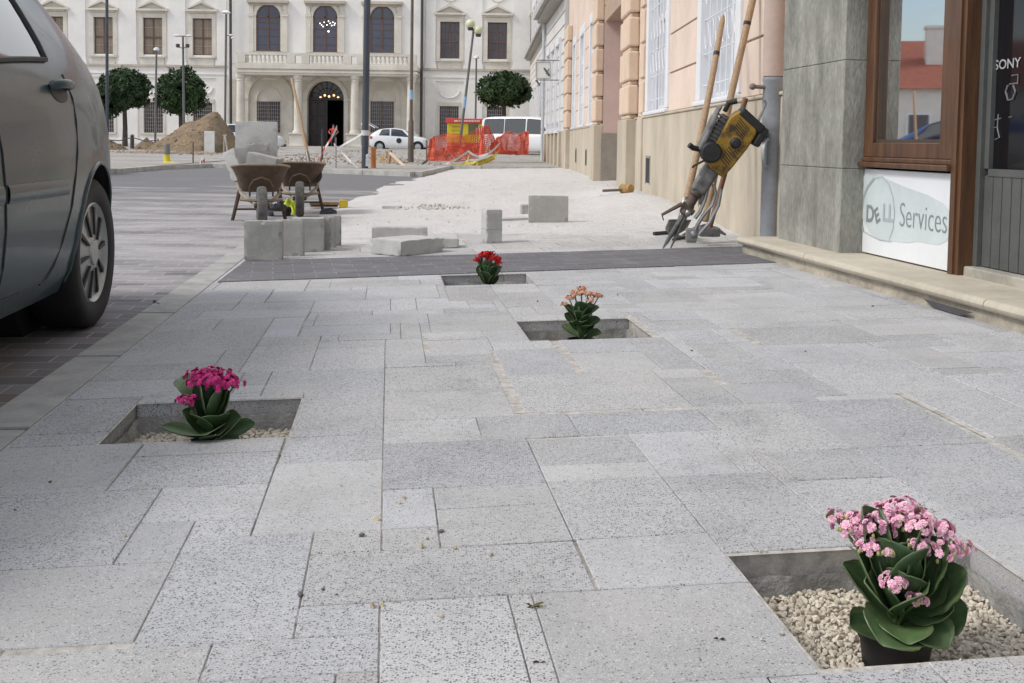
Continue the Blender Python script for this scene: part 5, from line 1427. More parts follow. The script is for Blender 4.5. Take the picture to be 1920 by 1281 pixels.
# yellow and red box stall behind the netting
bx_ = thing('yellow_stall', 'yellow box stall with red top band behind the orange netting', 'stall', loc=tuple(on_y(868, 286, 57)))
m_yel = M('stall_yellow', (.62, .48, .02), .5, .1, 2); m_redb = M('stall_red', (.60, .055, .04), .5, .1, 2)
a, b_ = on_y(838, 286, 57), on_y(902, 286, 57)
mb = MB(); mb.b2((a.x, 57, .2), (b_.x, 58.6, fz(231, 868, 57))); mb.build('box_body', m_yel, bx_, bevel=.03)
mb = MB(); mb.b2((a.x-.08, 56.92, fz(231, 868, 57)), (b_.x+.08, 58.68, fz(222.5, 868, 57))); rb = mb.build('roof_band', m_redb, bx_, bevel=.02)
mb = MB(); rr = random.Random(2)
for u in range(852, 898, 3): 
    if u in (867,): continue
    q = on_y(u, 228.5, 56.9); mb.b2((q.x, 56.905, q.z), (q.x+.055*rr.uniform(.7, 1.2), 56.915, q.z+.085))
mb.build('band_lettering', M('lettering_white', (.7, .68, .66), .5), rb)
mb = MB(); q0, q1 = on_y(878, 252, 56.98), on_y(897, 233, 56.98); mb.b2((q0.x, 56.97, q0.z), (q1.x, 56.99, q1.z)); mb.build('stall_window', M('stall_glass', (.09, .11, .06), .15), bx_)
mb = MB(); q0, q1 = on_y(838, 286, 56.98), on_y(902, 268, 56.98); mb.b2((q0.x, 56.96, q0.z), (q1.x, 56.985, q1.z)); mb.build('lower_panel', M('stall_lower', (.36, .05, .05), .5), bx_)
for s in (.25, .75):
    mb = MB(); x = lerp(a.x, b_.x, s); mb.lathe([(.3, -.1), (.3, .1)], (x, 57.1, .32), 16, mat=Matrix.Rotation(R(90), 3, 'X')); mb.build('wheel', m_tyre, bx_)
for k in range(4): 
    q = on_y(847+0*k, 238+7*k, 56.97); mb = MB(); mb.b2((q.x, 56.965, q.z), (q.x+.55, 56.98, q.z+.03)); mb.build('vent_line', M('line_dark', (.25, .18, .02), .6), bx_)

# ================================================================== houses across the street, mirrored in the shop window
m_rooft = M('roof_red', (.27, .085, .055), .85, .2, 3, stretch=(1, 6, 1))
def corner_house(label, x, y, a, Lx, Ly, He, Hr, seed):
    t = thing('corner_house', label, 'building', mat=level_frame(x, y, 0, a)); 
    mb = MB(); mb.b2((0, 0, -.1), (Lx, Ly, He)); mb.build('wall', m_cream, t, world=False)
    mb = MB(); e = .35; mb.add([(-e, -e, He), (Lx+e, -e, He), (Lx+e, Ly+e, He), (-e, Ly+e, He), (-e, Ly/2, Hr), (Lx+e, Ly/2, Hr)], [(0, 1, 5, 4), (2, 3, 4, 5), (1, 2, 5), (3, 0, 4), (3, 2, 1, 0)]); rf = mb.build('roof', m_rooft, t, world=False)
    rr = random.Random(seed)
    for k in range(3): 
        mb = MB(); xx = lerp(1.5, Lx-1.5, (k+.5)/3); mb.b2((xx, Ly*.22, He+.4), (xx+.9, Ly*.22+.7, Hr+.4)); mb.b2((xx-.08, Ly*.22-.08, Hr+.4), (xx+.98, Ly*.22+.78, Hr+.55)); mb.build('chimney', m_cream, rf, world=False)
    n = int(Lx/2.4)
    for k in range(n):
        for z in ((1.0, 2.4),)+(((He-2.0, He-.6),) if He > 5 else ()):
            xx = (k+.5)*Lx/n; mb = MB(); mb.b2((xx-.6, -.06, z[0]-.1), (xx+.6, .02, z[1]+.1)); f = mb.build('window_frame', m_white, t, world=False); mb = MB(); mb.b2((xx-.48, -.075, z[0]), (xx+.48, -.05, z[1])); mb.build('window_pane', m_bpane2, f, world=False)
corner_house('low cream house with red tiled roof and chimneys, mirrored in the shop window', -46.8, 38.2, R(28), 25, 9, 3.7, 6.5, 4)
corner_house('cream house across the street with red roof, mirrored in the car side', -16, -14, R(90), 24, 9, 6.2, 9.5, 9) if False else None
# ================================================================== flowering pot plants
m_pot = M('pot_black', (.012, .012, .013), .5, .15, 20)
m_soil = M('potting_soil', (.025, .018, .013), .95, .3, 60, bump=.8, bscale=160)
def kal_leaf():
    t = NT('succulent_leaf'); at = t.new('Attribute'); at.attribute_name = 'shade'; s_ = t.new('SeparateColor'); t.link(at.outputs['Color'], s_.inputs[0])
    base = t.mix(s_.outputs[0], (.024, .055, .024), (.085, .145, .055)); base = t.mix(t.math('MULTIPLY', s_.outputs[1], .5), base, (.13, .16, .07))
    base = t.mix(1, base, t.ramp(t.noise(70, 4), [(.3, .85), (.7, 1.1)]), 'MULTIPLY'); t.col(base); t.rough(.42); t.b.inputs['Specular IOR Level'].default_value = .4
    t.b.inputs['Subsurface Weight'].default_value = .0; t.bump(t.noise(120, 3), .12, .002); return t.m
m_kleaf = kal_leaf(); m_stem = M('plant_stem', (.085, .13, .04), .55, .15, 30)
def petal_mat(nm, a, b):
    t = NT(nm); at = t.new('Attribute'); at.attribute_name = 'shade'; s_ = t.new('SeparateColor'); t.link(at.outputs['Color'], s_.inputs[0])
    t.col(t.mix(s_.outputs[0], a, b)); t.rough(.6); t.b.inputs['Specular IOR Level'].default_value = .2; return t.m
def leaf_geo(mb, shades, base, dirv, up, ln, wd, curl, fold, sh, droop=0):
    d = Vector(dirv).normalized(); u = Vector(up); u = (u-d*u.dot(d)).normalized(); s = d.cross(u)
    nu, nv = 8, 12; o = len(mb.v); top = []
    prof = [0.10, .14, .26, .50, .76, .92, .99, 1.0, .98, .92, .80, .58, .12]
    for j in range(nv+1):
        t = j/nv; w_ = wd*prof[j]*.5
        # bend along the length
        ang = curl*t; ctr = base+d*(ln*(math.sin(ang)/curl if abs(curl) > 1e-3 else t))+u*(ln*((1-math.cos(ang))/curl if abs(curl) > 1e-3 else 0))
        n_ = (u*math.cos(ang)-d*math.sin(ang)).normalized()
        for i in range(nu+1):
            k = (i/nu-.5)*2; scal = 1+.035*math.sin(t*26)*(abs(k) > .9)
            top.append(ctr+s*(k*w_*scal)+n_*(fold*w_*k*k+.0010))
    vs = top+[p-u*.0022 for p in top]
    m_ = (nu+1)*(nv+1); fs = []
    for j in range(nv):
        for i in range(nu):
            a = j*(nu+1)+i; fs.append((a, a+1, a+nu+2, a+nu+1)); shades.append((sh, 1.0 if i in (0, nu-1) and j > 3 else (.45 if i in (3, 4) else 0), 0, 1))
    for j in range(nv):
        for i in range(nu):
            a = m_+j*(nu+1)+i; fs.append((a+nu+1, a+nu+2, a+1, a)); shades.append((sh*.7, 0, 0, 1))
    edge = [i for i in range(nu+1)]+[(j+1)*(nu+1)-1 for j in range(1, nv+1)]+[nv*(nu+1)+i for i in range(nu-1, -1, -1)]+[j*(nu+1) for j in range(nv-1, 0, -1)]
    for a, b_ in zip(edge, edge[1:]+edge[:1]): fs.append((a, a+m_, b_+m_, b_)); shades.append((sh, .8, 0, 1))
    mb.add(vs, fs)
def floret(mb, shades, c, axis, r, rr, openk, layers=3):
    ax = Vector(axis).normalized(); u = ax.orthogonal().normalized(); w_ = ax.cross(u)
    for L_ in range(layers):
        n = 5 if L_ < 2 else 4; rad = r*(1-.27*L_); tilt = lerp(.25, 1.05, L_/max(1, layers-1))*(1.3-openk)
        ph = rr.uniform(0, 6.28)
        for k in range(n):
            a = ph+2*PI*k/n; d = u*math.cos(a)+w_*math.sin(a); s = ax.cross(d); hw = rad*.52
            e = (d*math.cos(tilt)+ax*math.sin(tilt)); b0 = c+ax*(.12*r*L_)
            p1 = b0+e*rad*.55; p2 = b0+e*rad*.9-ax*rad*.05; p3 = b0+e*rad*1.0-ax*rad*.12
            mb.add([b0, p1-s*hw*.8, p2-s*hw*.75, p3, p2+s*hw*.75, p1+s*hw*.8], [(0, 1, 2, 3), (0, 3, 4, 5)])
            v = rr.uniform(.0, .5)+.12*L_; g_ = lambda x: (min(1, max(0, x)), 0, 0, 1); shades += [[g_(v-.15), g_(v+.15), g_(v+.4), g_(v+.6)], [g_(v-.15), g_(v+.6), g_(v+.4), g_(v+.15)]]
def set_shade(o, shades):
    ca_ = o.data.color_attributes.new('shade', 'FLOAT_COLOR', 'CORNER'); buf_ = []
    for p, s_ in zip(o.data.polygons, shades): buf_ += [x for q in s_ for x in q] if isinstance(s_, list) else list(s_)*p.loop_total
    ca_.data.foreach_set('color', buf_)
def plant(label, a, b, zbase, seed, leaves, heads, m_pet, rpot=.058, hpot=.098, fl=.0105, buds=0, bud_m=None, scale=1.0, lk=(1, 1)):
    rr = random.Random(seed); base = fw(a, b, 0) if not isinstance(a, Vector) else a
    base = Vector((base.x, base.y, base.z+zbase)); t = thing('potted_plant', label, 'potted plant', loc=tuple(base), group='flowering plants in the pavement pits')
    mb = MB(); mb.lathe([(rpot*.74, 0), (rpot*.77, .004), (rpot*.95, hpot*.86), (rpot*1.0, hpot*.87), (rpot*1.02, hpot*.98), (rpot*1.0, hpot), (rpot*.95, hpot), (rpot*.93, hpot*.9)], base, 36, cap=False); po = mb.build('pot', m_pot, t, smooth=True, angle=35)
    mb = MB(); mb.lathe([(rpot*.94, 0), (rpot*.5, .004), (0, .006)], base+Vector((0, 0, hpot*.9)), 20, cap=False); mb.build('soil', m_soil, po)
    top = base+Vector((0, 0, hpot*.9))
    # heads: (dx, dy, dz, radius, count)
    st = MB(); st.tube([top, top+Vector((.004, 0, .05)), top+Vector((0, .004, .10*scale))], [.006, .0055, .004], 7)
    for (dx, dy, dz, hr, n) in heads:
        h = top+Vector((dx, dy, dz)); mid = top+Vector((dx*.35, dy*.35, dz*.55)); st.tube([top+Vector((dx*.1, dy*.1, .02)), mid, h-Vector((0, 0, hr*.3))], [.0035, .003, .0025], 6)
        for k in range(6):
            q = h+Vector((hr*.7*math.cos(k*1.05), hr*.7*math.sin(k*1.05), rr.uniform(-.2, .4)*hr)); st.tube([h-Vector((0, 0, hr*.5)), q], .0013, 4)
    st.build('stem', m_stem, t, smooth=True)
    for (az, el, ln, wd, h, curl, fold, sh) in leaves:
        ln *= lk[0]; wd *= lk[1]
        if lk[1] == 1.38 and el > 8 and h > .013: curl = curl*.5 if curl > -.85 else curl; el = min(80, el+9) if curl > -.85 else el
        az_, el_ = R(az), R(el); d = Vector((math.cos(az_)*math.cos(el_), math.sin(az_)*math.cos(el_), math.sin(el_)))
        b0 = top+Vector((math.cos(az_)*.008, math.sin(az_)*.008, h)); up = Vector((-math.cos(az_)*math.sin(el_), -math.sin(az_)*math.sin(el_), math.cos(el_)))+Vector((rr.gauss(0, .25), -rr.uniform(.15, .9), 0))
        mb = MB(); s_ = []; leaf_geo(mb, s_, b0, d, up, ln, wd, curl, fold, min(1, max(0, sh*.7+rr.uniform(-.1, .45)))); o = mb.build('leaf', m_kleaf, t, smooth=True, angle=60); set_shade(o, s_)
    for (dx, dy, dz, hr, n) in heads:
        h = top+Vector((dx, dy, dz)); mb = MB(); s_ = []
        n = int(n*1.6)
        for k in range(n):
            th = math.acos(1-1.25*(k+.5)/n); ph = k*2.399963+rr.uniform(-.2, .2); d = Vector((math.sin(th)*math.cos(ph), math.sin(th)*math.sin(ph), math.cos(th)))
            c = h+Vector((d.x*hr*1.12, d.y*hr*1.12, d.z*hr*.55))*rr.uniform(.60, 1.34); floret(mb, s_, c, (d+Vector((rr.gauss(0, .25), rr.gauss(0, .25), .15))), fl*rr.uniform(.8, 1.15), rr, rr.uniform(.6, 1.15))
        if buds:
            mb.cur = 1; nb = len(mb.f)
            for k in range(buds):
                ph = rr.uniform(0, 6.28); c = h+Vector((hr*1.05*math.cos(ph), hr*1.05*math.sin(ph), rr.uniform(-.35, .25)*hr)); mb.ball(c, (.0028, .0028, .0042), 6); 
            s_ += [(.5, 0, 0, 1)]*(len(mb.f)-nb)
        o = mb.build('flower_head', [m_pet, bud_m] if buds else m_pet, t); set_shade(o, s_)
    return t
m_bud = M('flower_bud', (.36, .36, .14), .5, .2, 40); m_bud2 = M('salmon_bud', (.50, .36, .20), .5, .25, 60)
m_pk = petal_mat('petal_pink', (.58, .10, .26), (.86, .60, .68))
m_mg = petal_mat('petal_magenta', (.38, .012, .11), (.66, .06, .27))
m_rd = petal_mat('petal_red', (.30, .006, .008), (.60, .025, .025))
m_sa = petal_mat('petal_salmon', (.62, .20, .14), (.78, .46, .34))
# the near plant, light pink: az measured from +X (right), -90 = towards the camera
P1 = on_z(1687, 1200, .015); P1 = Vector((.618, 1.672, 0))
plant('light pink flowering plant in a black pot, nearest of the four', P1, 0, -.112, 5, [
    (250, 28, .088, .072, .020, -.9, .25, .95), (295, 30, .080, .060, .020, -1.1, .30, .9), (262, 44, .080, .062, .014, -1.15, .28, .95), (172, 42, .105, .046, .022, -.15, .5, .45), (200, 5, .075, .05, .012, .25, .35, .35),
    (350, 12, .095, .062, .015, .5, .35, .5), (15, 48, .105, .075, .03, .55, .5, .4), (325, 22, .075, .055, .03, -.5, .3, .7), (110, 70, .125, .060, .055, -.2, .4, .25), (150, 62, .145, .062, .045, .12, .6, .2),
    (270, 66, .100, .062, .055, .1, .5, .12), (330, 62, .10, .06, .05, .3, .45, .3), (60, 55, .11, .07, .03, .3, .4, .25), (225, 52, .075, .045, .03, -.3, .4, .55), (95, 30, .10, .06, .02, .2, .4, .3), (300, 75, .085, .05, .065, -.3, .4, .2), (185, 65, .085, .045, .05, -.2, .4, .3), (160, 72, .155, .05, .03, .15, .5, .3), (5, 58, .125, .062, .03, .25, .45, .35), (28, 45, .125, .062, .03, .35, .4, .45), (340, 50, .115, .06, .045, .15, .4, .2), (265, 48, .085, .05, .05, -.4, .35, .35), (215, 35, .085, .05, .04, -.2, .35, .5), (235, 62, .115, .062, .05, -.15, .4, .3), (290, 58, .110, .062, .055, -.25, .4, .35), (315, 68, .12, .06, .05, .1, .4, .2), (190, 50, .115, .055, .03, .1, .4, .6), (345, 32, .115, .066, .03, .3, .4, .6), (275, 40, .09, .06, .035, -.5, .3, .6), (20, 25, .10, .06, .02, .4, .4, .5)],
    [(-.068, .02, .168, .026, 15), (-.052, -.015, .150, .020, 11), (-.015, .03, .186, .024, 15), (.018, .045, .192, .026, 17), (.045, .03, .180, .022, 13), (.055, -.012, .148, .030, 18), (.088, -.005, .146, .020, 10), (-.022, -.050, .108, .018, 10), (.008, -.062, .085, .012, 6), (.078, .03, .165, .014, 6), (-.085, .05, .175, .014, 6), (-.035, .0, .176, .022, 12), (.03, -.005, .180, .024, 13), (.0, .01, .184, .022, 12), (.07, .015, .168, .022, 11), (-.055, .03, .178, .020, 10), (-.03, -.03, .150, .016, 8), (.02, -.035, .158, .018, 8)],
    m_pk, buds=5, bud_m=m_bud, fl=.0072, lk=(1.12, 1.38))
P2 = on_z(392, 812, -.02); P2 = Vector((-.775, 2.765, 0))
plant('magenta flowering plant with broad low leaves in the left pit', P2, 0, -.132, 12, [
    (268, 52, .080, .078, .012, -1.0, .2, .75), (245, 66, .08, .06, .02, -.5, .3, .5), (300, 62, .085, .062, .02, -.5, .3, .4), (186, 12, .105, .046, .015, .15, .35, .75), (202, 48, .085, .055, .02, .1, .35, .5), (352, 36, .085, .068, .015, .1, .35, .35), (8, 14, .10, .048, .012, .3, .35, .6), (330, 4, .08, .042, .008, .1, .3, .25), (300, 30, .07, .06, .012, -.2, .3, .4),
    (150, 72, .11, .052, .04, .1, .4, .3), (240, 74, .10, .062, .06, .05, .35, .25), (285, 78, .115, .062, .05, 0, .45, .15), (30, 70, .115, .055, .05, .15, .5, .3), (90, 75, .12, .05, .05, 0, .5, .2), (175, 64, .10, .075, .095, -.9, .3, .5), (218, 66, .09, .05, .045, .05, .35, .45), (330, 68, .10, .055, .05, .1, .4, .3), (0, 60, .09, .05, .05, .2, .4, .4)],
    [(-.028, -.01, .180, .026, 20), (-.002, -.015, .172, .030, 26), (.03, -.01, .158, .030, 24), (.06, .0, .160, .022, 14), (-.050, -.035, .124, .024, 20), (-.005, .03, .185, .02, 12), (.01, -.02, .172, .026, 18), (-.018, .01, .184, .024, 16), (.045, .01, .168, .022, 14), (-.035, -.02, .165, .02, 12), (.03, .02, .18, .02, 10)],
    m_mg, fl=.0068, lk=(1.15, 1.35))
P3 = Vector((.283, 4.265, .002))
lv = []
rr = random.Random(31)
for k in range(34):
    t_ = k/34; lv.append((k*137.5+rr.uniform(-25, 25), rr.uniform(22, 74), rr.uniform(.065, .10)*(1-.15*t_), rr.uniform(.036, .058), rr.uniform(.0, .10), rr.uniform(-.45, .35), .4, rr.uniform(.1, .85)))
plant('salmon budding plant with slender stalks in the middle pit', P3, 0, -.128, 23, lv,
    [(-.072, 0, .150, .012, 3), (-.052, -.02, .178, .014, 5), (-.028, 0, .190, .016, 6), (-.004, -.02, .198, .016, 6), (.022, -.01, .192, .017, 7), (.048, 0, .188, .018, 8), (.066, .01, .182, .014, 6), (.0, .03, .208, .014, 6), (-.03, .03, .194, .014, 4), (.03, -.03, .170, .014, 4)],
    m_sa, fl=.0075, buds=14, bud_m=m_bud2)
P4 = Vector((-.128, 5.80, -.006)); lv = []
for k in range(36):
    t_ = k/36; lv.append((k*137.5+rr.uniform(-25, 25), rr.uniform(48, 80), rr.uniform(.075, .105), rr.uniform(.042, .064), rr.uniform(.0, .07), rr.uniform(-.3, .2), .35, rr.uniform(.15, .75)))
plant('red flowering plant in the pit beside the dark band, farthest of the four', P4, 0, -.118, 40, lv,
    [(-.030, 0, .172, .026, 22), (-.01, -.02, .184, .024, 22), (.022, -.02, .160, .026, 22), (.045, 0, .158, .026, 20), (.005, .03, .182, .026, 18), (-.055, .0, .150, .018, 10), (.058, -.02, .140, .018, 10)], m_rd, fl=.0085)

# ================================================================== loose pebbles, petals on the slabs
m_peb = M('pebble_beige', (.50, .42, .30), .85, .25, 90); m_peb2 = M('pebble_grey', (.15, .145, .13), .85, .25, 90)
rp_ = random.Random(8)
for u, v_, dk, r_ in ((639, 912, 0, .0035), (757, 935, 0, .006), (749, 945, 0, .005), (706, 975, 0, .007), (678, 1005, 1, .006), (827, 998, 1, .006), (801, 1011, 0, .0045), (790, 1026, 0, .006), (853, 1029, 0, .0055), (921, 1042, 0, .0045), (699, 1140, 0, .006), (715, 1136, 0, .0055), (827, 1158, 0, .0045), (563, 1117, 1, .006), (606, 1107, 1, .004), (631, 1116, 1, .003), (260, 912, 0, .005), (94, 905, 1, .004), (235, 1007, 0, .005), (402, 1094, 0, .003), (1297, 659, 1, .006), (1290, 640, 1, .003), (1510, 660, 1, .004), (28, 957, 1, .003), (290, 568, 1, .012), (297, 570, 0, .008), (1008, 566, 1, .006), (1158, 554, 1, .006), (1636, 575, 1, .006)):
    p = on_pave(u, v_); t = thing('pebble', 'small beige pebble lying loose on the pale slabs' if not dk else 'tiny dark grit stone lying loose on the pale slabs', 'pebble', loc=tuple(p), group='loose stones on the paving')
    mb = MB(); pebble(mb, p+Vector((0, 0, r_*.45)), r_, rp_); mb.build('stone', m_peb2 if dk else m_peb, t, smooth=True)
m_dry = M('dry_petal', (.10, .045, .04), .8, .35, 60); m_dryg = M('dry_green', (.16, .15, .05), .8, .3, 60)
def scrap(label, u, v_, L_, green, seed):
    p = on_pave(u, v_)+Vector((0, 0, .001)); t = thing('fallen_petal', label, 'fallen petal', loc=tuple(p)); rr = random.Random(seed); mb = MB()
    for k in range(5):
        a = rr.uniform(-.6, .6)+(0 if k % 2 else 3.0); d = Vector((math.cos(a), math.sin(a)*.5, rr.uniform(.05, .5))).normalized(); s = Vector((0, .5, .8)).cross(d).normalized(); ln = L_*rr.uniform(.4, 1)
        mb.add([p, p+d*ln*.5-s*L_*.18, p+d*ln+Vector((0, 0, -ln*.15)), p+d*ln*.5+s*L_*.18+Vector((0, 0, .002))], [(0, 1, 2, 3)])
    mb.build('petals', m_dry, t)
    if green:
        mb = MB(); mb.tube([p+Vector((-.004, -.004, .002)), p+Vector((.006, 0, .006)), p+Vector((.016, .004, .007))], .0016, 5); mb.tube([p+Vector((.004, 0, .005)), p+Vector((.015, -.004, .004))], .0013, 5); mb.build('stalk', m_dryg, t)
scrap('wilted brown bloom with a green stalk on the slabs', 1000, 1140, .018, True, 1)
scrap('small dry reddish petal near the picture bottom', 1012, 1244, .013, False, 2)
scrap('small dark dry petal left of the nearest pit', 1348, 1200, .013, False, 6)

# ================================================================== concrete blocks
m_blk = M('block_concrete', (.40, .395, .375), .92, .14, 7, c2=(.32, .315, .30), bump=.4, bscale=110, bdist=.003)
m_blk2 = M('block_pale', (.46, .455, .44), .92, .12, 7, bump=.4, bscale=110, bdist=.003)
def block(label, c, size, rz=0.0, tilt=None, m=m_blk, group='concrete paving blocks', seed=0):
    mw = Matrix.Translation(Vector(c)) @ Matrix.Rotation(rz, 4, 'Z')
    if tilt: mw = mw @ Matrix.Rotation(tilt[0], 4, tilt[1])
    t = thing('concrete_block', label, 'concrete block', mat=mw, group=group)
    mb = MB(); hx_, hy_ = size[0]/2, size[1]/2; sd_ = len(label)*3.7+c[0]*11; n = 10
    bm = bmesh.new(); bmesh.ops.create_cube(bm, size=1); bmesh.ops.subdivide_edges(bm, edges=bm.edges, cuts=n, use_grid_fill=True)
    for v in bm.verts:
        e = [abs(abs(x)-.5) < 1e-4 for x in v.co]; p = Vector((v.co.x*size[0], v.co.y*size[1], (v.co.z+.5)*size[2])); k = sum(e)
        if k >= 2:
            w_ = .0022+max(0, mnoise.noise(p*26+Vector((sd_, 0, 0)))-.12)*.032+(.003 if k == 3 else 0)
            for a in range(3):
                if e[a]: p[a] -= math.copysign(w_*(.6+.4*mnoise.noise(p*60)), v.co[a])
        else: p += Vector((mnoise.noise(p*20), mnoise.noise(p*20+Vector((9, 0, 0))), mnoise.noise(p*20+Vector((0, 9, 0)))))*.0012
        v.co = p
    me = bpy.data.meshes.new('body'); bm.to_mesh(me); bm.free(); me.materials.append(m)
    o = bpy.data.objects.new('body', me); COL.objects.link(o); o.parent = t; WM[o.name] = WM[t.name]
    return t
ra = R(10)
# row of slabs standing on edge at the pavement edge; x,y from the foot of each
base = [(on_z(492, 487, -.036), .245, .255, .085, 5), (on_z(541, 480, -.034), .20, .245, .05, -4), (on_z(574, 472, -.032), .22, .235, .16, 8), (on_z(606, 467, -.03), .10, .225, .05, 4), (on_z(615, 464, -.03), .10, .225, .055, 8), (on_z(626, 461, -.03), .10, .225, .045, 6)]
names = ['front concrete slab of the row standing on edge', 'second slab of the standing row, half hidden by the first', 'thick grey block in the middle of the standing row', 'thin slab after the thick block of the standing row', 'second last slab of the standing row', 'last slab at the right end of the standing row']
for (p, w_, h, th, an), nm in zip(base, names):
    block(nm, (p.x, p.y+th/2, SLOPE*p.x), (w_, th, h), R(an), m=m_blk)
p = on_z(760, 482, -.018); block('flat concrete slab in front, its corner pointing at the camera', (p.x-.01, p.y+.26, SLOPE*p.x), (.30, .42, .105), R(-40), m=m_blk2)
p = on_z(748, 451, -.02); block('long flat slab lying behind the cornered one', (p.x-.0, p.y+.06, SLOPE*p.x), (.43, .16, .105), R(5), m=m_blk2)
p = on_z(838, 466, -.015); block('short flat slab lying at the right end of the flat pair', (p.x, p.y+.08, SLOPE*p.x), (.16, .2, .07), R(4), m=m_blk2)
p = on_pave(921, 456); nb_ = block('narrow grooved block standing upright behind the red flowers', (p.x, p.y+.07, p.z), (.125, .14, .25), R(18), m=m_blk2)
mb = MB(); mb.box((0, 0, .102), (.1262, .1412, .004)); mb.build('groove', M('block_groove', (.30, .295, .28), .95), nb_, world=False)
p = on_pave(1028, 418); block('wide grey block standing on edge by itself', (p.x, p.y+.05, p.z), (.37, .09, .25), R(1), m=M('block_warm', (.36, .345, .325), .92, .1, 5, bump=.4, bscale=110, bdist=.003))
p = on_pave(984, 404); block('small piece of block left of the wide standing one', (p.x, p.y+.2, p.z), (.08, .12, .10), R(8), m=m_blk)
p = on_pave(735, 392); block('broken brick lying flat on the sand', (p.x, p.y, sandz(p.x, p.y)-.005), (.21, .11, .035), R(-8), m=m_blk2)
# edge of the last laid row
mb = MB(); e = thing('edge_slab', 'thin slab edge laid between the narrow and the wide block', 'slab', loc=tuple(on_pave(965, 414)))
a, b_ = on_pave(940, 416), on_pave(992, 414); d = (b_-a).normalized(); k = Vector((-d.y, d.x, 0))
for q in (0,): mb.add([a, b_, b_+k*.16, a+k*.16, a+Vector((0, 0, .03)), b_+Vector((0, 0, .03)), b_+k*.16+Vector((0, 0, .03)), a+k*.16+Vector((0, 0, .03))], [(3, 2, 1, 0), (4, 5, 6, 7), (0, 1, 5, 4), (1, 2, 6, 5), (2, 3, 7, 6), (3, 0, 4, 7)])
mb.build('body', m_blk2, e, bevel=.004)

# ================================================================== wheelbarrows
m_rust = M('barrow_rust', (.13, .085, .055), .75, .35, 7, c2=(.07, .045, .03), bump=.3, bscale=60)
m_rim_w = M('barrow_rim', (.27, .22, .165), .7, .25, 9)
m_rubber = M('grey_rubber', (.115, .11, .105), .85, .3, 20, bump=.5, bscale=70)
def barrow(label, org, rz, seed):
    t = thing('wheelbarrow', label, 'wheelbarrow', loc=tuple(org), rz=rz, group='rusty wheelbarrows')
    # local: -y towards the wheel (front), z up
    rim = []; bot = []; n = 28
    for k in range(n):
        a = 2*PI*k/n; cx_, sx_ = math.cos(a), math.sin(a); sg = lambda v_, e: math.copysign(abs(v_)**e, v_)
        rim.append(Vector((sg(cx_, .55)*.272, sg(sx_, .55)*.42+.08, .545+.03*(sx_ < 0)*abs(sx_)-.01))); bot.append(Vector((sg(cx_, .6)*.165, sg(sx_, .6)*.24+.12, .30)))
    rg = [rim, [r_.lerp(b_, .35)+Vector((0, 0, -.0)) for r_, b_ in zip(rim, bot)], [r_.lerp(b_, .75)+Vector((0, 0, -.015)) for r_, b_ in zip(rim, bot)], bot]
    mb = MB(); vs = [p for r_ in rg for p in r_]; off = len(vs); vin = [Vector((p.x*.985, (p.y-.1)*.985+.1, p.z+.006)) for p in vs]; fs = []
    for i in range(3):
        for j in range(n): k = (j+1) % n; fs.append((i*n+j, (i+1)*n+j, (i+1)*n+k, i*n+k)); fs.append((off+i*n+j, off+i*n+k, off+(i+1)*n+k, off+(i+1)*n+j))
    fs.append(tuple(range(3*n, 4*n))); fs.append(tuple(reversed(range(off+3*n, off+4*n))))
    mb.add(vs+vin, fs); mb.build('tray', m_rust, t, smooth=True, world=False, angle=50)
    mb = MB(); mb.tube(rim+[rim[0]], .011, 6, False); mb.build('tray_rim', m_rim_w, t, smooth=True, world=False)
    mb = MB()
    for s in (-1, 1): mb.tube([(s*.055, -.46, .20), (s*.17, -.12, .28), (s*.19, .35, .30), (s*.27, 1.0, .56)], .017, 8)
    mb.tube([(-.19, -.36, .245), (-.1, -.40, .235), (.1, -.40, .235), (.19, -.36, .245)], .016, 6)
    mb.build('frame', m_rim_w, t, smooth=True, world=False)
    for s in (-1, 1):
        mb = MB(); mb.tube([(s*.185, .18, .30), (s*.255, .34, .0)], .019, 6); mb.tube([(s*.19, .42, .30), (s*.255, .34, .012)], .015, 6); mb.build('leg', m_rust, t, smooth=True, world=False)
    mb = MB(); mb.tube([(-.235, .33, .11), (.235, .33, .11)], .011, 6); mb.build('leg_brace', m_rust, t, world=False)
    r_ = .185; q = Matrix.Rotation(R(90), 3, 'Y'); c = Vector((0, -.44, r_))
    mb = MB(); prof_ = [(r_-.075, -.030), (r_-.03, -.046), (r_-.008, -.036), (r_, -.014), (r_, .014), (r_-.008, .036), (r_-.03, .046), (r_-.075, .030)]
    mb.lathe(prof_, c, 36, mat=q, cap=False); wh = mb.build('wheel', m_rubber, t, smooth=True, world=False)
    mb = MB(); mb.lathe([(0, -.02), (r_-.07, -.026), (r_-.07, .026), (0, .02)], c, 20, mat=q, cap=False); mb.tube([c+Vector((-.07, 0, 0)), c+Vector((.07, 0, 0))], .016, 8); mb.build('wheel_disc', m_rust, wh, smooth=True, world=False)
    # pressed hoop guarding the wheel
    mb = MB(); mb.tube([(-.105, -.33+.02, .27), (-.105, -.34, .36), (-.07, -.352, .42), (0, -.358, .445), (.07, -.352, .42), (.105, -.34, .36), (.105, -.31, .27)], .010, 6); mb.build('wheel_guard', m_rust, t, smooth=True, world=False)
    return t
p = on_z(489, 425, -.052); B1 = Vector((p.x-.11, p.y+.45, -.052)); barrow('rusty wheelbarrow on the left, loaded with concrete blocks', B1, R(15), 1)
p = on_z(568, 408, -.05); B2 = Vector((p.x-.14, p.y+.55, -.052)); barrow('rusty wheelbarrow on the right with a shovel standing in it', B2, R(11), 2)
g1 = 'blocks in the left wheelbarrow'
block('large concrete slab standing upright in the left wheelbarrow', (B1.x-.11, B1.y+.32, .30+.30-.05), (.40, .09, .37), R(3), m=m_blk2, group=g1)
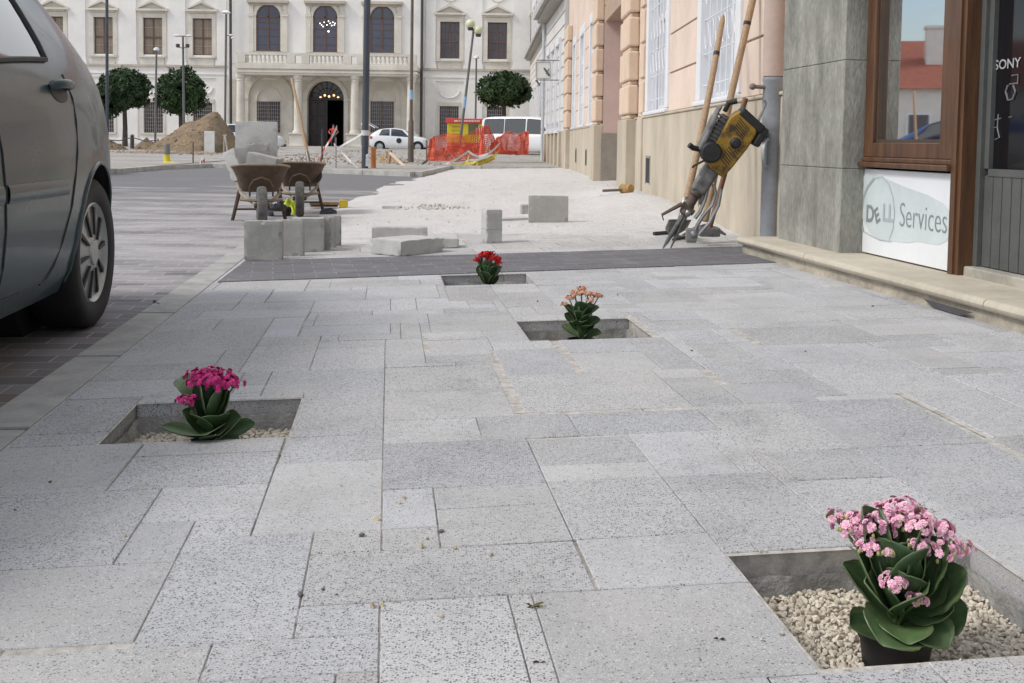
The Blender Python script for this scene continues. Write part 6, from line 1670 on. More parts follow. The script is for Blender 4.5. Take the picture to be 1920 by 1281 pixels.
block('block leaning outwards over the left rim of the wheelbarrow', (B1.x-.13, B1.y+.02, .36), (.14, .30, .30), R(-22), (R(-22), 'Y'), m=m_blk2, group=g1)
block('low block lying crosswise in front in the left wheelbarrow', (B1.x+.02, B1.y-.02, .40), (.30, .18, .20), R(-10), (R(12), 'Y'), m=m_blk, group=g1)
block('small block set against the upright slab in the left wheelbarrow', (B1.x-.06, B1.y+.18, .50), (.21, .10, .21), R(6), m=m_blk, group=g1)
for k, (dx, dy, r_) in enumerate(((-.06, .0, .08), (.05, .05, .10), (.0, .22, .09))):
    t = thing('rubble_stone', ['small rounded stone at the left in the right wheelbarrow', 'larger rounded stone in the middle of the right wheelbarrow', 'rounded stone at the back of the right wheelbarrow'][k], 'stone', loc=(B2.x+dx, B2.y+dy, .42), group='stones in the right wheelbarrow')
    mb = MB(); mb.ball((0, 0, .02), (r_, r_*.9, r_*.8), 12); mb.build('stone', m_blk2, t, smooth=True, world=False)
m_ash = M('handle_ash', (.36, .245, .145), .7, .25, 14, stretch=(8, 8, .6))
def shovel(label, a, b_, blade_dir, m_h=m_ash, r0=.017, r1=.015):
    t = thing('shovel', label, 'shovel', loc=tuple(a)); mb = MB(); a, b_ = Vector(a), Vector(b_); mb.tube([a, a.lerp(b_, .5)+Vector((.004, 0, 0)), b_, b_+(b_-a).normalized()*.01], [r0, (r0+r1)/2*1.02, r1, r1*.6], 12); mb.build('handle', m_h, t, smooth=True)
    d = (a-b_).normalized(); s = Vector(blade_dir).normalized(); s = (s-d*s.dot(d)).normalized(); n_ = d.cross(s); mb = MB()
    def f(u, v): w_ = .11*min(1, .35+v*4)*(1 if v < .6 else math.sqrt(max(.02, 1-((v-.6)/.4)**2))); k = (u-.5)*2; return a+d*(.02+.27*v)+s*(k*w_)+n_*(-.03*(1-k*k)+.02*v)
    mb.grid(f, 10, 12); o = mb.build('blade', M('shovel_steel', (.20, .19, .175), .45, .3, 9, metal=.7), t, smooth=True); o.modifiers.new('thick', 'SOLIDIFY').thickness = .004
    mb = MB(); mb.tube([a-d*.14, a+d*.06], [.020, .023], 10); mb.build('socket', MATS['shovel_steel'], t, smooth=True)
    return t
a = Vector((B2.x+.10, B2.y+.0, .50)); tt = on_y(547, 148, B2.y+.55); shovel('shovel with long pale wooden handle standing in the right wheelbarrow', a, tt, (1, 0, 0))
# vest, bag and tool box on the ground by the barrows
m_hiv = M('hivis_yellow', (.52, .62, .03), .7, .12, 14); m_navy = M('navy_cloth', (.035, .042, .06), .85, .25, 20, bump=.4, bscale=50)
def cloth(label, name, cat, c, rx, ry, h, m, seed, amp=.3):
    t = thing(name, label, cat, loc=tuple(c)); mb = MB()
    def f(u, v): a = 2*PI*u; r_ = math.sin(v*PI/2); z = math.cos(v*PI/2); k = 1+amp*mnoise.noise(Vector((math.cos(a)*1.7*r_, math.sin(a)*1.7*r_, seed+z))); zz = h*z*(1+amp*1.2*mnoise.noise(Vector((math.cos(a)*3*r_, math.sin(a)*3*r_, seed+5)))); return Vector((c[0]+rx*r_*k*math.cos(a), c[1]+ry*r_*k*math.sin(a), c[2]+max(0, zz)))
    mb.grid(f, 32, 10); return t, mb.build('cloth', m, t, smooth=True)
p = on_z(540, 402, -.05); cloth('crumpled yellow high visibility vest beside the wheelbarrows', 'safety_vest', 'vest', (p.x, p.y+.1, -.05), .13, .1, .14, m_hiv, 3, .5)
p = on_z(520, 404, -.05); t, o = cloth('dark blue jacket bundled under the yellow vest', 'work_jacket', 'jacket', (p.x+.01, p.y-.02, -.05), .14, .12, .13, m_navy, 8, .4)
q = MB(); q.box((p.x+.03, p.y-.14, -.02), (.12, .02, .04)); q.build('pale_patch', M('cloth_pale', (.45, .46, .48), .8), t)
p = on_z(617, 402, -.05); cloth('small dark blue bag lying right of the wheelbarrows', 'work_bag', 'bag', (p.x, p.y, -.045), .09, .07, .06, m_navy, 14, .3)
p = on_z(612, 392, -.05); lv_ = thing('spirit_level', 'short brown wooden board with a yellow end cap beside the barrows', 'board', loc=(p.x, p.y+.2, -.04), rz=R(10)); mb = MB(); mb.box((-.06, 0, .045), (.34, .16, .03)); mb.box((-.06, .06, .03), (.32, .03, .06)); mb.build('board', M('board_brown', (.22, .15, .08), .8, .2, 8), lv_, world=False)
mb = MB(); mb.prism([(0, -.09), (.10, -.09), (.02, .09), (0, .09)], (.115, 0, .0), (1, 0, 0), (0, 1, 0), (0, 0, .085)); mb.build('end_cap', M('cap_yellow', (.52, .40, .03), .6, .15, 9), lv_, world=False)

# ================================================================== tools at the wall
m_steel = M('tool_steel', (.22, .215, .205), .42, .35, 14, metal=.75); m_steel2 = M('tool_steel_bright', (.36, .36, .35), .35, .2, 14, metal=.8)
m_byel = M('breaker_yellow', (.34, .19, .015), .55, .4, 11, c2=(.06, .038, .015), sharp=(.36, .52)); m_bblk = M('breaker_black', (.02, .02, .021), .6, .3, 20, bump=.3, bscale=60); m_bgrey = M('breaker_grey', (.17, .165, .16), .6, .4, 16, metal=.3, bump=.3, bscale=50)
tip = on_pave(1243, 466); topp = on_y(1412, 188, 7.42)
ax = (topp-tip).normalized(); Lb = (topp-tip).length
dv = Vector((0, -1, 0)); dv = (dv-ax*dv.dot(ax)).normalized(); lf_ = dv.cross(ax); lf_ = lf_ if lf_.x < 0 else -lf_
BM = frame_m(tip, lf_, dv, ax)
br = thing('breaker', 'yellow and black motor breaker leaning tip down against the downpipe', 'breaker', mat=BM)
k = Lb/1.18
def L(x, y, z): return (x*k, y*k, z*k)
mb = MB(); mb.tube([L(0, 0, 0), L(0, 0, .05), L(0, 0, .12), L(0, 0, .30), L(0, 0, .40)], [.004, .014, .017, .019, .019], 8); ch_ = mb.build('chisel', m_steel, br, smooth=True, world=False)
mb = MB(); mb.tube([L(-.045, .0, .03), L(-.03, 0, .16), L(-.012, 0, .33)], [.005, .013, .016], 8); mb.build('second_chisel', m_steel, br, smooth=True, world=False)
mb = MB(); mb.lathe([(.022, .27), (.040, .285), (.040, .35), (.034, .36), (.034, .42), (.045, .43), (.045, .46)], (0, 0, 0), 12, mat=Matrix.Scale(k, 3)); mb.tube([L(.05, .02, .335), L(-.05, .02, .315)], .022*k, 8); mb.tube([L(.05, .02, .335), L(.13, .02, .20), L(.10, .02, .17)], [.016, .011, .004], 6); mb.build('chisel_holder', M('rusty_steel', (.11, .075, .06), .7, .35, 12), br, smooth=True, world=False)
mb = MB(); mb.box(L(0, 0, .55), (.105*k, .09*k, .20*k), taper=1.1); mb.build('lower_tube', m_bgrey, br, world=False, bevel=.022*k, segs=3)
mb = MB(); mb.box(L(-.01, 0, .665), (.12*k, .10*k, .05*k)); mb.build('clamp', m_bgrey, br, world=False, bevel=.006)
mb = MB(); hs_ = [(-.145, .655), (-.085, .615), (.06, .71), (.085, .99), (.04, 1.03), (-.12, 1.03), (-.165, .98), (-.17, .80)]
hs_ = [(.075, .66), (.01, .64), (-.085, .625), (-.105, .70), (-.128, .88), (-.128, .99), (-.10, 1.05), (.05, 1.075), (.085, 1.0)]
mb.prism([(x*k, z*k) for x, z in hs_], L(0, -.075, 0), (1, 0, 0), (0, 0, 1), (0, .15*k, 0)); hb_ = mb.build('housing', m_byel, br, world=False, bevel=.014*k, segs=3)
mb = MB()
for i in range(8): mb.box(L(-.035-.008*i*.3, .0765, .72+.018*i), (.085*k, .003*k, .006*k), mat=Matrix.Rotation(R(-20), 3, 'Y'))
for i in range(6): mb.box(L(-.02, .0765, .93+.016*i), (.10*k, .003*k, .006*k), mat=Matrix.Rotation(R(-20), 3, 'Y'))
mb.build('cooling_slots', m_bblk, hb_, world=False)
mb = MB(); mb.lathe([(.040, 0), (.038, .02), (.026, .03), (.024, .034), (0, .035)], (0, 0, 0), 18, mat=Matrix.Scale(k, 3) @ Matrix.Rotation(R(-90), 3, 'X'), cap=False); mb.v = [(x-.035*k, y+.075*k, z+.87*k) for x, y, z in mb.v]; mb.build('starter_knob', m_bblk, hb_, smooth=True, world=False)
mb = MB(); mb.lathe([(.048, 0), (.047, .006), (.040, .008), (0, .008)], (0, 0, 0), 18, mat=Matrix.Scale(k, 3) @ Matrix.Rotation(R(-90), 3, 'X'), cap=False); mb.v = [(x-.035*k, y+.0752*k, z+.87*k) for x, y, z in mb.v]; mb.build('knob_ring', M('ring_ochre', (.30, .17, .03), .6), hb_, smooth=True, world=False)
mb = MB(); mb.box(L(-.055, 0, 1.055), (.20*k, .16*k, .06*k), mat=Matrix.Rotation(R(-12), 3, 'Y')); mb.box(L(-.165, 0, .99), (.05*k, .15*k, .14*k)); mb.build('top_cover', m_bblk, br, world=False, bevel=.012*k)
mb = MB()
for i in range(9): mb.box(L(.115, 0, .76+.028*i), (.085*k, .12*k, .010*k))
mb.box(L(.105, 0, .87), (.05*k, .09*k, .26*k)); mb.build('engine_fins', m_bgrey, br, world=False)
mb = MB(); mb.lathe([(.062, -.06), (.072, -.05), (.072, .06), (.06, .075), (0, .078)], (0, 0, 0), 18, mat=Matrix.Scale(k, 3) @ Matrix.Rotation(R(-90), 3, 'X'), cap=False); mb.v = [(x+.075*k, y+.04*k, z+.735*k) for x, y, z in mb.v]; mb.build('air_filter', m_bblk, br, smooth=True, world=False)
mb = MB(); mb.box(L(.155, 0, .84), (.03*k, .17*k, .26*k), mat=Matrix.Rotation(R(6), 3, 'Y')); mb.box(L(.17, .0, .98), (.02*k, .12*k, .12*k)); mb.build('side_plate', m_bgrey, br, world=False, bevel=.01*k)
for z0, nm in ((.70, 0), (1.055, 1)):
    mb = MB(); mb.tube([L(.12, .04, z0+.02), L(.19, .06, z0), L(.225, .07, z0+.004)], [.016*k, .020*k, .020*k], 10) if nm == 0 else mb.tube([L(.13, .03, 1.02), L(.14, .05, 1.08), L(.10, .06, 1.12)], [.016*k, .020*k, .020*k], 10); mb.build('handle_grip', m_bblk, br, smooth=True, world=False)
mb = MB(); mb.tube([L(.07, .05, .68), L(.12, .05, .60), L(.125, .06, .585)], .008*k, 6); mb.build('fuel_line', m_bblk, br, world=False)
mb = MB(); mb.tube([L(-.10, .05, 1.04), L(-.085, .06, 1.13), L(-.075, .06, 1.20), L(-.055, .06, 1.215)], .009*k, 8); mb.build('throttle_lever', m_steel2, br, smooth=True, world=False)
# the two long wooden handles and the tools they belong to
a = on_y(1297, 372, 7.75); b_ = on_y(1356, 30, 8.6); a = on_y(1283, 395, 7.8)
pk = thing('spade', 'spade with long pale wooden handle leaning left of the breaker', 'spade', loc=tuple(a)); mb = MB(); mb.tube([a, a.lerp(b_, .3)+Vector((.012, 0, 0)), a.lerp(b_, .7)+Vector((.010, 0, 0)), b_-(b_-a)*.03, b_], [.026, .0245, .024, .021, .012], 14); mb.build('handle', m_ash, pk, smooth=True)
d = (b_-a).normalized(); mb = MB(); mb.tube([a.lerp(b_, .78)+Vector((.007, 0, 0)), a.lerp(b_, .80)+Vector((.006, 0, 0))], .0255, 12); mb.build('tape_ring', m_bblk, pk)
foot = on_pave(1262, 440); mb = MB(); mb.tube([a+d*.10, a-d*.03, a.lerp(foot, .5)], [.030, .031, .016], 10); mb.build('socket', m_steel, pk, smooth=True)
mb = MB(); mb.grid(lambda u, v: a.lerp(foot, .35+.65*v)+Vector(((u-.5)*.17*(1 if v < .6 else (1-(v-.6)*1.6)), .03*(1-(2*u-1)**2), 0)), 8, 8); o = mb.build('blade', m_steel, pk, smooth=True); o.modifiers.new('t', 'SOLIDIFY').thickness = .005
a = on_y(1322, 415, 7.85); b_ = on_y(1418, -30, 8.25)
pk = thing('pickaxe', 'pickaxe with thick wooden handle leaning behind the breaker', 'pickaxe', loc=tuple(a)); mb = MB(); mb.tube([a, a.lerp(b_, .5)+Vector((-.008, 0, 0)), b_], [.026, .0255, .027], 14); mb.build('handle', m_ash, pk, smooth=True)
p2 = a.lerp(b_, .82)+Vector((-.004, 0, 0)); p3 = a.lerp(b_, .835)+Vector((-.004, 0, 0)); mb = MB(); mb.tube([p2, p3], .0285, 12); mb.build('tape_ring', m_bblk, pk)
c = a+Vector((0, 0, -.05)); mb = MB(); mb.tube([c+Vector((-.17, -.05, -.05)), c+Vector((-.08, -.02, -.01)), c, c+Vector((.09, .02, -.01)), c+Vector((.16, .04, -.05))], [.008, .02, .032, .02, .008], 8); mb.build('pick_head', m_steel, pk, smooth=True)
# stump of a third handle behind the housing
a = on_y(1330, 430, 7.7); b_ = on_y(1398, 184, 7.62); tg_ = thing('sledge_hammer', 'short handled hammer behind the breaker, head on the ground', 'hammer', loc=tuple(a)); mb = MB(); mb.tube([a, b_], [.018, .02], 10); mb.build('handle', M('handle_dark', (.22, .12, .065), .6, .2, 12), tg_, smooth=True)
mb = MB(); mb.box(a+Vector((0, 0, -.02)), (.15, .065, .065)); mb.build('hammer_head', m_steel, tg_, bevel=.01)
# slab tongs: two curved bright arms meeting at a hinge
tn_ = thing('slab_tongs', 'bright steel slab tongs with two curved arms beneath the breaker', 'tongs', loc=tuple(on_pave(1305, 445)))
Yt = 7.45
def ty(u, v): return on_y(u, v, Yt)
for pts in ([(1338, 345), (1342, 362), (1335, 385), (1318, 405), (1306, 425), (1296, 452)], [(1328, 350), (1322, 375), (1312, 398), (1303, 410)], [(1352, 355), (1347, 385), (1330, 418), (1310, 440)]):
    mb = MB(); mb.tube([ty(u, v) for u, v in pts], .013, 8); mb.build('tong_arm', m_steel2, tn_, smooth=True)
for u, v_, r_ in ((1300, 440, .035), (1290, 400, .022)): mb = MB(); mb.ball(ty(u, v_), (r_, r_*.8, r_*1.2), 12); mb.build('tong_joint', m_steel2, tn_, smooth=True)
mb = MB(); mb.b2(tuple(ty(1286, 455)-Vector((0, .02, 0))), tuple(ty(1306, 428)+Vector((0, .03, 0)))); mb.build('tong_jaw', m_steel2, tn_, bevel=.008)
# bar and drill bits lying on the ground
for lab, (u0, v0), (u1, v1), r_, kind in (('dark steel bar lying flat left of the breaker tip', (1226, 442), (1262, 439), .016, 'steel_bar'), ('dark chisel bit lying right of the breaker', (1300, 441), (1338, 437), .020, 'chisel_bit'), ('thin steel rod under the breaker tip', (1262, 452), (1292, 446), .010, 'steel_rod')):
    a, b_ = on_pave(u0, v0), on_pave(u1, v1); t = thing(kind, lab, kind.replace('_', ' '), loc=tuple(a)); mb = MB(); z = Vector((0, 0, r_)); mb.tube([a+z, b_+z], r_, 6); 
    if kind == 'chisel_bit': mb.box(b_+z, (.05, .05, .045))
    mb.build('shaft', M('dark_steel', (.055, .05, .05), .6, .3, 20, metal=.4), t)
# rubber mallet on the sand
c = on_pave(1174, 378); zc_ = sandz(c.x, c.y)+.03; ml = thing('mallet', 'yellow wooden mallet lying on the sand by the house wall', 'mallet', loc=(c.x, c.y, zc_)); mb = MB(); q = Matrix.Rotation(R(35), 3, 'Z') @ Matrix.Rotation(R(90), 3, 'X'); mb.lathe([(0, -.085), (.055, -.085), (.062, -.07), (.062, .07), (.055, .085), (0, .085)], (c.x, c.y, zc_+.02), 20, mat=q, cap=False); mb.build('head', M('mallet_ochre', (.36, .22, .08), .8, .35, 12), ml, smooth=True)
mb = MB(); mb.tube([(c.x-.02, c.y, zc_+.01), (c.x-.30, c.y-.05, zc_-.005)], .017, 8); mb.build('handle', M('mallet_handle', (.15, .12, .09), .8), ml, smooth=True)
# ================================================================== things on the square
m_earth = M('mound_earth', (.26, .19, .115), .95, .3, 1.6, c2=(.17, .125, .08), bump=.8, bscale=9, bdist=.06)
def mound(name, label, u0, u1, vpk, upk, Y, ry, seed, m=m_earth, skew=0, vb=290):
    a, b_ = on_y(u0, vb, Y), on_y(u1, vb, Y); pk_ = on_y(upk, vpk, Y); H = pk_.z-.05; cx_ = (a.x+b_.x)/2; rx = (b_.x-a.x)/2; sx = (pk_.x-cx_)/rx
    t = thing(name, label, 'earth mound', loc=(cx_, Y, .05)); mb = MB()
    def f(u, v):
        x = (u-.5)*2; y = (v-.5)*2; xx = x-sx*(1-abs(x)); r_ = math.sqrt(min(1.6, (x-sx*.5)**2*0+((x-sx)/(1-sx if x > sx else 1+sx))**2+y*y)); h = max(0, 1-r_)
        z = H*(h**.82)*(1+.12*mnoise.noise(Vector((x*3, y*3, seed))))+.05*mnoise.noise(Vector((x*9, y*9, seed)))*min(1, h*6)
        return Vector((cx_+x*rx, Y+y*ry, .03+z-(.05 if h <= 0 else 0)))
    mb.grid(f, 56, 40); rq = random.Random(seed)
    for k in range(420 if H > 1.2 else 90):
        q = f(rq.uniform(.08, .92), rq.uniform(.05, .75))
        if q.z > .06: pebble(mb, q, rq.uniform(.015, .05)*(1 if rq.random() < .93 else 2), rq)
    mb.build('earth', m, t, smooth=True, angle=80); return t
mt = mound('earth_mound', 'large brown mound of excavated earth behind the wheelbarrows', 272, 452, 207, 402, 47, 3.0, 2)
mound('earth_mound', 'low earth heap at the foot of the left tree', 188, 244, 262, 206, 50, 1.2, 5, vb=284)
mound('earth_mound', 'small pointed earth heap between the left tree and the large mound', 248, 306, 257, 275, 52, 1.0, 7, vb=282)
mound('sand_heap', 'low pale sand heap by the white car', 700, 762, 284, 722, 33, .8, 9, m=M('heap_sand', (.36, .28, .18), .95, .2, 3, bump=.5, bscale=12, bdist=.03), vb=312)
# weeds on the mound's left flank: stuff
mb = MB(); rr = random.Random(9); m_weed = M('weed_green', (.10, .13, .04), .8, .3, 6)
for k in range(500):
    u, v = rr.uniform(305, 375), rr.uniform(0, 1); p = on_y(u, lerp(283, lerp(283, 236, (u-300)/75), v*.9), 45.6+1.0*v); 
    for q in range(3): a = rr.uniform(0, 6.28); mb.add([p, p+Vector((.05*math.cos(a), .05*math.sin(a), .04)), p+Vector((.1*math.cos(a), .1*math.sin(a), .10))], [(0, 1, 2)])
for k in range(160):
    p = on_y(rr.uniform(384, 425), rr.uniform(275, 291), 44.2)
    for q in range(3): a = rr.uniform(0, 6.28); mb.add([p, p+Vector((.05*math.cos(a), .05*math.sin(a), .06)), p+Vector((.1*math.cos(a), .1*math.sin(a), .14))], [(0, 1, 2)])
tag(mb.build('weeds', m_weed), 'sparse green weeds growing on the earth mound', 'weeds', kind='stuff')
# rubble strip in front of the mound: stuff
mb = MB(); m_rub = M('rubble_stone', (.40, .34, .28), .95, .35, 3, c2=(.27, .19, .14))
for k in range(900):
    u = rr.uniform(205, 445); p = on_y(u, 292, 43.5+rr.gauss(0, 1.1)); p.z = .06+rr.random()*.10*math.exp(-((u-330)/90)**2); pebble(mb, p, rr.uniform(.03, .12)*(1 if rr.random() < .9 else 1.6), rr)
for k in range(700):
    u = rr.uniform(455, 830); p = on_y(u, 292, rr.uniform(30, 62)); p.z = .06+(p.y-25)*.003; pebble(mb, p, rr.uniform(.02, .07), rr)
tag(mb.build('rubble', m_rub, smooth=True), 'broken stones and bricks scattered at the foot of the earth mound', 'rubble', kind='stuff')
# sand clods and grit on the new paving: stuff
mb = MB()
for k in range(170):
    x, y = rr.uniform(-1.6, 1.7), rr.uniform(9, 20); pebble(mb, Vector((x, y, sandz(x, y)+.001)), rr.uniform(.004, .013)*(1 if rr.random() < .9 else 1.8), rr)
for k in range(150):
    x, y = -.82+rr.gauss(0, .16), 12.2+rr.gauss(0, .12); pebble(mb, Vector((x, y, sandz(x, y)+.005)), rr.uniform(.008, .022), rr)
tag(mb.build('sand_grit', M('sand_clod', (.56, .53, .49), .95, .25, 20), smooth=True), 'grit and sand clods scattered over the sandy paving', 'grit', kind='stuff')
# loose grains of jointing sand on the slabs: stuff
mb = MB(); rg_ = random.Random(77)
for k in range(2600):
    i0, i1, j0, j1 = rg_.choice(rects); a, b = rg_.uniform(AMIN+i0*G, AMIN+i1*G), rg_.uniform(BMIN+j0*G, BMIN+j1*G)
    if rg_.random() < .75:
        if rg_.random() < .5: a = AMIN+rg_.choice((i0, i1))*G+rg_.gauss(0, .008)
        else: b = BMIN+rg_.choice((j0, j1))*G+rg_.gauss(0, .008)
    if any(h[0]-.01 < a < h[1]+.01 and h[2]-.01 < b < h[3]+.01 for h in hs) or b > 5.6: continue
    pebble(mb, fw(a, b, .0004), rg_.uniform(.0007, .0019), rg_)
tag(mb.build('sand_grains', M('grain_sand', (.42, .37, .29), .95, .35, 300)), 'fine sand grains swept into and beside the paving joints', 'sand', kind='stuff')
# white slab and plank before the mound
p = on_y(392, 285, 44); sl_ = thing('white_slab', 'white upright slab leaning on the earth mound', 'slab', loc=tuple(p)); a, b_ = on_y(383, 285, 44), on_y(402, 246, 44); mb = MB(); mb.b2((a.x, 44, .05), (b_.x, 44.08, b_.z)); mb.build('body', M('slab_white', (.62, .62, .60), .8, .1, 4), sl_, bevel=.01)
st_ = thing('surveyor_stand', 'thin wooden trestle right of the white slab', 'trestle', loc=tuple(on_y(424, 285, 43.8))); mb = MB(); mb.tube([on_y(421, 254, 43.8), on_y(420, 285, 43.8)], .03, 5); mb.tube([on_y(422, 255, 43.8), on_y(427, 286, 43.6)], .035, 5); mb.tube([on_y(418, 254, 43.8), on_y(425, 254, 43.8)], .03, 5); mb.build('trestle_leg', M('wood_grey', (.40, .36, .31), .8, .15, 4), st_)
# bollards
p = on_y(248, 279, 50); bo = thing('chain_bollard', 'small black bollard with a hanging chain between the trees', 'bollard', loc=tuple(p)); mb = MB(); mb.lathe([(.09, 0), (.09, .5), (.06, .53), (.10, .58), (.05, .66)], (p.x, 50, p.z), 12); mb.build('post', m_iron, bo, smooth=True)
mb = MB()
for s in (-1, 1): mb.tube([(p.x+s*.08, 50, p.z+.5), (p.x+s*.6, 50, p.z+.36), (p.x+s*1.2, 50, p.z+.40)], .025, 5)
mb.build('chain', m_iron, bo)
p = on_y(308.5, 308, 29.5); bo = thing('marker_bollard', 'grey bollard with a yellow lower half on the square kerb', 'bollard', loc=(p.x, 29.7, .05)); mb = MB(); mb.lathe([(.085, .24), (.085, .50), (.07, .53), (0, .53)], (p.x, 29.7, .05), 14, cap=False); mb.build('grey_top', M('bollard_grey', (.17, .17, .16), .7, .15, 6), bo, smooth=True); mb = MB(); mb.lathe([(.10, 0), (.092, .02), (.088, .24)], (p.x, 29.7, .05), 14); mb.ball((p.x+.08, 29.6, .06), (.2, .12, .04), 10); mb.build('yellow_base', M('bollard_yellow', (.62, .52, .03), .6, .1, 6), bo, smooth=True)
# stakes with tape
m_stake = M('stake_wood', (.16, .10, .07), .8, .2, 6); m_tape = M('tape_white', (.62, .60, .58), .6, .1, 5); m_taper = M('tape_red', (.50, .06, .05), .6, .1, 5); m_tapey = M('tape_yellow', (.55, .45, .05), .6, .15, 5)
def stake(label, u, v0, v1, Y, m=m_stake, r_=.02, red=False):
    a, b_ = on_y(u, v0, Y), on_y(u, v1, Y); t = thing('stake', label, 'stake', loc=tuple(a)); mb = MB(); mb.tube([a, b_], r_, 6); mb.build('rod', m, t); return t
stake('thin wooden stake beside the red and white tape heap', 362, 308, 266, 29.8)
stake('dark stake wrapped in tape left of the palace door', 604, 314, 242, 27.5, m_iron, .022)
stake('thin grey stake in front of the palace door', 630, 317, 258, 27.2, M('rod_grey', (.2, .2, .19), .7), .014)
stake('rusty stake leaning at the left end of the orange netting', 800, 312, 262, 36, m_stake, .025)
stake('pinkish stake right of the yellow stall', 894, 280, 240, 50, M('stake_pink', (.5, .33, .32), .7), .04)
def ribbon(name, label, pts, wd, m, m2=None, step=.16):
    t = thing(name, label, 'tape', loc=tuple(pts[0])); P_ = [Vector(p) for p in pts]; A, B = MB(), MB(); acc = 0
    sub = []
    for a, b_ in zip(P_, P_[1:]):
        n = max(1, int((b_-a).length/step))
        for i in range(n): sub.append(a.lerp(b_, i/n))
    sub.append(P_[-1])
    for i, (a, b_) in enumerate(zip(sub, sub[1:])):
        tw = math.sin(i*.9)*.5; up = Vector((0, math.sin(tw), math.cos(tw)))*wd; (B if (m2 and i % 2) else A).add([a-up, b_-up, b_+up, a+up], [(0, 1, 2, 3)])
    A.build('band', m, t); 
    if B.v: B.build('red_band', m2, t)
    return t
def yp(u, v, Y): return on_y(u, v, Y)
ribbon('barrier_tape', 'red and white tape running from the dark stake up to the person', [yp(593, 302, 27.5), yp(604, 286, 27.5), yp(622, 258, 27.3), yp(632, 238, 27.3)], .055, m_tape, m_taper, .17)
ribbon('barrier_tape', 'white tape sagging from the dark stake to the thick post', [yp(628, 282, 27.3), yp(650, 268, 27.2), yp(668, 258, 27.1), yp(683, 248, 27)], .03, m_tape)
ribbon('barrier_tape', 'white tape trailing on the ground toward the thick post', [yp(626, 270, 27.3), yp(645, 290, 27.2), yp(658, 304, 27.0), yp(672, 316, 26.9)], .03, m_tape)
ribbon('barrier_tape', 'crumpled red and white tape heap on the square kerb', [yp(372, 311, 29.9), yp(377, 302, 29.8), yp(380, 312, 29.9), yp(384, 300, 29.8), yp(379, 306, 29.7), yp(388, 311, 29.8), yp(375, 313, 29.9), yp(383, 309, 29.7), yp(377, 296, 29.9)], .05, m_tape, m_taper, .12)
ribbon('barrier_tape', 'crumpled red tape hanging at the foot of the dark stake', [yp(594, 309, 27.4), yp(598, 295, 27.4), yp(601, 308, 27.4), yp(597, 312, 27.3), yp(603, 292, 27.4)], .04, m_taper, m_tape, .12)
ribbon('barrier_tape', 'white tape sagging over the yellow ribbons before the netting', [yp(795, 317, 32.5), yp(830, 311, 32.5), yp(856, 299, 32.5), yp(878, 284, 32.6), yp(888, 291, 32.6), yp(898, 294, 32.7), yp(915, 289, 32.8), yp(928, 279, 33), yp(938, 268, 33.2)], .04, m_tape)
ribbon('barrier_tape', 'yellow tape bundle crossing low before the orange netting', [yp(846, 311, 32), yp(866, 312, 32), yp(876, 303, 32), yp(880, 291, 32), yp(879, 304, 32), yp(888, 308, 32), yp(900, 303, 32.2), yp(915, 299, 32.4), yp(930, 290, 32.6), yp(934, 284, 32.8)], .05, m_tapey)
ribbon('barrier_tape', 'second yellow ribbon knotted near the right netting end', [yp(864, 311, 31.8), yp(872, 306, 31.8), yp(886, 306, 31.8), yp(892, 303, 31.8), yp(897, 309, 31.8), yp(912, 305, 32), yp(928, 297, 32.2)], .035, m_tapey)
# orange netting, sagging
m_net = M('net_orange', (.70, .105, .045), .6, .15, 4)
def net(label, base, top, nu, nv, sag, seed):
    t = thing('safety_net', label, 'safety net', loc=tuple(base[0]), group='orange plastic safety nets'); rr = random.Random(seed)
    def pl(P_, s):
        k = s*(len(P_)-1); i = min(int(k), len(P_)-2); return P_[i].lerp(P_[i+1], k-i)
    def f(s, v): p = pl(base, s).lerp(pl(top, s), v); return p+Vector((.03*mnoise.noise(Vector((s*9, v*3, seed))), .12*mnoise.noise(Vector((s*7, v*4, seed+3))), .05*mnoise.noise(Vector((s*11, v*2, seed+7)))))
    mb = MB(); e = .012
    def strip(pts, r_): mb.tube(pts, r_, 3, False)
    for i in range(nu+1): strip([f(i/nu, j/8) for j in range(9)], .0125)
    for j in range(nv+1): strip([f(i/24, j/nv) for i in range(25)], .013)
    return mb.build('mesh', m_net, t)
Yn = 36
net('left orange safety net sagging beside the yellow stall', [yp(799, 310, Yn), yp(822, 307, Yn), yp(850, 303, Yn), yp(872, 297, Yn), yp(905, 292, Yn+.6)], [yp(806, 262, Yn), yp(815, 256, Yn), yp(840, 251, Yn), yp(870, 255, Yn), yp(905, 236, Yn+.6)], 40, 16, 0, 2)
net('folded second orange net hanging behind the left one', [yp(803, 309, Yn+.4), yp(840, 305, Yn+.4), yp(898, 296, Yn+.9)], [yp(803, 285, Yn+.4), yp(840, 276, Yn+.4), yp(898, 270, Yn+.9)], 40, 10, 0, 4)
net('bunched orange net standing between the stall and the van', [yp(899, 292, Yn-.5), yp(912, 291, Yn-.4), yp(932, 287, Yn)], [yp(902, 240, Yn-.5), yp(915, 234, Yn-.4), yp(928, 262, Yn)], 16, 14, 0, 6)
net('right orange safety net stretched in front of the white van', [yp(932, 288, Yn), yp(950, 289, Yn+.5), yp(975, 290, Yn+1), yp(991, 289, Yn+2)], [yp(930, 260, Yn), yp(950, 248, Yn+.5), yp(975, 251, Yn+1), yp(991, 246, Yn+2)], 40, 18, 0, 8)
fl_ = thing('red_cone', 'solid orange red cone standing in the netting', 'cone', loc=tuple(yp(901, 293, 35))); mb = MB(); a = yp(903, 293, 35); mb.lathe([(.16, 0), (.14, .03), (.10, .03), (.035, .52), (.02, .54)], a, 14); mb.build('body', M('cone_orange', (.68, .07, .03), .5), fl_, smooth=True)
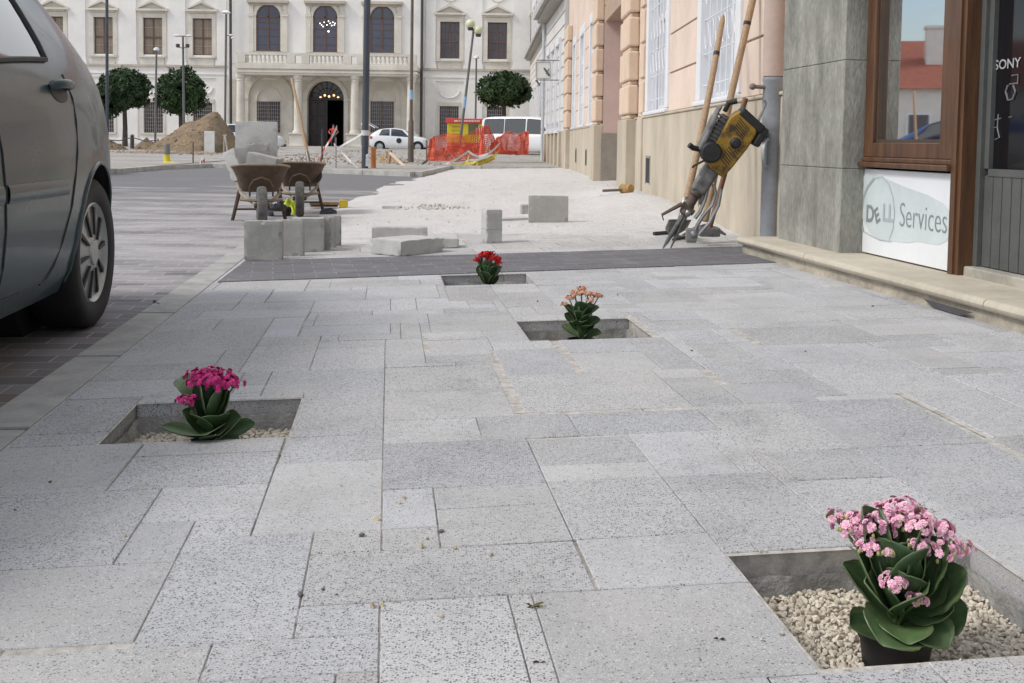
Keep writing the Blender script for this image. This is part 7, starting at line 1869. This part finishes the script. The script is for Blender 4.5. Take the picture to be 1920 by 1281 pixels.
# white and pink bundle hanging by the stall
ribbon('barrier_tape', 'white and pink tape bundle hanging beside the yellow stall', [yp(897, 240, 40), yp(903, 250, 40), yp(899, 258, 40), yp(905, 264, 40), yp(898, 268, 40), yp(906, 245, 40)], .08, m_tape, M('tape_pink', (.6, .35, .36), .6), .16)
# orange pipe, plank, cables
p = on_y(700, 315, 27.3); op = thing('orange_pipe', 'upright orange drain pipe beside the thick dark post', 'pipe', loc=tuple(p)); mb = MB(); mb.tube([p-Vector((0, 0, .05)), on_y(700, 280, 27.3)], .068, 16); mb.tube([on_y(700, 281, 27.3), on_y(700, 276, 27.3)], .078, 16); mb.build('tube', M('pipe_orange', (.50, .19, .06), .5, .1, 5), op, smooth=True)
pl_ = thing('plank', 'pale wooden plank propped over the sand heap', 'plank', loc=tuple(yp(760, 317, 30))); mb = MB(); mb.tube([yp(732, 288, 31.5), yp(763, 317, 30)], .055, 4); mb.build('board', M('plank_wood', (.48, .39, .29), .8, .15, 5), pl_)
pl_ = thing('plank', 'short reddish board standing up out of the sand heap', 'plank', loc=tuple(yp(732, 300, 32))); mb = MB(); mb.tube([yp(728, 310, 32), yp(733, 282, 32)], .05, 4); mb.build('board', M('plank_red', (.38, .22, .15), .8, .15, 5), pl_)
for lab, pts in (('thick black cable lying at the left netting end', [(776, 316), (790, 309), (802, 300)]), ('second black cable bending across the kerb', [(782, 313), (800, 311), (812, 313), (816, 316)])):
    P_ = [on_y(u, v, 31.5) for u, v in pts]; t = thing('black_cable', lab, 'cable', loc=tuple(P_[0])); mb = MB(); mb.tube(P_, .035, 6); mb.build('cable', m_iron, t, smooth=True)
# person in red by the palace door
Yq = 77.0; f0 = on_y(625, 277.5, Yq); per = None
def person():
    bx, by, bz = f0.x, Yq, f0.z; H = (on_y(625, 233.5, Yq).z-bz); k = H/1.75
    J = dict(pel=(0, 0, .95), chest=(0, -.02, 1.25), neck=(0, -.02, 1.47), head0=(0, -.03, 1.56), head1=(0, -.03, 1.68), shl=(-.19, -.02, 1.42), shr=(.19, -.02, 1.42), ell=(-.36, .02, 1.20), elr=(.36, .02, 1.20), hal=(-.20, -.10, 1.02), har=(.20, -.10, 1.02), hil=(-.10, 0, .90), hir=(.10, 0, .90), knl=(-.12, -.03, .50), knr=(.12, -.03, .50), anl=(-.13, 0, .09), anr=(.13, 0, .09), tol=(-.15, -.16, .04), tor=(.15, -.16, .04))
    rad = dict(pel=.15, chest=.15, neck=.055, head0=.08, head1=.095, shl=.07, shr=.07, ell=.045, elr=.045, hal=.035, har=.035, hil=.10, hir=.10, knl=.06, knr=.06, anl=.04, anr=.04, tol=.035, tor=.035)
    E_ = [('pel', 'chest'), ('chest', 'neck'), ('neck', 'head0'), ('head0', 'head1'), ('chest', 'shl'), ('chest', 'shr'), ('shl', 'ell'), ('shr', 'elr'), ('ell', 'hal'), ('elr', 'har'), ('pel', 'hil'), ('pel', 'hir'), ('hil', 'knl'), ('hir', 'knr'), ('knl', 'anl'), ('knr', 'anr'), ('anl', 'tol'), ('anr', 'tor')]
    names = list(J); t = thing('person', 'person in red shirt standing hands on hips at the palace door', 'person', loc=(bx, by, bz))
    def skin(nm, keep, m, grow=0.0):
        ks = [n for n in names if n in keep]; me = bpy.data.meshes.new(nm); me.from_pydata([Vector(J[n])*k for n in ks], [(ks.index(a), ks.index(b)) for a, b in E_ if a in ks and b in ks], []); me.materials.append(m)
        o = bpy.data.objects.new(nm, me); COL.objects.link(o); o.parent = t; WM[o.name] = WM[t.name]
        md = o.modifiers.new('skin', 'SKIN'); md.use_smooth_shade = True; sv_ = me.skin_vertices[0].data
        for n, d in zip(ks, sv_): r_ = (rad[n]+grow)*k; d.radius = (r_, r_*.8 if n in ('pel', 'chest') else r_); d.use_root = (n == ks[0])
        o.modifiers.new('sub', 'SUBSURF').levels = 1; o.modifiers['sub'].render_levels = 1
        apply_mods(o); o.data.materials.clear(); o.data.materials.append(m); return o
    skin('body', names, M('skin', (.45, .27, .20), .6, .05, 5))
    skin('shirt', ['pel', 'chest', 'shl', 'shr', 'ell', 'elr'], M('shirt_red', (.55, .02, .025), .8, .1, 8), .014)
    skin('trousers', ['pel', 'hil', 'hir', 'knl', 'knr', 'anl', 'anr'], M('trousers_dark', (.05, .045, .05), .85, .1, 8), .010)
    mb = MB(); mb.ball((0, -.015*k, 1.70*k), (.10*k, .11*k, .085*k), 12); mb.build('hair', M('hair_dark', (.03, .02, .015), .8), t, smooth=True, world=False)
person()
# low bench or planter at the palace wall, seen between post and block
bn = thing('stone_bench', 'low brown stone bench at the palace wall left of the portal columns', 'bench', loc=tuple(on_y(526, 277, 74))); a, b_ = on_y(517, 277, 74), on_y(536, 264, 74); mb = MB(); mb.b2((a.x, 73.6, a.z+.34), (b_.x, 74.1, b_.z)); mb.build('seat', M('bench_brown', (.26, .2, .15), .8, .2, 3), bn, bevel=.03)
for s in (.15, .85): mb = MB(); x = lerp(a.x, b_.x, s); mb.b2((x-.08, 73.7, a.z-.1), (x+.08, 74.0, a.z+.34)); mb.build('leg', m_iron, bn)
